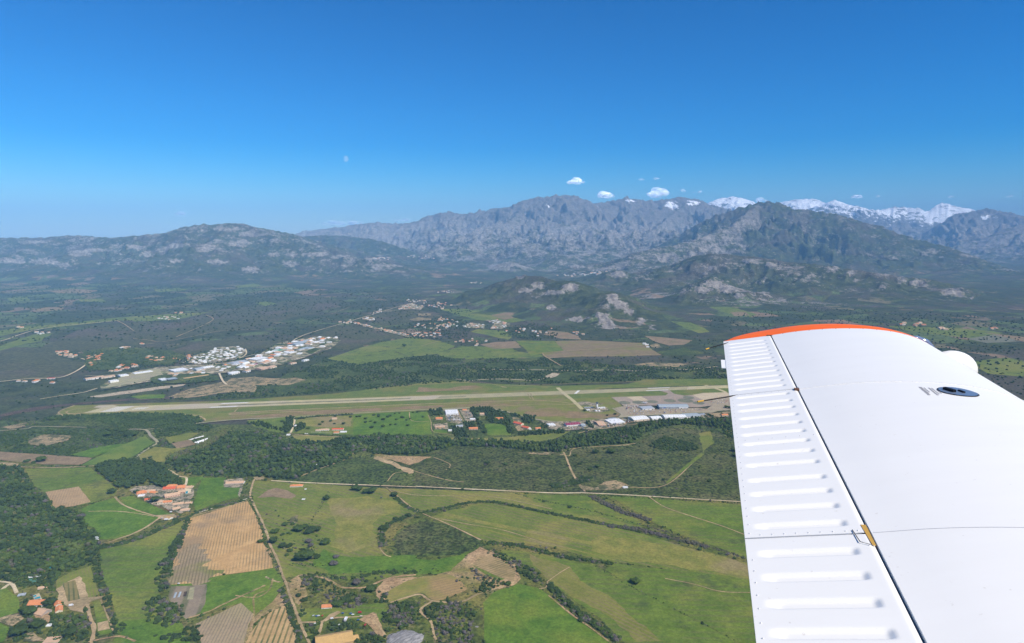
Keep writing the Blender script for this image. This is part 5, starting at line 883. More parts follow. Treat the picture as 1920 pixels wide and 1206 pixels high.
# --- scrub over heaths and rough ground
near_all = pts(0, (-300, 790), (0, 785), (400, 800), (1000, 812), (1420, 790), (1500, 930), (1600, 1260), (-300, 1260))
HE = [np.array([v.co[:2] for v in o.data.vertices]) for o in COL.objects if o.name.split('.')[0] in ('heath', 'bank', 'mound') and min(v.co[1] for v in o.data.vertices) < 2600]
bare = [C for C in CLEAR if not any(len(C) and abs(C.mean(0)[0] - h.mean(0)[0]) < 90 and abs(C.mean(0)[1] - h.mean(0)[1]) < 60 and (C.max(0) - C.min(0))[0] > 150 for h in HE)]
sp_ = fill(HE, 5.5, thin=.75, thin_sc=45, clr=bare)
scatter('heath_scrub', 'low dark scrub covering the heath below the airfield', sp_, (.9, 2.2), (1.0, 2.2), 0, P_SHRUB, tint_noise(.05, .7, .12, 50))
scatter('heath_trees', 'scattered bigger bushes on the heath', fill(HE, 26, thin=.6, thin_sc=70, clr=bare), (2.2, 4.2), (3, 5), 0, P_TREE, tint_noise(.05, .5, .1))
scatter('scrub', 'scrub and bushes on rough ground between the fields', fill([near_all], 7.5, thin=.8, thin_sc=60), (1.2, 3.4), (1.5, 4), 0, P_SHRUB, tint_noise(.1, .65, .2))
scatter('scattered_trees', 'small trees on rough ground between the fields', fill([near_all], 19, thin=.85, thin_sc=110), (2.6, 5.2), (4, 7), 0, P_TREE, tint_noise(.1, .6, .15))
mid_all = pts(0, (-500, 640), (0, 640), (620, 650), (1000, 600), (1420, 640), (1900, 650), (2100, 760), (1420, 715), (800, 730), (400, 735), (200, 770), (0, 800), (-500, 810))
scatter('riverside_trees', 'dark scrub woodland along the river beyond the runway', fill([pts(6, (-450, 760), (0, 735), (140, 690), (400, 655), (620, 615), (560, 560), (700, 520), (850, 455), (1080, 495), (1300, 465), (1600, 425), (1900, 455), (2500, 445), (3000, 500), (3900, 520), (3900, 600), (2600, 640), (2000, 620), (1600, 640), (1200, 680), (900, 700), (500, 735), (0, 755))], 13, thin=.75, thin_sc=140, clr=[C for C in CLEAR if (C.max(0) - C.min(0)).max() < 900]), (3, 6.5), (4, 8), 0, P_TREE, tint_noise(.05, .55, .08, 150))
scatter('plain_trees', 'trees dotted over the plain around the villages', fill([mid_all], 46, thin=.85, thin_sc=180), (3.5, 7), (4, 8), 0, P_SHRUB, tint_noise(.05, .5))
scatter('distant_trees', 'far trees and hedges between the distant fields', fill([pts(0, (-400, 540), (0, 530), (600, 540), (900, 560), (880, 600), (620, 640), (300, 640), (-400, 640))], 60, thin=.8, thin_sc=260, clear=False), (5, 12), (5, 9), 0, P_SHRUB, tint_noise(.05, .45))
scatter('distant_trees', 'far trees in the valley right of the rocky hill', fill([pts(0, (1300, 600), (1500, 575), (2000, 600), (2200, 800), (1900, 760), (1420, 640))], 50, thin=.8, thin_sc=200, clear=False), (5, 10), (5, 9), 0, P_SHRUB, tint_noise(.05, .45))
vill = [pts(5, (640, 400), (900, 380), (1100, 400), (1380, 440), (1250, 520), (1000, 520), (860, 560), (660, 560)), pts(6, (-60, 500), (250, 430), (400, 375), (640, 290), (680, 290), (420, 400), (270, 450), (0, 510)), pts(5, (1000, 640), (1500, 600), (1640, 610), (1500, 640), (1200, 660)), pts('u', (0, 180), (300, 100), (700, 60), (1000, 160), (1500, 130), (1300, 280), (900, 300), (500, 330), (0, 360)), pts(6, (1390, 280), (1500, 170), (1900, 160), (1920, 290), (1700, 310), (1450, 300)), pts('H', (450, 520), (700, 470), (900, 490), (900, 600), (700, 590), (480, 560))]
scatter('village_trees', 'trees among the houses of the villages beyond the runway', fill(vill, 19, thin=.95, clear=False), (3.5, 7), (5, 9), 0, P_SHRUB, tint_noise(.05, .5))

# --- trees one can tell apart
TK = {}
def tree_kind(kind, i):
    key = (kind, i)
    if key in TK: return TK[key]
    g = random.Random(i * 7 + len(kind)); v, f = P_BIG[i % 6]
    hh, flat = {'pine_tree': (1.35, .8), 'oak_tree': (1.25, 1.05), 'bush': (1.0, 1.0), 'cypress': (3.6, 3.2), 'grey_tree': (1.2, 1.0)}[kind]; z0 = hh - flat
    tn = {'pine_tree': (.3, .5), 'oak_tree': (.15, .45), 'bush': (.3, .55), 'cypress': (0, .12), 'grey_tree': (.92, 1.0)}[kind]
    r = empty(kind); V_ = v.copy(); V_[:, 2] = V_[:, 2] * flat + z0
    me = np_mesh('crown', V_, f, FOL, tint=np.full(len(V_), g.uniform(*tn)) + RNG.uniform(-.04, .06, len(V_))); link(bpy.data.objects.new('crown', me), r)
    mb = MB(); mb.tube([(0, 0, -.1), (.03, .02, z0 * .6 + .1), (0, 0, z0 + flat * .5)], [.11, .07, .04], 6); 
    for k in range(3): a_ = k * 2.1 + g.random(); mb.tube([(.02, .02, z0 * .7 + .1), (.4 * math.cos(a_), .4 * math.sin(a_), z0 + flat * .4)], [.05, .02], 5)
    mb.obj('trunk', BARK, r); kids(r); TK[key] = r; r['_u'] = 0; return r
def tree(kind, c, x, y, rp, label, group=None):
    i = rnd.randrange(4); pr = tree_kind(kind, i); used = pr.get('_u'); o = copy_tree(pr) if used else pr; pr['_u'] = 1
    q = at(c, x, y + rp * .35); r = mpp(c, x, y) * rp * .84; o.location = (q[0], q[1], 0.0); o.scale = (r, r * rnd.uniform(.9, 1.1), r * rnd.uniform(.85, 1.1)); o.rotation_euler = (0, 0, rnd.uniform(0, 6.28))
    tag(o, label, {'cypress': 'cypress', 'bush': 'bush'}.get(kind, 'tree'), group)
    for k in ('kind',):
        if k in o: del o[k]
    return o
def trees(kind, c, L_, label, group):
    L_ = sorted(L_); W_ = ['leftmost', 'second from left', 'third from left', 'fourth from left', 'fifth from left', 'sixth from left', 'seventh from left', 'eighth from left', 'ninth from left', 'rightmost']
    for i, q in enumerate(L_): tree(kind, c, q[0], q[1], q[2] if len(q) > 2 else 18, label if len(L_) > 10 or len(L_) == 1 else label + ', ' + (W_[i] if i < len(L_) - 1 else 'rightmost'), group)
trees('oak_tree', 6, [(650, 900), (680, 898), (655, 942, 22), (680, 948, 20), (620, 950), (628, 992, 22), (645, 985), (710, 975, 18), (785, 883, 15), (820, 928, 15), (798, 946, 16), (880, 920, 16), (907, 940, 14), (915, 883, 16), (975, 940, 18)], 'dark round tree in the dry paddock around the farmhouse below the airport road', 'trees round the paddock farmhouse')
trees('oak_tree', 6, [(1030, 870, 13), (1028, 890, 16), (1100, 885, 16), (1075, 887, 14), (1140, 903, 18), (1142, 928, 17), (1180, 922, 13), (1212, 933, 18), (1205, 875, 16), (1240, 885, 18), (1240, 872, 14), (1275, 908, 20), (1310, 888, 18), (1325, 880, 18), (1187, 968, 20), (1270, 958, 19), (1327, 947, 14), (1365, 945, 14), (1372, 909, 14), (1417, 893, 17), (1450, 912, 15), (1476, 903, 12), (1457, 951, 18), (1362, 862, 12), (1396, 860, 12)], 'dark round tree in the large green meadow below the airport road', 'trees in the green meadow')
trees('oak_tree', 6, [(1497, 855, 13), (1530, 853, 14)], 'dark tree at the roadside corner of the green meadow', 'roadside corner trees'); tree('oak_tree', 6, 1573, 889, 14, 'lone dark tree in the small green paddock left of the white yard')
trees('oak_tree', 6, [(420, 957, 20), (517, 923, 18), (545, 950, 22), (600, 893, 18)], 'dark tree in the rough meadow left of the paddock', 'trees in the rough meadow')
tree('oak_tree', 6, 1432, 353, 22, 'single dark tree alone in the big meadow beyond the runway')
trees('oak_tree', 4, [(330, 193, 22), (413, 192, 24), (220, 212, 16), (247, 255, 14), (225, 265, 10), (340, 270, 18), (300, 283, 16), (590, 197, 14)], 'dark bush-like tree on the heath right of the curved track', 'trees on the right heath')
tree('oak_tree', 4, 690, 341, 15, 'dark tree at the foot of the green strip on the heath'); trees('oak_tree', 4, [(838, 318, 12), (935, 346, 14), (1068, 182, 22), (1072, 212, 20)], 'dark tree on the heath close to the wing', 'heath trees by the wing')
tree('oak_tree', 4, 540, 880, 32, 'lone large round tree in the lower right meadow'); tree('bush', 4, 1112, 748, 12, 'small round bush beside the dark hedge near the wing')
trees('oak_tree', 3, [(605, 250, 19), (700, 258, 16), (735, 243, 9), (672, 270, 9), (705, 298, 10)], 'dark tree in the middle of the open heath', 'trees mid heath'); trees('bush', 3, [(270, 240, 13), (395, 223, 15), (285, 230, 8)], 'bush by the bare scar on the heath', 'bushes by the scar')
tree('oak_tree', 3, 112, 420, 28, 'broad dark tree where the track leaves the straight road'); tree('oak_tree', 3, 185, 531, 22, 'dark tree beside the track above the mound'); tree('oak_tree', 3, 118, 546, 17, 'smaller dark tree left of the mound track'); tree('oak_tree', 3, 52, 600, 25, 'dark tree at the left foot of the heath mound')
tree('bush', 3, 905, 455, 13, 'left bush of the low hedge in the upper meadow'); tree('oak_tree', 3, 1043, 485, 15, 'round tree in the low hedge of the upper meadow'); tree('oak_tree', 3, 715, 895, 22, 'dark round tree under the fan vineyard'); tree('oak_tree', 3, 1102, 1090, 20, 'dark tree standing off the thick hedge in the bottom field')
tree('oak_tree', 2, 885, 440, 24, 'dark tree at the top of the olive meadow'); trees('pine_tree', 2, [(1035, 390, 24), (1060, 393, 22), (1100, 405, 26), (1130, 403, 28)], 'dark pine just below the straight road', 'pines by the straight road')
tree('oak_tree', 2, 875, 672, 32, 'large dark tree alone at the edge of the olive meadow'); tree('oak_tree', 2, 770, 745, 58, 'biggest dark round tree by the farm road'); tree('oak_tree', 2, 835, 690 + 60, 22, 'small dark tree right of the biggest round tree')
trees('oak_tree', 2, [(740, 602, 34), (800, 612, 34), (838, 605, 26), (770, 590, 22)], 'dark tree in the cluster in the middle of the olive meadow', 'meadow cluster trees')
trees('oak_tree', 2, [(610, 615, 25), (605, 665, 32), (665, 578, 20), (705, 578, 14), (650, 632, 14), (682, 625, 12), (650, 690, 26), (688, 692, 20), (672, 742, 14), (690, 718, 18)], 'dark tree beside the farm road across from the tan vineyard', 'trees right of the farm road'); tree('oak_tree', 2, 536, 670, 20, 'dark tree alone on the edge of the tan vineyard')
trees('grey_tree', 2, [(925, 785, 26), (935, 750, 20)], 'leafless grey-violet tree below the olive meadow', 'grey trees by the lush strip'); trees('grey_tree', 2, [(790, 668, 24), (800, 690, 20), (1040, 888, 26)], 'leafless grey tree among the dark trees', 'grey trees in the cluster')
tree('oak_tree', 2, 735, 957, 20, 'left round bush on the bare ground by the farm road'); tree('oak_tree', 2, 766, 980, 20, 'right round bush on the bare ground by the farm road'); tree('oak_tree', 2, 1080, 985, 24, 'dark tree on the grass right of the orange roofed hut'); tree('oak_tree', 2, 1125, 922, 34, 'dark tree above the grass near the oval field')
trees('oak_tree', 2, [(945, 1000, 36), (990, 985, 36)], 'large dark tree beside the orange roofed hut', 'trees by the hut'); tree('oak_tree', 1, 592, 408, 26, 'dark tree at the corner of the upper left meadow'); tree('oak_tree', 1, 222, 235, 27, 'tall dark tree in the brown field at left')
trees('bush', 1, [(145, 240, 18), (180, 248, 14)], 'dark bush left of the tall tree in the brown field', 'bushes by the brown field'); tree('oak_tree', 1, 325, 492, 20, 'round tree below the small tan plot'); trees('bush', 1, [(367, 490, 9), (400, 484, 8), (478, 467, 9)], 'little bush along the lower edge of the tan plot', 'bushes under the tan plot')
tree('oak_tree', 1, 505, 635, 24, 'dark tree at the tip of the wood by the white vans'); tree('grey_tree', 1, 435, 535, 22, 'leafless grey tree on the edge of the left wood'); tree('oak_tree', 1, 100, 1148, 46, 'huge dark tree in the bottom left corner'); tree('oak_tree', 1, 205, 1112, 40, 'big dark tree below the red roofed pool villa')
tree('oak_tree', 1, 370, 1160, 38, 'big brown-green tree at the bottom left'); tree('oak_tree', 1, 155, 1050, 38, 'dark tree left of the pool villa'); tree('oak_tree', 1, 262, 998, 32, 'dark tree between the pool villa and the orange roofed house'); tree('oak_tree', 1, 725, 405, 18, 'dark tree left of the red roofed houses'); tree('pine_tree', 1, 820, 450, 30, 'dark pine between the red roofed houses and the pale house')
tree('oak_tree', 8, 445, 447, 18, 'small round bush on the airfield grass by the road'); tree('oak_tree', 8, 527, 432, 22, 'larger round bush on the airfield grass by the car park'); tree('oak_tree', 8, 205, 395, 24, 'dark tree at the left end of the tower compound'); trees('oak_tree', 8, [(1700, 360, 26), (1740, 365, 28), (1660, 440, 22), (1520, 440, 26), (1550, 455, 22)], 'dark tree right of the long hangars', 'trees past the hangars')
trees('oak_tree', 1, [(575, 102, 22), (615, 78, 16), (680, 105, 20), (712, 102, 20), (655, 80, 14)], 'dark tree by the lane junction at left', 'trees by the lane junction'); trees('oak_tree', 8, [(755, 748, 16)], 'dark tree at the end of the curved heath track', None)
trees('cypress', 'H', [(1780, 728, 7), (1790, 733, 7), (1805, 738, 7), (1820, 745, 7), (1850, 755, 9), (1862, 758, 9)], 'small dark cypress in the short row beyond the sandy strip', 'cypress row')

# ------------------------------------------------------------------ buildings
MC = dict(white=plain('white_wall', (.80, .78, .72), .8), cream=plain('cream_wall', (.72, .60, .44), .8), pink=plain('pink_wall', (.66, .42, .30), .8), ochre=plain('ochre_wall', (.55, .36, .16), .8), stone=plain('stone_wall', (.38, .32, .26), .9), grey=plain('grey_wall', (.36, .38, .41), .7), blue=plain('pale_blue_metal', (.38, .45, .50), .5), dark=plain('dark_cladding', (.05, .065, .09), .6), glass=plain('window_glass', (.03, .045, .06), .15, .6), wood=plain('wood_door', (.14, .08, .045), .8),
 r_orange=plain('orange_tiles', (.66, .25, .10), .85), r_tan=plain('tan_tiles', (.58, .38, .24), .85), r_red=plain('red_tiles', (.62, .13, .055), .85), r_white=plain('white_roof_sheet', (.82, .82, .80), .5), r_grey=plain('grey_roof_sheet', (.42, .45, .48), .5), r_blue=plain('blue_grey_roof_sheet', (.36, .41, .43), .45), r_green=plain('green_roof_sheet', (.08, .30, .17), .5), r_crimson=plain('crimson_roof_sheet', (.30, .03, .07), .5), r_ochre=plain('ochre_roof_sheet', (.52, .33, .12), .7), sign_blue=plain('blue_sign_panel', (.01, .11, .45), .5), tyre=plain('tyre', (.015, .015, .015), .9))
CWORD = dict(r_orange='orange-roofed', r_tan='tan-roofed', r_red='red-roofed', r_white='white', r_grey='grey-roofed', r_blue='blue-grey-roofed', r_green='green-roofed', r_crimson='crimson-striped', r_ochre='ochre-roofed')
def house_detail(w_, d_, h_, wall, roof, style='gable', floors=1, wins=3, name='house', chim=True):
    r = empty(name); mb = MB(); mb.box((0, 0, h_ / 2), (w_, d_, h_))
    if style == 'gable':
        rh = d_ * .22; mb.add([(-w_ / 2, -d_ / 2, h_), (-w_ / 2, d_ / 2, h_), (-w_ / 2, 0, h_ + rh * .96), (w_ / 2, -d_ / 2, h_), (w_ / 2, d_ / 2, h_), (w_ / 2, 0, h_ + rh * .96)], [(0, 2, 1), (3, 4, 5)])
    mb.obj('wall', MC[wall], r); rf = MB()
    if style == 'gable': rf.gable((0, 0, h_ + .12), w_ + .8, d_ + .8, d_ * .22 + .1, .22)
    elif style == 'hip': rf.hip((0, 0, h_ + .25), w_ + .9, d_ + .9, d_ * .24)
    else: rf.box((0, 0, h_ + .2), (w_ + .3, d_ + .3, .4))
    ro = rf.obj('roof', MC[roof], r)
    if chim and style != 'flat': c_ = MB(); c_.box((w_ * .22, d_ * .12, h_ + d_ * .2 + .5), (.7, .7, 1.6)); c_.obj('chimney', MC[wall], ro)
    if style == 'flat': c_ = MB(); c_.box((w_ * .2, 0, h_ + .9), (1.6, 1.4, .9)); c_.obj('roof_unit', MC['r_grey'], ro)
    for fl in range(floors):
        z = h_ / floors * (fl + .55)
        for i in range(wins):
            x = (i + .5) / wins * w_ - w_ / 2
            if fl == 0 and i == wins // 2: q = MB(); q.box((x, -d_ / 2 - .03, 1.1), (1.2, .12, 2.2)); q.obj('door', MC['wood'], r)
            else: q = MB(); q.box((x, -d_ / 2 - .03, z), (1.3, .12, 1.3)); q.obj('window', MC['glass'], r)
        q = MB(); q.box((w_ / 2 + .03, 0, z), (.12, 1.3, 1.3)); q.obj('window', MC['glass'], r)
        q = MB(); q.box((-w_ / 2 - .03, 0, z), (.12, 1.3, 1.3)); q.obj('window', MC['glass'], r)
    return r
def place(o, c, x, y, rz, label, cat='house', group=None, z=0):
    q = at(c, x, y); o.location = (q[0], q[1], z); o.rotation_euler = (0, 0, rz); return tag(o, label, cat, group)
FAR_PROTO = {}
def small_house(w_, d_, h_, wall, roof, style):
    key = (w_, d_, h_, wall, roof, style)
    if key not in FAR_PROTO:
        mb = MB(); mb.box((0, 0, h_ / 2 - .5), (w_, d_, h_ + 1)); 
        if style == 'gable':
            rh = d_ * .2; mb.add([(-w_ / 2, -d_ / 2, h_), (-w_ / 2, d_ / 2, h_), (-w_ / 2, 0, h_ + rh * .96), (w_ / 2, -d_ / 2, h_), (w_ / 2, d_ / 2, h_), (w_ / 2, 0, h_ + rh * .96)], [(0, 2, 1), (3, 4, 5)]); mb.gable((0, 0, h_ + .12), w_ + 1, d_ + 1, rh + .1, .25, 1)
        elif style == 'hip': mb.hip((0, 0, h_ + .25), w_ + 1, d_ + 1, d_ * .22, 1)
        else: mb.box((0, 0, h_ + .7), (w_ + .2, d_ + .2, .35), 1); mb.box((w_ * .2, d_ * .1, h_ + 1.3), (3, 3, 1), 0)
        for i in range(3):
            for fl in range(1 if h_ < 5 else 2): mb.box(((i - 1) * w_ * .3, -d_ / 2 - .03, 1.6 + fl * 2.9), (1.4, .12, 1.4), 2); mb.box(((i - 1) * w_ * .3, d_ / 2 + .03, 1.6 + fl * 2.9), (1.4, .12, 1.4), 2)
        FAR_PROTO[key] = mb.mesh('house', [MC[wall], MC[roof], MC['glass']])
    return FAR_PROTO[key]
NH = [0]; EXTRA = []
def cluster(c, poly, n, pal, where, gap, sizes=((12, 9, 3.6), (15, 10, 5.8), (10, 8, 3.4)), rz=None, hill=False):
    """small distant houses scattered over a polygon; each one its own object"""
    if hill: P2 = np.array(poly, float)
    else: P2 = np.array(pts(c, *poly))
    lo, hi = P2.min(0), P2.max(0); got = []; tries = 0
    while len(got) < n and tries < n * 60:
        tries += 1; x, y = rnd.uniform(lo[0], hi[0]), rnd.uniform(lo[1], hi[1])
        if not inside(np.array([x]), np.array([y]), P2)[0]: continue
        if hill: wxyz = hit(c, x, y); X_, Y_, Z_ = wxyz
        else: X_, Y_, Z_ = x, y, 0.0
        if any((X_ - a) ** 2 + (Y_ - b) ** 2 < gap ** 2 for a, b in got): continue
        got.append((X_, Y_)); wall, roof, style = rnd.choice(pal); s = rnd.choice(sizes)
        s = (s[0] * 1.35, s[1] * 1.35, s[2] * 1.2)
        me = small_house(*s, wall, roof, style); rot = (rz if rz is not None else 0) + rnd.choice((0, math.pi / 2)) + rnd.uniform(-.3, .3)
        lab = f"{'two-storey' if s[2] > 5 else 'low' if s[0] < 12 else 'long low'} {CWORD[roof]} {'' if roof == 'r_white' else {'white': 'white', 'cream': 'cream', 'pink': 'pink', 'stone': 'stone', 'ochre': 'ochre', 'grey': 'grey'}[wall] + ' '}house {where}"
        EXTRA.append((math.hypot(X_, Y_), me, (X_, Y_, Z_), rot, ' '.join(lab.split()), f'houses {where}')); NH[0] += 1
WH = [('white', 'r_white', 'flat'), ('white', 'r_white', 'hip'), ('cream', 'r_white', 'gable')]
MIX = [('white', 'r_orange', 'hip'), ('cream', 'r_orange', 'gable'), ('cream', 'r_tan', 'gable'), ('white', 'r_tan', 'hip'), ('pink', 'r_orange', 'gable')]
PALE = [('white', 'r_tan', 'gable'), ('cream', 'r_tan', 'hip'), ('white', 'r_white', 'flat'), ('white', 'r_orange', 'gable')]
cluster(5, ((1415, 485), (1450, 440), (1560, 403), (1640, 370), (1800, 365), (1842, 398), (1800, 440), (1640, 468), (1500, 495)), 74, WH, 'in the dense white estate', 14, rz=.4)
cluster(5, ((425, 400), (500, 400), (580, 430), (540, 445), (430, 425)), 15, [('cream', 'r_orange', 'gable'), ('cream', 'r_tan', 'gable')], 'in the hamlet on the edge of the dark heath', 13)
cluster(5, ((640, 430), (740, 408), (785, 425), (735, 470), (650, 460)), 13, MIX, 'at the crossroads left of the industrial zone', 16); cluster(5, ((660, 485), (700, 485), (690, 510), (665, 505)), 3, MIX, 'just below the crossroads', 14)
cluster(5, ((885, 370), (970, 358), (975, 375), (900, 385)), 5, PALE, 'in the small row above the white estate road', 14); cluster(5, ((1050, 340), (1085, 338), (1080, 352), (1055, 354)), 2, MIX, 'alone above the village', 14)
cluster(5, ((1080, 445), (1130, 432), (1225, 445), (1230, 470), (1120, 470)), 11, MIX, 'in the village left of the white estate', 15); cluster(5, ((1280, 445), (1430, 432), (1440, 455), (1340, 480), (1290, 460)), 5, MIX, 'between the village and the white estate', 22)
cluster(5, ((825, 530), (900, 500), (1030, 495), (1040, 515), (900, 550), (830, 558)), 15, PALE + MIX, 'above the grey parking areas of the industrial zone', 15); cluster(5, ((75, 615), (180, 610), (460, 625), (440, 640), (320, 632), (80, 632)), 5, MIX, 'by the road at far left', 30)
cluster(5, ((1210, 540), (1500, 515), (1700, 500), (1800, 540), (1720, 555), (1400, 590), (1210, 600)), 16, PALE + WH, 'among the sheds of the industrial zone', 26, sizes=((18, 13, 5.8), (14, 11, 5.6), (12, 9, 3.6)))
cluster(5, ((250, 255), (380, 250), (380, 272), (300, 275)), 5, PALE, 'on the farm lane of the left plain', 20); cluster(5, ((130, 215), (200, 215), (200, 228), (135, 228)), 2, MIX, 'beside the tree at far left of the plain', 20)
cluster(5, ((1175, 145), (1280, 128), (1400, 155), (1290, 170), (1200, 160)), 11, PALE, 'in the hamlet in the middle of the left heath', 24); cluster(5, ((1290, 110), (1370, 98), (1360, 115), (1310, 118)), 3, MIX, 'behind the heath hamlet', 22)
cluster(6, ((1060, 180), (1250, 225), (1470, 272), (1460, 285), (1250, 240), (1060, 192)), 30, PALE + MIX, 'in the long row beside the dark heath', 17, rz=-.3); cluster(6, ((1480, 255), (1560, 255), (1700, 240), (1710, 285), (1600, 298), (1500, 282)), 20, MIX + PALE, 'in the village above the big green meadow', 19)
cluster(6, ((1480, 185), (1600, 175), (1700, 200), (1860, 170), (1840, 215), (1700, 235), (1500, 215)), 20, PALE, 'among trees in the middle village', 26); cluster(6, ((1385, 70), (1480, 38), (1580, 60), (1560, 84), (1400, 82)), 38, PALE, 'in the dense cream village centre', 15)
cluster(6, ((1440, 8), (1560, 5), (1790, 15), (1770, 35), (1600, 28), (1450, 25)), 22, PALE, 'in the upper village', 24); cluster(6, ((1110, 150), (1160, 142), (1225, 147), (1190, 168)), 9, WH + PALE, 'on the pale yard by the village road', 18); cluster(6, ((930, 175), (1060, 155), (1040, 190), (940, 188)), 6, PALE, 'by the road junction', 20)
cluster('H', ((180, 485), (250, 468), (350, 480), (340, 505), (220, 502)), 20, WH + PALE, 'in the pale estate right of the middle village', 18); cluster('H', ((360, 448), (440, 442), (555, 475), (480, 512), (410, 508), (420, 470)), 26, WH + PALE, 'in the crescent estate below the brown fields', 19)
cluster('H', ((480, 520), (700, 500), (860, 500), (860, 520), (760, 575), (640, 535), (500, 540)), 18, MIX + WH, 'in the scattered hamlet above the long field', 26); cluster('H', ((120, 605), (190, 590), (270, 580), (380, 600), (280, 640), (200, 620)), 11, MIX, 'in the hamlet beside the big green meadow', 24)
cluster('H', ((0, 235), (60, 222), (140, 228), (120, 242)), 10, PALE, 'strung along the far village road', 28); cluster('H', ((0, 290), (100, 285), (90, 315), (10, 320)), 14, PALE, 'on the left edge of the brown fields', 24); cluster('H', ((120, 265), (260, 245), (270, 258), (140, 272)), 7, MIX, 'in the row under the wooded hill', 30)
cluster('H', ((985, 530), (1030, 530), (1110, 555), (1080, 570)), 4, MIX, 'at the foot of the rocky hill', 20); cluster('H', ((1560, 610), (1610, 640), (1580, 650), (1550, 620)), 3, WH, 'at the sandy yard under the rocky hill', 24)
cluster('H', ((215, 160), (330, 155), (330, 168), (225, 168)), 9, PALE, 'in the far hamlet at the valley mouth', 26)
cluster('D', [(1160, 825), (1330, 825), (1340, 845), (1230, 845)], 8, MIX, 'in the right valley above the wing tip', 0, hill=True, sizes=((22, 15, 6), (18, 14, 5.5))); cluster('D', [(1420, 855), (1480, 855), (1490, 868), (1430, 868)], 4, MIX, 'on the farm right of the wing tip', 0, hill=True, sizes=((22, 15, 6),)); cluster('D', [(1690, 850), (1760, 855), (1740, 862)], 3, MIX, 'near the dark solar field', 0, hill=True, sizes=((18, 14, 5.5),))
cluster('B', [(540, 345), (600, 332), (680, 338), (690, 352), (560, 355)], 14, PALE, 'in the hill village on the left ridge', 0, hill=True, sizes=((26, 18, 9), (22, 16, 8))); cluster('B', [(815, 325), (850, 315), (900, 330), (1030, 338), (1020, 350), (880, 340), (830, 335)], 16, PALE, 'in the hill village under the mountains', 0, hill=True, sizes=((26, 18, 9), (22, 16, 8)))
cluster('H', [(860, 110), (960, 100), (1100, 95), (1250, 75), (1290, 90), (1150, 115), (960, 118)], 30, WH + PALE, 'in the valley village behind the rocky hill', 0, hill=True, sizes=((26, 18, 7), (20, 15, 6)))

cluster(6, ((1570, 30), (1800, 40), (1780, 60), (1600, 60)), 12, MIX, 'below the upper village', 26); cluster(6, ((1640, 60), (1740, 60), (1720, 80), (1650, 75)), 6, PALE, 'in the small row beside the village', 22); cluster(6, ((1180, 115), (1230, 95), (1270, 75), (1260, 100), (1200, 125)), 8, PALE, 'along the village road', 20); cluster('H', ((0, 420), (60, 415), (150, 450), (130, 500), (40, 500), (0, 540)), 18, PALE + MIX, 'on the tracks left of the pale estate', 24); cluster('A', ((1400, 850), (1700, 830), (1900, 700), (1800, 700), (1500, 800)), 14, WH, 'at the upper edge of the industrial zone', 26, sizes=((22, 15, 6), (26, 16, 6)))
cluster(5, ((1700, 500), (1900, 450), (2080, 380), (2300, 300), (2420, 310), (2200, 400), (2050, 480), (1800, 540)), 44, WH + PALE, 'in the upper industrial zone', 24, sizes=((24, 15, 6), (18, 13, 6), (28, 17, 7)), rz=-.25)
EXTRA.sort(key=lambda e: e[0])
for d_, me, loc, rot, lab, grp in EXTRA[:228]: o = bpy.data.objects.new('house', me); COL.objects.link(o); o.location = loc; o.rotation_euler = (0, 0, rot); tag(o, lab, 'house', grp)
fm_ = MB(); mset = []
for d_, me, loc, rot, lab, grp in EXTRA[228:]:
    mm_ = []
    for q in me.materials:
        if q not in mset: mset.append(q)
        mm_.append(mset.index(q))
    ca, sa = math.cos(rot), math.sin(rot); o0 = len(fm_.v); fm_.v += [(loc[0] + v.co.x * ca - v.co.y * sa, loc[1] + v.co.x * sa + v.co.y * ca, loc[2] + v.co.z) for v in me.vertices]
    for q in me.polygons: fm_.f.append(tuple(i + o0 for i in q.vertices)); fm_.m.append(mm_[q.material_index])
tag(fm_.obj('distant_houses', mset), 'pale specks of distant houses in the far villages', None, None, 'stuff')

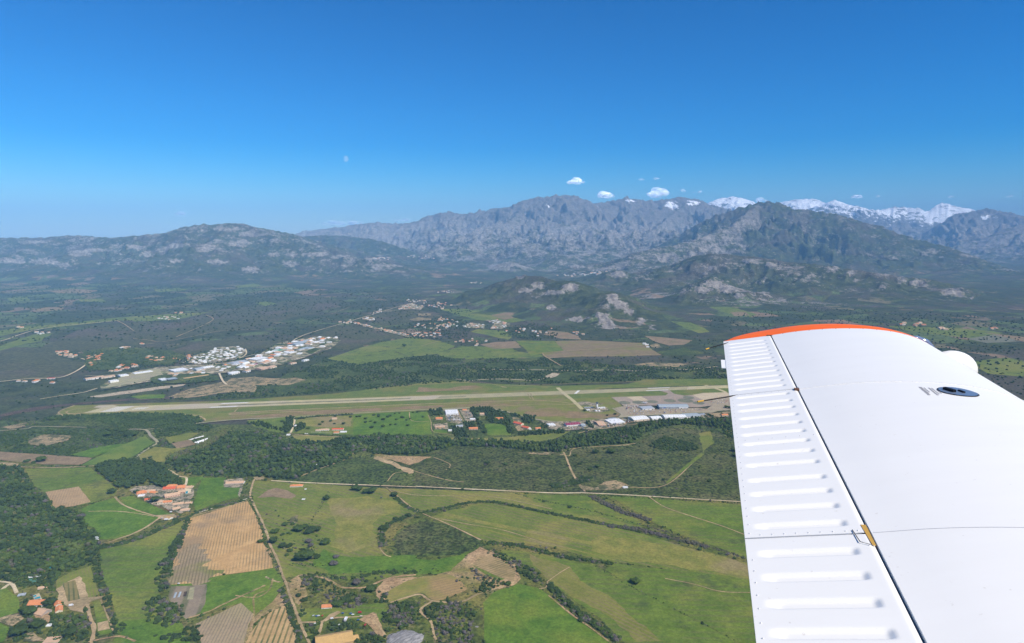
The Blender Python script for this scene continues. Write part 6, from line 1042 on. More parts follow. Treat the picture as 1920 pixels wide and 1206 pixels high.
def shed(c, x, y, wpx, d_, h_, a, b, wall, roof, label, style='low', name='shed', cat='industrial building', ribs=False):
    """large building; wpx = width in crop pixels, a-b = pixel direction of its long side"""
    w_ = mpp(c, x, y) * wpx; rz = ang(c, a, b); r = empty(name); mb = MB(); mb.box((0, 0, h_ / 2), (w_, d_, h_))
    if style == 'low':
        rh = d_ * .08; mb.add([(-w_ / 2, -d_ / 2, h_), (-w_ / 2, d_ / 2, h_), (-w_ / 2, 0, h_ + rh * .95), (w_ / 2, -d_ / 2, h_), (w_ / 2, d_ / 2, h_), (w_ / 2, 0, h_ + rh * .95)], [(0, 2, 1), (3, 4, 5)])
    mb.obj('wall', MC[wall], r); rf = MB()
    if style == 'low': rf.gable((0, 0, h_ + .15), w_ + .8, d_ + .8, d_ * .08 + .15, .3)
    elif style == 'flat': rf.box((0, 0, h_ + .3), (w_ + .5, d_ + .5, .6)); 
    elif style == 'curve':
        V = []; n = 14
        for i in range(n + 1):
            u = i / n; y_ = (u - .5) * (d_ + 3); z = h_ + .2 + 4.2 * (1 - (2 * u - 1) ** 2) ** .6
            V += [(-w_ / 2 - 1, y_, z), (w_ / 2 + 1, y_, z), (-w_ / 2 - 1, y_, z - .4), (w_ / 2 + 1, y_, z - .4)]
        Fq = []
        for i in range(n): k = 4 * i; Fq += [(k, k + 1, k + 5, k + 4), (k + 2, k + 6, k + 7, k + 3), (k, k + 4, k + 6, k + 2), (k + 1, k + 3, k + 7, k + 5)]
        Fq += [(0, 2, 3, 1), (4 * n, 4 * n + 1, 4 * n + 3, 4 * n + 2)]; rf.add(V, Fq)
        mb2 = MB(); mb2.box((0, 0, h_ + 1.4), (w_ - 2, d_ * .8, 2.6)); mb2.obj('clerestory', MC['dark'], r)
    ro = rf.obj('roof', MC[roof], r)
    if ribs or style == 'low':
        n = max(2, int(w_ / 9))
        for i in range(n):
            x_ = (i + .5) / n * w_ - w_ / 2
            q = MB(); q.add([(x_ - .5, -d_ * .42, h_ + .25 + d_ * .08 * .16), (x_ + .5, -d_ * .42, h_ + .25 + d_ * .08 * .16), (x_ + .5, -d_ * .08, h_ + .25 + d_ * .08 * .84 + .15), (x_ - .5, -d_ * .08, h_ + .25 + d_ * .08 * .84 + .15)], [(0, 1, 2, 3)]); q.obj('skylight', MC['r_grey'], ro)
    else:
        for i in range(3): q = MB(); q.box(((i - 1) * w_ * .3, d_ * .1, h_ + (1.2 if style == 'flat' else 4.9)), (2.6, 2, 1.2)); q.obj('roof_unit', MC['r_grey'], ro)
    for i in range(max(2, int(w_ / 14))):
        n = max(2, int(w_ / 14)); x_ = (i + .5) / n * w_ - w_ / 2; q = MB(); q.box((x_, -d_ / 2 - .04, min(2.1, h_ * .4)), (4, .14, min(3.8, h_ * .7))); q.obj('door' if i % 2 else 'window', MC['grey' if i % 2 else 'glass'], r)
    place(r, c, x, y, rz, label, cat); return r
sl = ((0, 0), (100, -5))
term = shed(8, 1135, 362, 300, 34, 6.5, (960, 372), (1280, 369), 'grey', 'r_blue', 'airport terminal with long rounded blue-grey roof', 'curve', 'terminal', 'airport terminal')
for x_ in (-34, 34): q = MB(); q.box((x_, -17.3, 3.2), (9, .5, 3.4)); q.obj('sign_panel', MC['sign_blue'], term)
q = MB(); q.box((0, -19.5, 2.6), (100, 4, .5)); q.obj('canopy', MC['white'], term)
shed(8, 862, 378, 130, 36, 5.5, (800, 385), (940, 378), 'white', 'r_grey', 'grey flat-roofed hall left of the airport terminal', 'flat', 'terminal_annex', 'airport hall')
shed(8, 1240, 368, 90, 26, 4.5, (1200, 372), (1320, 370), 'white', 'r_white', 'low white building at the right end of the terminal', 'flat', 'annex', 'airport building')
shed(8, 775, 492, 175, 44, 7, (700, 505), (860, 490), 'cream', 'r_white', 'large white-roofed hangar, leftmost of the long row by the wood', 'low', 'hangar', 'hangar')
shed(8, 952, 484, 108, 34, 6, (900, 494), (1005, 488), 'white', 'r_white', 'smaller white-roofed hangar, second from left in the row by the wood', 'low', 'hangar', 'hangar')
shed(8, 1150, 472, 225, 40, 7, (1060, 485), (1270, 480), 'white', 'r_white', 'longest white ribbed hangar roof in the row by the wood', 'low', 'hangar', 'hangar')
shed(8, 1332, 462, 155, 40, 7.5, (1260, 478), (1405, 472), 'white', 'r_blue', 'pale blue-roofed hangar at the right end of the row', 'low', 'hangar', 'hangar'); shed(8, 1430, 445, 100, 10, 4, (1380, 450), (1480, 440), 'grey', 'r_grey', 'narrow grey shed beyond the pale blue hangar', 'flat', 'shed', 'shed')
shed(8, 525, 520, 160, 48, 5, (440, 550), (600, 535), 'white', 'r_white', 'wide bright white-roofed shop hall with cars parked in front', 'flat', 'shop_hall', 'shop hall')
shed(8, 365, 540, 80, 56, 4, (340, 555), (415, 550), 'pink', 'r_tan', 'reddish-tan roofed hall left of the bright white shop hall', 'low', 'hall', 'hall'); shed(8, 495, 492, 90, 14, 4.5, (440, 500), (600, 490), 'cream', 'r_grey', 'narrow grey-roofed wing behind the bright white shop hall', 'flat', 'annex', 'annex')
shed(7, 1655, 555, 155, 26, 7, (1580, 572), (1735, 560), 'white', 'r_crimson', 'pale hall with crimson roof beside the airport road', 'low', 'hall', 'hall'); shed(7, 1762, 562, 48, 20, 6, (1740, 572), (1790, 566), 'blue', 'r_blue', 'small blue-grey hall joined right of the crimson-roofed hall', 'low', 'hall', 'hall')
shed(7, 1430, 558, 72, 22, 6, (1395, 570), (1470, 562), 'white', 'r_white', 'compact white hall on the grey yard beside the airport road', 'flat', 'hall', 'hall'); shed(7, 378, 425, 128, 56, 6, (320, 440), (445, 435), 'white', 'r_white', 'big white-roofed depot at the top of the boat yard', 'flat', 'depot', 'depot')
shed(7, 253, 578, 100, 20, 5, (205, 590), (305, 585), 'ochre', 'r_tan', 'long hall with vaulted tan roof below the paddock road', 'low', 'hall', 'hall'); shed(7, 460, 568, 70, 16, 4.5, (425, 578), (500, 575), 'white', 'r_grey', 'pale grey house below the boat yard', 'low', 'hall', 'house')
shed('t', 640, 255, 150, 9, 5, (590, 262), (730, 256), 'white', 'r_white', 'white building right of the control tower', 'flat', 'airport_office', 'office'); shed('t', 395, 290, 90, 10, 4, (355, 296), (430, 294), 'white', 'r_white', 'low white building left of the control tower with red end', 'flat', 'airport_office', 'office')
shed('t', 420, 245, 160, 6, 3.5, (340, 250), (500, 245), 'grey', 'r_grey', 'low grey shed behind the control tower compound', 'flat', 'shed', 'shed')
for x_, lb in ((555, 'left white round tank in front of the control tower'), (607, 'right white round tank in front of the control tower')):
    tk = empty('storage_tank'); mb = MB(); mb.tube([(0, 0, 0), (0, 0, 4.4)], 4.2, 24); mb.obj('tank_wall', MC['white'], tk, False); mb = MB(); mb.tube([(0, 0, 4.4), (0, 0, 5.0), (0, 0, 5.4)], [4.3, 3.0, .3], 24); mb.obj('tank_roof', MC['r_white'], tk, False); place(tk, 't', x_, 306, 0, lb, 'tank')
tw = empty('control_tower'); mb = MB(); mb.tube([(0, 0, 0), (0, 0, 19)], [3.1, 2.7], 20); mb.obj('shaft', MC['white'], tw, True)
mb = MB(); mb.tube([(0, 0, 18.6), (0, 0, 19.8), (0, 0, 20.6)], [2.8, 4.6, 4.8], 8); mb.obj('gallery', MC['white'], tw); mb = MB(); mb.tube([(0, 0, 20.6), (0, 0, 23.8)], [4.0, 4.8], 8); mb.obj('cab_glass', MC['glass'], tw)
mb = MB(); mb.tube([(0, 0, 23.8), (0, 0, 24.5)], [5.2, 5.0], 8); rf = mb.obj('cab_roof', MC['dark'], tw); mb = MB(); mb.tube([(0, 0, 24.5), (0, 0, 28)], .12, 6); mb.obj('antenna', MC['grey'], rf); mb = MB(); mb.box((3.2, .8, 8), (2.6, 3, 16)); mb.obj('stair_shaft', MC['grey'], tw)
place(tw, 't', 570, 262, .2, 'white airport control tower with dark glass cab', 'control tower')
# airliner on a stand
pl = empty('airliner'); mb = MB(); mb.tube([(-13, 0, 3.6), (-11, 0, 3.2), (-7, 0, 2.9), (0, 0, 2.8), (8, 0, 2.8), (11, 0, 2.7), (13, 0, 2.3)], [.25, .9, 1.4, 1.45, 1.45, 1.1, .2], 14); mb.obj('fuselage', MC['white'], pl, True)
for s in (-1, 1):
    mb = MB(); mb.add([(2.5, s * 1.2, 3.4), (-1, s * 1.2, 3.4), (-1.4, s * 13, 3.8), (.4, s * 13, 3.8), (2.5, s * 1.2, 3.1), (-1, s * 1.2, 3.1), (-1.4, s * 13, 3.6), (.4, s * 13, 3.6)], [(0, 1, 2, 3), (4, 7, 6, 5), (0, 3, 7, 4), (1, 5, 6, 2), (2, 6, 7, 3)]); mb.obj('wing', MC['white'], pl)
    mb = MB(); mb.tube([(3.6, s * 4.5, 3.1), (3, s * 4.5, 3.1), (-.5, s * 4.5, 3.1)], [.4, .8, .5], 10); mb.obj('engine', MC['grey'], pl)
    mb = MB(); mb.tube([(0, s * 2.2, .4), (0, s * 2.2, 3.0)], .16, 6); mb.tube([(0, s * 2.0, .45), (0, s * 2.5, .45)], .45, 10); mb.obj('landing_gear', MC['tyre'], pl)
mb = MB(); mb.add([(-9, .12, 3.8), (-12.5, .12, 3.8), (-13.6, .1, 8.4), (-11.6, .1, 8.4), (-9, -.12, 3.8), (-12.5, -.12, 3.8), (-13.6, -.1, 8.4), (-11.6, -.1, 8.4)], [(0, 3, 2, 1), (4, 5, 6, 7), (0, 4, 7, 3), (1, 2, 6, 5), (3, 7, 6, 2)]); tf = mb.obj('tail_fin', MC['white'], pl)
mb = MB(); mb.box((-12.6, 0, 8.4), (1.8, 8, .2)); mb.obj('tailplane', MC['white'], pl); place(pl, 8, 838, 320, 1.9, 'white airliner with upright tail parked on the dark round stand', 'airliner')
# industrial zone
for a in ((6, 625, 348, 88, 46, 9, 'blue', 'r_blue', 'large pale blue shed, left of a pair at the top of the industrial zone', 'low'), (6, 668, 333, 84, 44, 9, 'blue', 'r_blue', 'large pale blue shed, right of a pair at the top of the industrial zone', 'low'), (6, 708, 378, 70, 50, 7, 'white', 'r_blue', 'blue-grey roofed hall below the pair of blue sheds', 'flat'), (6, 335, 458, 115, 60, 8, 'grey', 'r_white', 'wide white-roofed hall right of the dense white estate', 'flat'),
          (6, 185, 488, 110, 70, 6, 'white', 'r_grey', 'broad grey-roofed hall right below the white estate', 'low'), (6, 220, 520, 75, 26, 6, 'white', 'r_white', 'white hall with long roof below the broad grey hall', 'low'), (6, 292, 505, 78, 22, 6, 'white', 'r_crimson', 'dark crimson striped hall in the industrial zone', 'low'), (6, 365, 528, 74, 44, 5, 'pink', 'r_tan', 'pinkish roofed hall in the lower industrial zone', 'low'), (6, 432, 518, 60, 36, 5, 'cream', 'r_tan', 'tan-roofed hall beside the pinkish hall', 'low'),
          (6, 475, 398, 90, 40, 6, 'cream', 'r_green', 'green-roofed hall in the middle of the industrial zone', 'low'), (6, 155, 565, 72, 24, 5, 'white', 'r_white', 'white hall at the lower edge of the industrial zone', 'flat'), (6, 250, 550, 40, 24, 7, 'white', 'r_tan', 'tall white house at the lower edge of the industrial zone', 'low'), (6, 400, 483, 110, 36, 6, 'white', 'r_tan', 'long cream hall behind the pinkish hall', 'low'), (6, 592, 490, 56, 22, 5, 'cream', 'r_tan', 'tan hall at the right foot of the industrial zone', 'low'),
          (6, 582, 412, 70, 34, 7, 'white', 'r_white', 'white hall below the green-roofed hall', 'flat'), (6, 764, 334, 50, 34, 7, 'white', 'r_white', 'white hall beside the unfinished streets', 'low'), (6, 690, 468, 52, 18, 6, 'white', 'r_white', 'small white hall near the end of the unfinished street', 'flat'), (6, 735, 308, 50, 30, 6, 'cream', 'r_white', 'cream hall at the top right of the industrial zone', 'low'), (6, 655, 388, 60, 26, 6, 'white', 'r_grey', 'grey-roofed hall in the upper industrial zone', 'low'),
          ('u', 1120, 362, 150, 60, 9, 'blue', 'r_white', 'white roofed store with blue glazed front above the car parks', 'flat'), ('u', 1360, 350, 90, 50, 9, 'white', 'r_grey', 'grey gabled store beside the white and blue store', 'low'), ('u', 1465, 322, 115, 40, 6, 'white', 'r_white', 'white store directly under the white estate', 'low'), ('u', 1035, 472, 95, 34, 9, 'dark', 'r_blue', 'dark blue boxy store above the dry river bed', 'flat'), ('u', 935, 475, 70, 40, 8, 'blue', 'r_white', 'pale blue store left of the dark blue store', 'flat'),
          ('u', 455, 425, 80, 34, 8, 'white', 'r_white', 'white block at the left end of the grey parking area', 'flat'), ('u', 340, 498, 80, 26, 10, 'white', 'r_white', 'tall white block at the lower left of the industrial zone', 'flat'), ('u', 690, 385, 180, 30, 6, 'white', 'r_white', 'long white curved-front store on the grey parking area', 'flat'), ('u', 105, 450, 170, 30, 6, 'white', 'r_tan', 'long white building with tan roof by the left road', 'low'), ('u', 265, 435, 130, 24, 6, 'cream', 'r_tan', 'cream building with tan roof right of the long white one', 'low'),
          ('u', 1330, 435, 260, 16, 5, 'cream', 'r_ochre', 'very long ochre-roofed row above the river bed', 'low'), ('u', 1780, 385, 110, 26, 6, 'white', 'r_white', 'bright white hall by the curved road', 'flat'), ('H', 680, 350, 90, 22, 6, 'white', 'r_red', 'long bright red-roofed building under the wooded hill', 'low'), (5, 385, 602, 42, 14, 4, 'white', 'r_red', 'bright red-roofed shed beside the left road', 'low')):
    c, x, y, wpx, d_, h_, wall, roof, lab, st = a; dr = {'u': ((0, 40), (300, -5)), 6: ((0, 60), (300, -15)), 5: ((0, 10), (300, 0)), 'H': ((0, 0), (300, 45))}[c]
    shed(c, x, y, wpx, d_, h_, (x + dr[0][0], y + dr[0][1]), (x + dr[1][0], y + dr[1][1]), wall, roof, lab, st)

# --- houses near enough to show their parts
def hs_(c, x, y, wpx, d_, h_, rz, wall, roof, style, label, fl=1, wins=3, group=None, name='house', cat='house', chim=True):
    r = house_detail(mpp(c, x, y) * wpx * 1.08, d_ * 1.3, h_ * 1.1, wall, roof, style, fl, wins, name, chim); return place(r, c, x, y, rz, label, cat, group)
hs_('q', 405, 535, 150, 13, 5.5, .5, 'pink', 'r_orange', 'hip', 'peach-roofed house at the left end of the red roofed hamlet', 2); hs_('q', 560, 500, 190, 10, 4.5, .35, 'cream', 'r_tan', 'gable', 'long tan-roofed house behind the peach-roofed one', 1, 4); hs_('q', 660, 520, 110, 9, 4, -.2, 'ochre', 'r_orange', 'gable', 'ochre house with orange roof in the middle of the hamlet')
hs_('q', 400, 590, 100, 9, 4, .3, 'cream', 'r_white', 'flat', 'white flat-roofed extension of the leftmost hamlet house', 1, 2, chim=False); hs_('q', 570, 660, 140, 8, 3.6, .3, 'pink', 'r_red', 'gable', 'low red-roofed annex at the lower left of the hamlet')
hs_('q', 1000, 440, 200, 12, 5, .15, 'pink', 'r_red', 'gable', 'bright red-roofed house in the centre of the hamlet', 2, 4); hs_('q', 1040, 400, 160, 10, 6, .15, 'cream', 'r_orange', 'hip', 'orange hip-roofed house behind the bright red roof', 2); hs_('q', 1050, 590, 230, 13, 6, .55, 'pink', 'r_tan', 'gable', 'tan terrace house with arched front in the hamlet', 2, 6)
hs_('q', 1250, 430, 130, 15, 6.5, .25, 'pink', 'r_orange', 'gable', 'tall pink house beside the turquoise pool', 2); hs_('q', 1260, 510, 110, 9, 5, .3, 'pink', 'r_tan', 'gable', 'pink house directly left of the turquoise pool', 2); hs_('q', 1425, 405, 110, 10, 3.6, .1, 'cream', 'r_tan', 'gable', 'low tan house above the turquoise pool')
hs_('q', 900, 740, 220, 9, 5.5, .25, 'cream', 'r_orange', 'gable', 'pale yellow house with narrow orange roof above the paved yard', 2, 5); hs_('q', 805, 750, 90, 9, 7, .25, 'cream', 'r_tan', 'hip', 'square tower-like end of the pale yellow house', 2, 2); hs_('q', 1180, 760, 170, 9, 3.6, .4, 'cream', 'r_tan', 'gable', 'tan bungalow right of the paved yard'); hs_('q', 1130, 860, 120, 8, 3.4, .8, 'cream', 'r_tan', 'gable', 'small bungalow below the tan bungalow')
hs_('q', 1320, 890, 150, 9, 3.6, .2, 'white', 'r_tan', 'hip', 'white bungalow at the lower right corner of the hamlet'); hs_('q', 1400, 740, 120, 7, 3.4, .2, 'cream', 'r_tan', 'gable', 'cream bungalow right of the small lawn'); hs_('q', 995, 1065, 80, 8, 4, -.5, 'white', 'r_ochre', 'gable', 'ochre-roofed hut where the farm tracks meet', 1, 2, chim=False)
hs_(2, 400, 362, 78, 12, 4, .12, 'white', 'r_tan', 'gable', 'white villa with pinkish roof beside the olive grove', 1, 5); hs_(2, 725, 378, 56, 9, 4, .1, 'white', 'r_orange', 'hip', 'white farmhouse with pinkish roof beside the straight road', 1, 3); hs_(2, 762, 448, 14, 4, 2.6, .1, 'white', 'r_white', 'flat', 'tiny white hut in the olive meadow', 1, 1, name='hut', cat='hut', chim=False); hs_(2, 773, 394, 9, 3.5, 2.6, .4, 'white', 'r_white', 'flat', 'tiny white shelter right of the white farmhouse', 1, 1, name='hut', cat='hut', chim=False)
hs_(2, 887, 1022, 44, 8, 4.2, .12, 'white', 'r_orange', 'gable', 'small white hut with bright orange roof on the grass', 1, 3, name='hut', cat='hut', chim=False)
barn = hs_(2, 925, 1200, 155, 24, 5, .32, 'ochre', 'r_ochre', 'gable', 'big barn with ochre roof at the bottom edge', 1, 4, name='barn', cat='barn', chim=False); 
for x_ in (-8, 9): q = MB(); q.box((x_, -5.5, 8.4), (8, 2.2, .7)); q.obj('roof_vent', MC['r_grey'], barn)
hs_(2, 1025, 1192, 44, 10, 4, .5, 'ochre', 'r_ochre', 'gable', 'small ochre-roofed shed right of the big barn', 1, 2, name='shed', cat='shed', chim=False)
hs_('r', 565, 610, 150, 14, 6, .1, 'white', 'r_orange', 'gable', 'white pool villa with orange roof in the bottom left corner', 2, 4); hs_('r', 640, 740, 120, 14, 4.5, -.3, 'stone', 'r_tan', 'gable', 'brownish tiled house below the white pool villa'); hs_('r', 870, 610, 90, 8, 4, -.9, 'cream', 'r_orange', 'gable', 'orange-roofed house beside the dug plots'); hs_('r', 890, 690, 110, 8, 4, -1.0, 'cream', 'r_orange', 'gable', 'lower wing of the orange-roofed house beside the dug plots', 1, 3)
hs_('r', 650, 360, 90, 6, 3.4, .3, 'cream', 'r_tan', 'gable', 'pale house above the pool villa', 1, 2); hs_('r', 330, 465, 70, 6, 3, .4, 'grey', 'r_grey', 'flat', 'small grey shed on the left lawn', 1, 2, name='shed', cat='shed', chim=False); hs_('r', 520, 200, 130, 4, 3, .1, 'white', 'r_white', 'flat', 'white pavilion behind the tennis court', 1, 2, name='pavilion', cat='pavilion', chim=False)
hs_('r', 790, 1150, 150, 12, 3.5, .15, 'cream', 'r_tan', 'flat', 'pale flat-roofed shed at the bottom edge', 1, 2, name='shed', cat='shed', chim=False); hs_('r', 740, 925, 50, 5, 3, .2, 'white', 'r_white', 'flat', 'small white shed below the brownish house', 1, 1, name='shed', cat='shed', chim=False)
hs_('v', 1000, 500, 200, 10, 4, .05, 'white', 'r_red', 'gable', 'long white farmhouse with red roof in the paddock', 1, 5); hs_('v', 740, 510, 140, 9, 4, .05, 'white', 'r_tan', 'gable', 'white farmhouse with tan roof left of the red-roofed one', 1, 4); hs_('v', 610, 520, 90, 8, 3.6, .05, 'white', 'r_tan', 'gable', 'leftmost white house of the paddock farm', 1, 3); hs_('v', 970, 565, 90, 8, 3.6, .1, 'white', 'r_orange', 'gable', 'small white house below the long red roof', 1, 2); hs_('v', 1110, 550, 110, 9, 3.6, .1, 'white', 'r_white', 'flat', 'white flat-roofed house at the right end of the paddock farm', 1, 3); hs_('v', 930, 285, 90, 8, 4, .3, 'cream', 'r_tan', 'gable', 'pale house among the trees below the airport road', 1, 2)
hs_('v', 10, 610, 60, 8, 4, .2, 'white', 'r_white', 'flat', 'white house at the foot of the pale farm lane', 1, 2)
for x_, y_, w_, d_, h_, wl, rf_, lab in ((245, 492, 64, 12, 5, 'pink', 'r_orange', 'peach house with orange roof in the left garden'), (700, 445, 44, 12, 5, 'cream', 'r_tan', 'cream house deep in the dark garden trees'), (880, 492, 76, 10, 5, 'ochre', 'r_orange', 'orange-roofed house at the edge of the dark garden trees'), (607, 598, 84, 11, 5, 'pink', 'r_orange', 'orange-roofed house left of the green orchard lawn'), (1085, 545, 100, 12, 5, 'cream', 'r_red', 'long red-roofed house on the sandy drive'), (1165, 588, 80, 12, 5, 'cream', 'r_red', 'second red-roofed house lower down the sandy drive'), (1292, 598, 50, 9, 5, 'cream', 'r_orange', 'small orange-roofed house beside the dark trees'), (1210, 602, 20, 6, 4, 'white', 'r_white', 'tiny white shed beside the red-roofed houses'),
        (515, 400, 40, 10, 4, 'cream', 'r_orange', 'orange-roofed house beside the airport road, top of the narrow yard'), (600, 495, 50, 12, 4, 'white', 'r_white', 'white workshop at the lower end of the narrow yard'), (360, 615, 34, 10, 4, 'white', 'r_white', 'small white shed right of the tan vaulted hall'), (1520, 825, 50, 8, 4, 'stone', 'r_tan', 'small stone house where the heath tracks meet'), (880, 525, 16, 4, 3, 'white', 'r_white', 'tiny white hut under the orange-roofed house')):
    hs_(7, x_, y_, w_, d_, h_, {1085: -.7, 1165: -.7}.get(x_, .1), wl, rf_, 'gable' if rf_ != 'r_white' else 'flat', lab, 1 if h_ < 5 else 2, 3 if w_ > 40 else 2)
hs_(4, 488, 385, 22, 6, 3.5, .2, 'white', 'r_white', 'flat', 'small white building beside the sandy ring on the heath', 1, 1); hs_(4, 1015, 0, 30, 10, 4, .1, 'cream', 'r_orange', 'gable', 'orange-roofed house near the hangars and the wing')
# glasshouses and walls
def greenhouse(c, x, y, wpx, d_, rz, label, n=2, col='r_white'):
    r = empty('greenhouse'); w_ = mpp(c, x, y) * wpx
    for k in range(n):
        yo = (k - (n - 1) / 2) * d_; V = []; m = 8
        for i in range(m + 1): a_ = math.pi * i / m; V += [(-w_ / 2, yo - math.cos(a_) * d_ * .48, math.sin(a_) * 3), (w_ / 2, yo - math.cos(a_) * d_ * .48, math.sin(a_) * 3)]
        mb = MB(); mb.add(V, [(2 * i, 2 * i + 1, 2 * i + 3, 2 * i + 2) for i in range(m)] + [tuple(range(0, 2 * m + 1, 2))[::-1], tuple(range(1, 2 * m + 2, 2))]); mb.obj('tunnel_cover', MC[col], r)
    place(r, c, x, y, rz, label, 'greenhouse')
a_ = ang(2, (80, 985), (105, 920)); greenhouse(2, 92, 957, 48, 7, a_, 'long blue-grey greenhouse on the grey garden plot', 2, 'r_blue')
greenhouse(1, 1042, 120, 75, 8, ang(1, (1010, 127), (1080, 108)), 'left white greenhouse tunnel by the windbreak', 1); greenhouse(1, 1080, 135, 78, 9, ang(1, (1035, 145), (1115, 120)), 'wide pale greenhouse by the windbreak, right of the tunnel', 3)
def wall_line(c, P, h_, th, mat, label):
    Q = [at(c, *p) for p in P]; mb = MB()
    for a, b in zip(Q[:-1], Q[1:]): mb.box(((a[0] + b[0]) / 2, (a[1] + b[1]) / 2, h_ / 2), (math.dist(a, b), th, h_), 0, math.atan2(b[1] - a[1], b[0] - a[0]))
    tag(mb.obj('wall', MC[mat]), label, 'wall')
wall_line(2, ((195, 520), (300, 488), (465, 443)), 2.4, .6, 'white', 'long pale garden wall along the top of the tan vineyard'); wall_line('q', ((590, 745), (800, 830), (1000, 905), (1160, 975)), 2.6, .8, 'r_crimson', 'dark red hedge-like wall below the paved yard'); wall_line('v', ((450, 545), (560, 550), (690, 560), (860, 565)), 1.8, .5, 'white', 'white garden wall in front of the paddock farm')
# --- vehicles
VC = dict(white=(.72, .72, .72), silver=(.42, .43, .45), black=(.02, .02, .024), grey=(.12, .13, .14), blue=(.03, .10, .32), red=(.42, .03, .03), cream=(.6, .54, .42)); CARM = {}
def car_mesh(col, van=False):
    if (col, van) in CARM: return CARM[(col, van)]
    mb = MB(); h_ = 1.0 if not van else 1.9
    prof_ = [(-2.2, .35), (-2.2, .85), (-1.9, .95), (-1.5, 1.42), (.35, 1.45), (1.0, .98), (2.05, .85), (2.2, .6), (2.2, .35)] if not van else [(-2.5, .4), (-2.5, 2.1), (-2.3, 2.25), (1.5, 2.2), (2.2, 1.25), (2.6, 1.1), (2.6, .4)]
    for sgn in (-1, 1): pass
    n = len(prof_); V = [(x, -.85, z) for x, z in prof_] + [(x, .85, z) for x, z in prof_]
    mb.add(V, [tuple(range(n)), tuple(range(2 * n - 1, n - 1, -1))] + [(i, i + n, (i + 1) % n + n, (i + 1) % n) for i in range(n)])
    for x in (-1.4, 1.4):
        for y in (-.8, .8): mb.tube([(x, y - .1, .33), (x, y + .1, .33)], .33, 10, 1)
    if not van: mb.box((-.6, 0, 1.2), (1.7, 1.74, .3), 2, 0, .94)
    else: mb.box((1.75, 0, 1.75), (.5, 1.74, .4), 2, 0, .9)
    CARM[(col, van)] = mb.mesh('car', [plain('paint_' + col, VC[col], .3, .5, 0, .02), MC['tyre'], MC['glass']]); return CARM[(col, van)]
def cars(c, poly, n, where, pal=('white', 'white', 'silver', 'grey', 'black', 'blue', 'red'), van=.1, gap=4.5, dirv=None):
    P2 = np.array(pts(c, *poly)); lo, hi = P2.min(0), P2.max(0); got = []; tr = 0; a0 = dirv or 0
    while len(got) < n and tr < 4000:
        tr += 1; x, y = rnd.uniform(lo[0], hi[0]), rnd.uniform(lo[1], hi[1])
        y = lo[1] + round((y - lo[1]) / 7.5) * 7.5; x = lo[0] + round((x - lo[0]) / 2.8) * 2.8
        if not inside(np.array([x]), np.array([y]), P2)[0] or (x, y) in got: continue
        got.append((x, y)); col = rnd.choice(pal); v = rnd.random() < van; o = bpy.data.objects.new('parked_van' if v else 'parked_car', car_mesh(col, v)); COL.objects.link(o); o.location = (x, y, LAY[0] * .012 + .05); o.rotation_euler = (0, 0, math.pi / 2 + rnd.choice((0, math.pi)) + rnd.uniform(-.06, .06))
        tag(o, f"{col} {'van' if v else 'car'} parked {where}", 'van' if v else 'car', f'vehicles {where}')
cars(8, ((640, 350), (770, 348), (800, 385), (640, 395)), 46, 'left of the terminal hall'); cars(8, ((650, 400), (1000, 392), (1390, 380), (1500, 395), (1300, 420), (1000, 435), (660, 455)), 95, 'in the long airport car park'); cars(8, ((430, 545), (620, 535), (640, 560), (450, 585)), 18, 'below the bright white shop hall'); cars(8, ((610, 490), (670, 495), (700, 545), (640, 540)), 14, 'between the shop hall and the hangar')
cars(8, ((1500, 290), (1700, 270), (1740, 330), (1560, 340)), 26, 'in the rental yard near the wing'); cars(7, ((325, 450), (445, 448), (490, 520), (350, 515)), 48, 'in the white boat and caravan yard', ('white', 'white', 'white', 'silver', 'blue'), .5); cars(7, ((500, 420), (560, 415), (610, 490), (540, 500)), 18, 'in the narrow yard'); cars(8, ((340, 560), (430, 570), (400, 590), (330, 580)), 8, 'below the reddish-tan hall'); cars(7, ((1600, 585), (1780, 578), (1800, 600), (1620, 608)), 10, 'in front of the crimson-roofed hall')
def one(c, x, y, col, label, van=False, rz=.3, s=1):
    o = bpy.data.objects.new('parked_van' if van else 'parked_car', car_mesh(col, van)); COL.objects.link(o); q = at(c, x, y); o.location = (q[0], q[1], LAY[0] * .012 + .05); o.rotation_euler = (0, 0, rz); o.scale = (s, s, s); tag(o, label, 'van' if van else 'car')
one('s', 530, 350, 'blue', 'blue car on the grass at the left end of the farm lane'); one('s', 627, 352, 'blue', 'darker blue car on the grass above the farm lane', rz=.8); one('s', 652, 366, 'white', 'white car beside the blue car above the farm lane'); one('s', 400, 415, 'white', 'white van at the bend of the farm lane', True, .4); one('s', 750, 385, 'cream', 'orange-brown car at the end of the farm lane'); one('s', 490, 490, 'white', 'white car under the trees below the farm lane'); one('s', 200, 475, 'white', 'white car by the yellow bushes near the farm road'); one('s', 715, 430, 'blue', 'small blue car among the parked things below the lane')
one('s', 800, 492, 'red', 'red tractor-like vehicle on the bare ground', True, 1.2); one('s', 240, 380, 'white', 'white car left of the round gravel bend'); one('s', 215, 382, 'blue', 'pale blue car left of the round gravel bend', rz=1.2); one('s', 287, 378, 'red', 'red car close to the gravel bend', rz=1.4); one('s', 178, 378, 'silver', 'silver car, leftmost of the four on the grass', rz=1.1); one('s', 568, 430, 'white', 'large white van parked below the farm lane', True, 1.5, 2.0); one('s', 735, 342, 'red', 'red and white boat trailer on the grass', True, .3, 1.2)
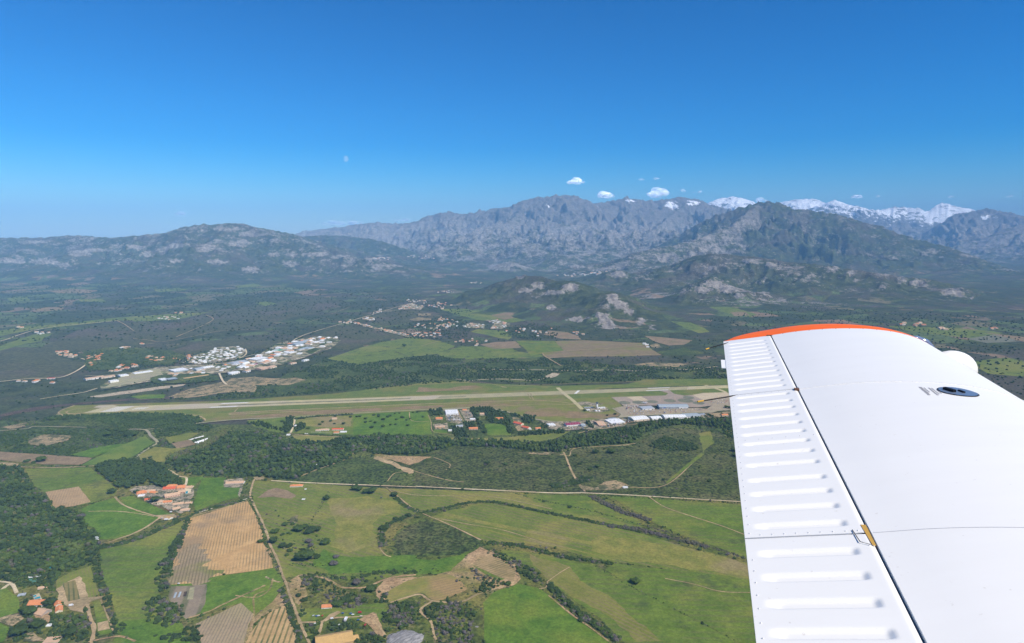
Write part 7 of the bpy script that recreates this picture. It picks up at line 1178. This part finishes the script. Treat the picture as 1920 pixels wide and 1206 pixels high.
one('q', 1025, 945, 'white', 'white van by the bottom corner of the hamlet wall', True, .2); one('q', 835, 1078, 'silver', 'silver car where the farm tracks meet'); one('q', 930, 1110, 'white', 'long white van beside the ochre hut', True, .3, 1.6); one(1, 515, 658, 'white', 'upper white van at the tip of the left wood', True, .1, 1.2); one(1, 517, 668, 'white', 'lower white van at the tip of the left wood', True, .1, 1.2); one(2, 100, 902, 'white', 'white car above the garden plot', rz=.1); one(2, 1175, 444, 'grey', 'dark trailer alone in the olive meadow', True); one(2, 832, 268, 'white', 'white van at the edge of the forest', True); one('v', 150, 445, 'white', 'long white bus beside the pale farm lane', True, 1.3, 2.2); one('v', 350, 598, 'white', 'left of two white caravans in the paddock', True); one('v', 388, 600, 'white', 'right of two white caravans in the paddock', True); one('r', 1070, 640, 'white', 'white trailer on the bare yard at bottom left', True, .5, 1.3)
# --- rocks in the near ground
t = NT('grey_rock'); p = t.pos(); n_ = t.noise(p, .35, 6, .7, (4, 1, 1), .9); t.bump(n_, .8, 1); ROCKM = t.out(t.scale(t.mix(t.ramp(n_, .35, .65), (.17, .16, .155), (.36, .345, .325)), vary(t, .8, 1.15, t.noise(p, 2, 4))))
def rock(c, x, y, rx, ry, h_, rz, label, seed):
    v, f = ico(5); q = at(c, x, y); k = mpp(c, x, y); n1_ = fbm(v[:, 0] * 1.3 + seed, v[:, 1] * 1.3 + v[:, 2], 5); n2_ = ridged(v[:, 0] * 3 + seed, v[:, 1] * 3, 4); V_ = v * (1 + .25 * n1_ + .10 * (n2_ - .5))[:, None] * np.array([rx * k, ry, h_]); me = np_mesh('rock', V_, f, ROCKM, smooth=True); o = link(bpy.data.objects.new('rock_outcrop', me)); o.location = (q[0], q[1], -h_ * .25); o.rotation_euler = (0, 0, rz); tag(o, label, 'rock')
rock(3, 165, 1200, 95, 34, 9, .5, 'big bare grey rock dome at the bottom edge', 3); rock(3, 545, 1125, 35, 7, 3, -.3, 'pale pinkish rock outcrop right of the thicket', 8); rock(3, 490, 865, 45, 6, 2, .2, 'low pale rocks above the fan of bushes', 12); rock(3, 525, 940, 18, 6, 2.5, .8, 'small pale rock beside the dirt track', 15)
def masts(c, L_):
    for x, y, h_, lab in L_:
        r = empty('utility_pole'); mb = MB(); mb.tube([(0, 0, 0), (0, 0, h_)], [.22, .12], 8); mb.obj('pole', MC['stone'], r); mb = MB(); mb.box((0, 0, h_ - .6), (2.2, .14, .14)); mb.obj('crossarm', MC['stone'], r); place(r, c, x, y, .4, lab, 'utility pole')
masts(1, [(277, 500, 9, 'pale pole at the corner of the small tan plot'), (50, 885, 11, 'pole beside the pale lane at bottom left'), (510, 715, 9, 'white pole at the tip of the left wood'), (880, 930, 8, 'short pole between long meadow and garden plot')])

# ------------------------------------------------------------------ clouds and moon, beyond the haze
def vapour(name, op):
    m = bpy.data.materials.new(name); m.use_nodes = True; n = m.node_tree.nodes; l = m.node_tree.links; n.clear(); o = n.new('ShaderNodeOutputMaterial'); d = n.new('ShaderNodeBsdfDiffuse'); d.inputs[0].default_value = (.95, .95, .95, 1); tl = n.new('ShaderNodeBsdfTranslucent'); tl.inputs[0].default_value = (.95, .95, .97, 1); a = n.new('ShaderNodeAddShader'); b = n.new('ShaderNodeMixShader'); b.inputs[0].default_value = op; t_ = n.new('ShaderNodeBsdfTransparent')
    l.new(d.outputs[0], a.inputs[0]); l.new(tl.outputs[0], a.inputs[1]); l.new(t_.outputs[0], b.inputs[1]); l.new(a.outputs[0], b.inputs[2]); l.new(b.outputs[0], o.inputs['Surface']); return m
cm = vapour('cloud_vapour', .26); thin = vapour('thin_vapour', .12)
def cloud(x, y, wpx, hpx, label, dep_=58000, thinq=False, seed=1):
    r = ray(x, y); k = dep_ / r.y; c = Vector((r.x * k, dep_, 620 + r.z * k)); m = dep_ / FOC; g = np.random.default_rng(seed); v, f = ico(3); Vs, Fs, n = [], [], 0; N_ = max(5, int(wpx / 3))
    for i in range(N_):
        u = g.uniform(-1, 1); s = (1 - u * u * .7) * g.uniform(.45, .8) * hpx * m * .62; o_ = np.array([u * wpx * m * .45, g.uniform(-1, 1) * wpx * m * .2, g.uniform(-.12, .35) * hpx * m * (1 - u * u)])
        q = v * (1 + .3 * fbm(v[:, 0] * 1.6 + i * 3.1, v[:, 1] * 1.6 + v[:, 2] * 1.3 + seed, 4))[:, None] * s * np.array([1.35, 1.2, .75]) + o_; q[:, 2] = np.maximum(q[:, 2], -hpx * m * .33); Vs.append(q); Fs.append(f + n); n += len(q)
    me = np_mesh('cloud', np.concatenate(Vs), np.concatenate(Fs), thin if thinq else cm, smooth=True); rm = bpy.data.objects.new('cloud', me); link(rm); rm.location = c; tag(rm, label, 'cloud')
    
for i, a in enumerate(((1079, 342, 34, 13, 'small flat white cloud above the tallest grey peak'), (1135, 367, 32, 16, 'white cloud resting right of the tallest grey peak'), (1234, 364, 40, 20, 'largest white cloud above the ridge'), (1230, 335, 10, 6, 'tiny wisp above the largest cloud'), (1203, 337, 12, 5, 'faint wisp left above the largest cloud'), (1310, 361, 18, 8, 'small cloud above the right part of the ridge'), (1281, 358, 10, 7, 'tiny puff right of the largest cloud'), (1428, 377, 22, 12, 'small cloud between the first two snowy peaks'), (1608, 371, 20, 10, 'small white cloud above the snowy notch'), (1647, 369, 10, 5, 'tiny cloud right of the snowy notch'), (1893, 369, 14, 7, 'faint cloud near the right edge'), (1783, 369, 12, 6, 'faint cloud above the wide snowfield'))):
    cloud(*a, thinq=a[2] < 13 or i in (5, 10, 11), seed=i + 1)
cloud(645, 420, 90, 14, 'low hazy cloud bank at the left end of the range', thinq=True, seed=31); cloud(337, 402, 22, 11, 'faint small cloud above the left hill', thinq=True, seed=32); cloud(755, 414, 44, 8, 'thin cloud behind the left part of the range', thinq=True, seed=33)
mt = bpy.data.materials.new('moon_glow'); mt.use_nodes = True; nt = mt.node_tree; nt.nodes.clear(); mo = nt.nodes.new('ShaderNodeOutputMaterial'); em = nt.nodes.new('ShaderNodeEmission'); em.inputs[0].default_value = (.42, .66, .95, 1); em.inputs[1].default_value = 1.0; tr = nt.nodes.new('ShaderNodeBsdfTransparent'); mx = nt.nodes.new('ShaderNodeMixShader')
tc = nt.nodes.new('ShaderNodeTexCoord'); sp2 = nt.nodes.new('ShaderNodeSeparateXYZ'); nt.links.new(tc.outputs['Object'], sp2.inputs[0]); mr = nt.nodes.new('ShaderNodeMapRange'); mr.inputs[1].default_value = -.35; mr.inputs[2].default_value = .5; mr.inputs[3].default_value = .02; mr.inputs[4].default_value = .40  # moon's sunlit side painted as a gradient of emission fading to clear
nz_ = nt.nodes.new('ShaderNodeTexNoise'); nt.links.new(tc.outputs['Object'], nz_.inputs['Vector']); nz_.inputs['Scale'].default_value = 2.2; ad = nt.nodes.new('ShaderNodeMath'); ad.operation = 'ADD'; nt.links.new(sp2.outputs[0], ad.inputs[0]); nt.links.new(nz_.outputs[0], ad.inputs[1]); nt.links.new(ad.outputs[0], mr.inputs[0]); nt.links.new(mr.outputs[0], mx.inputs[0]); nt.links.new(tr.outputs[0], mx.inputs[1]); nt.links.new(em.outputs[0], mx.inputs[2]); nt.links.new(mx.outputs[0], mo.inputs[0])
v, f = ico(4); me = np_mesh('moon', v, f, mt, smooth=True); mo_ = link(bpy.data.objects.new('moon', me)); r = ray(648, 298); mo_.location = EYE + r * 120000; mo_.scale = (480,) * 3; tag(mo_, 'faint pale daytime moon in the blue sky', 'moon')
print('houses', NH[0])
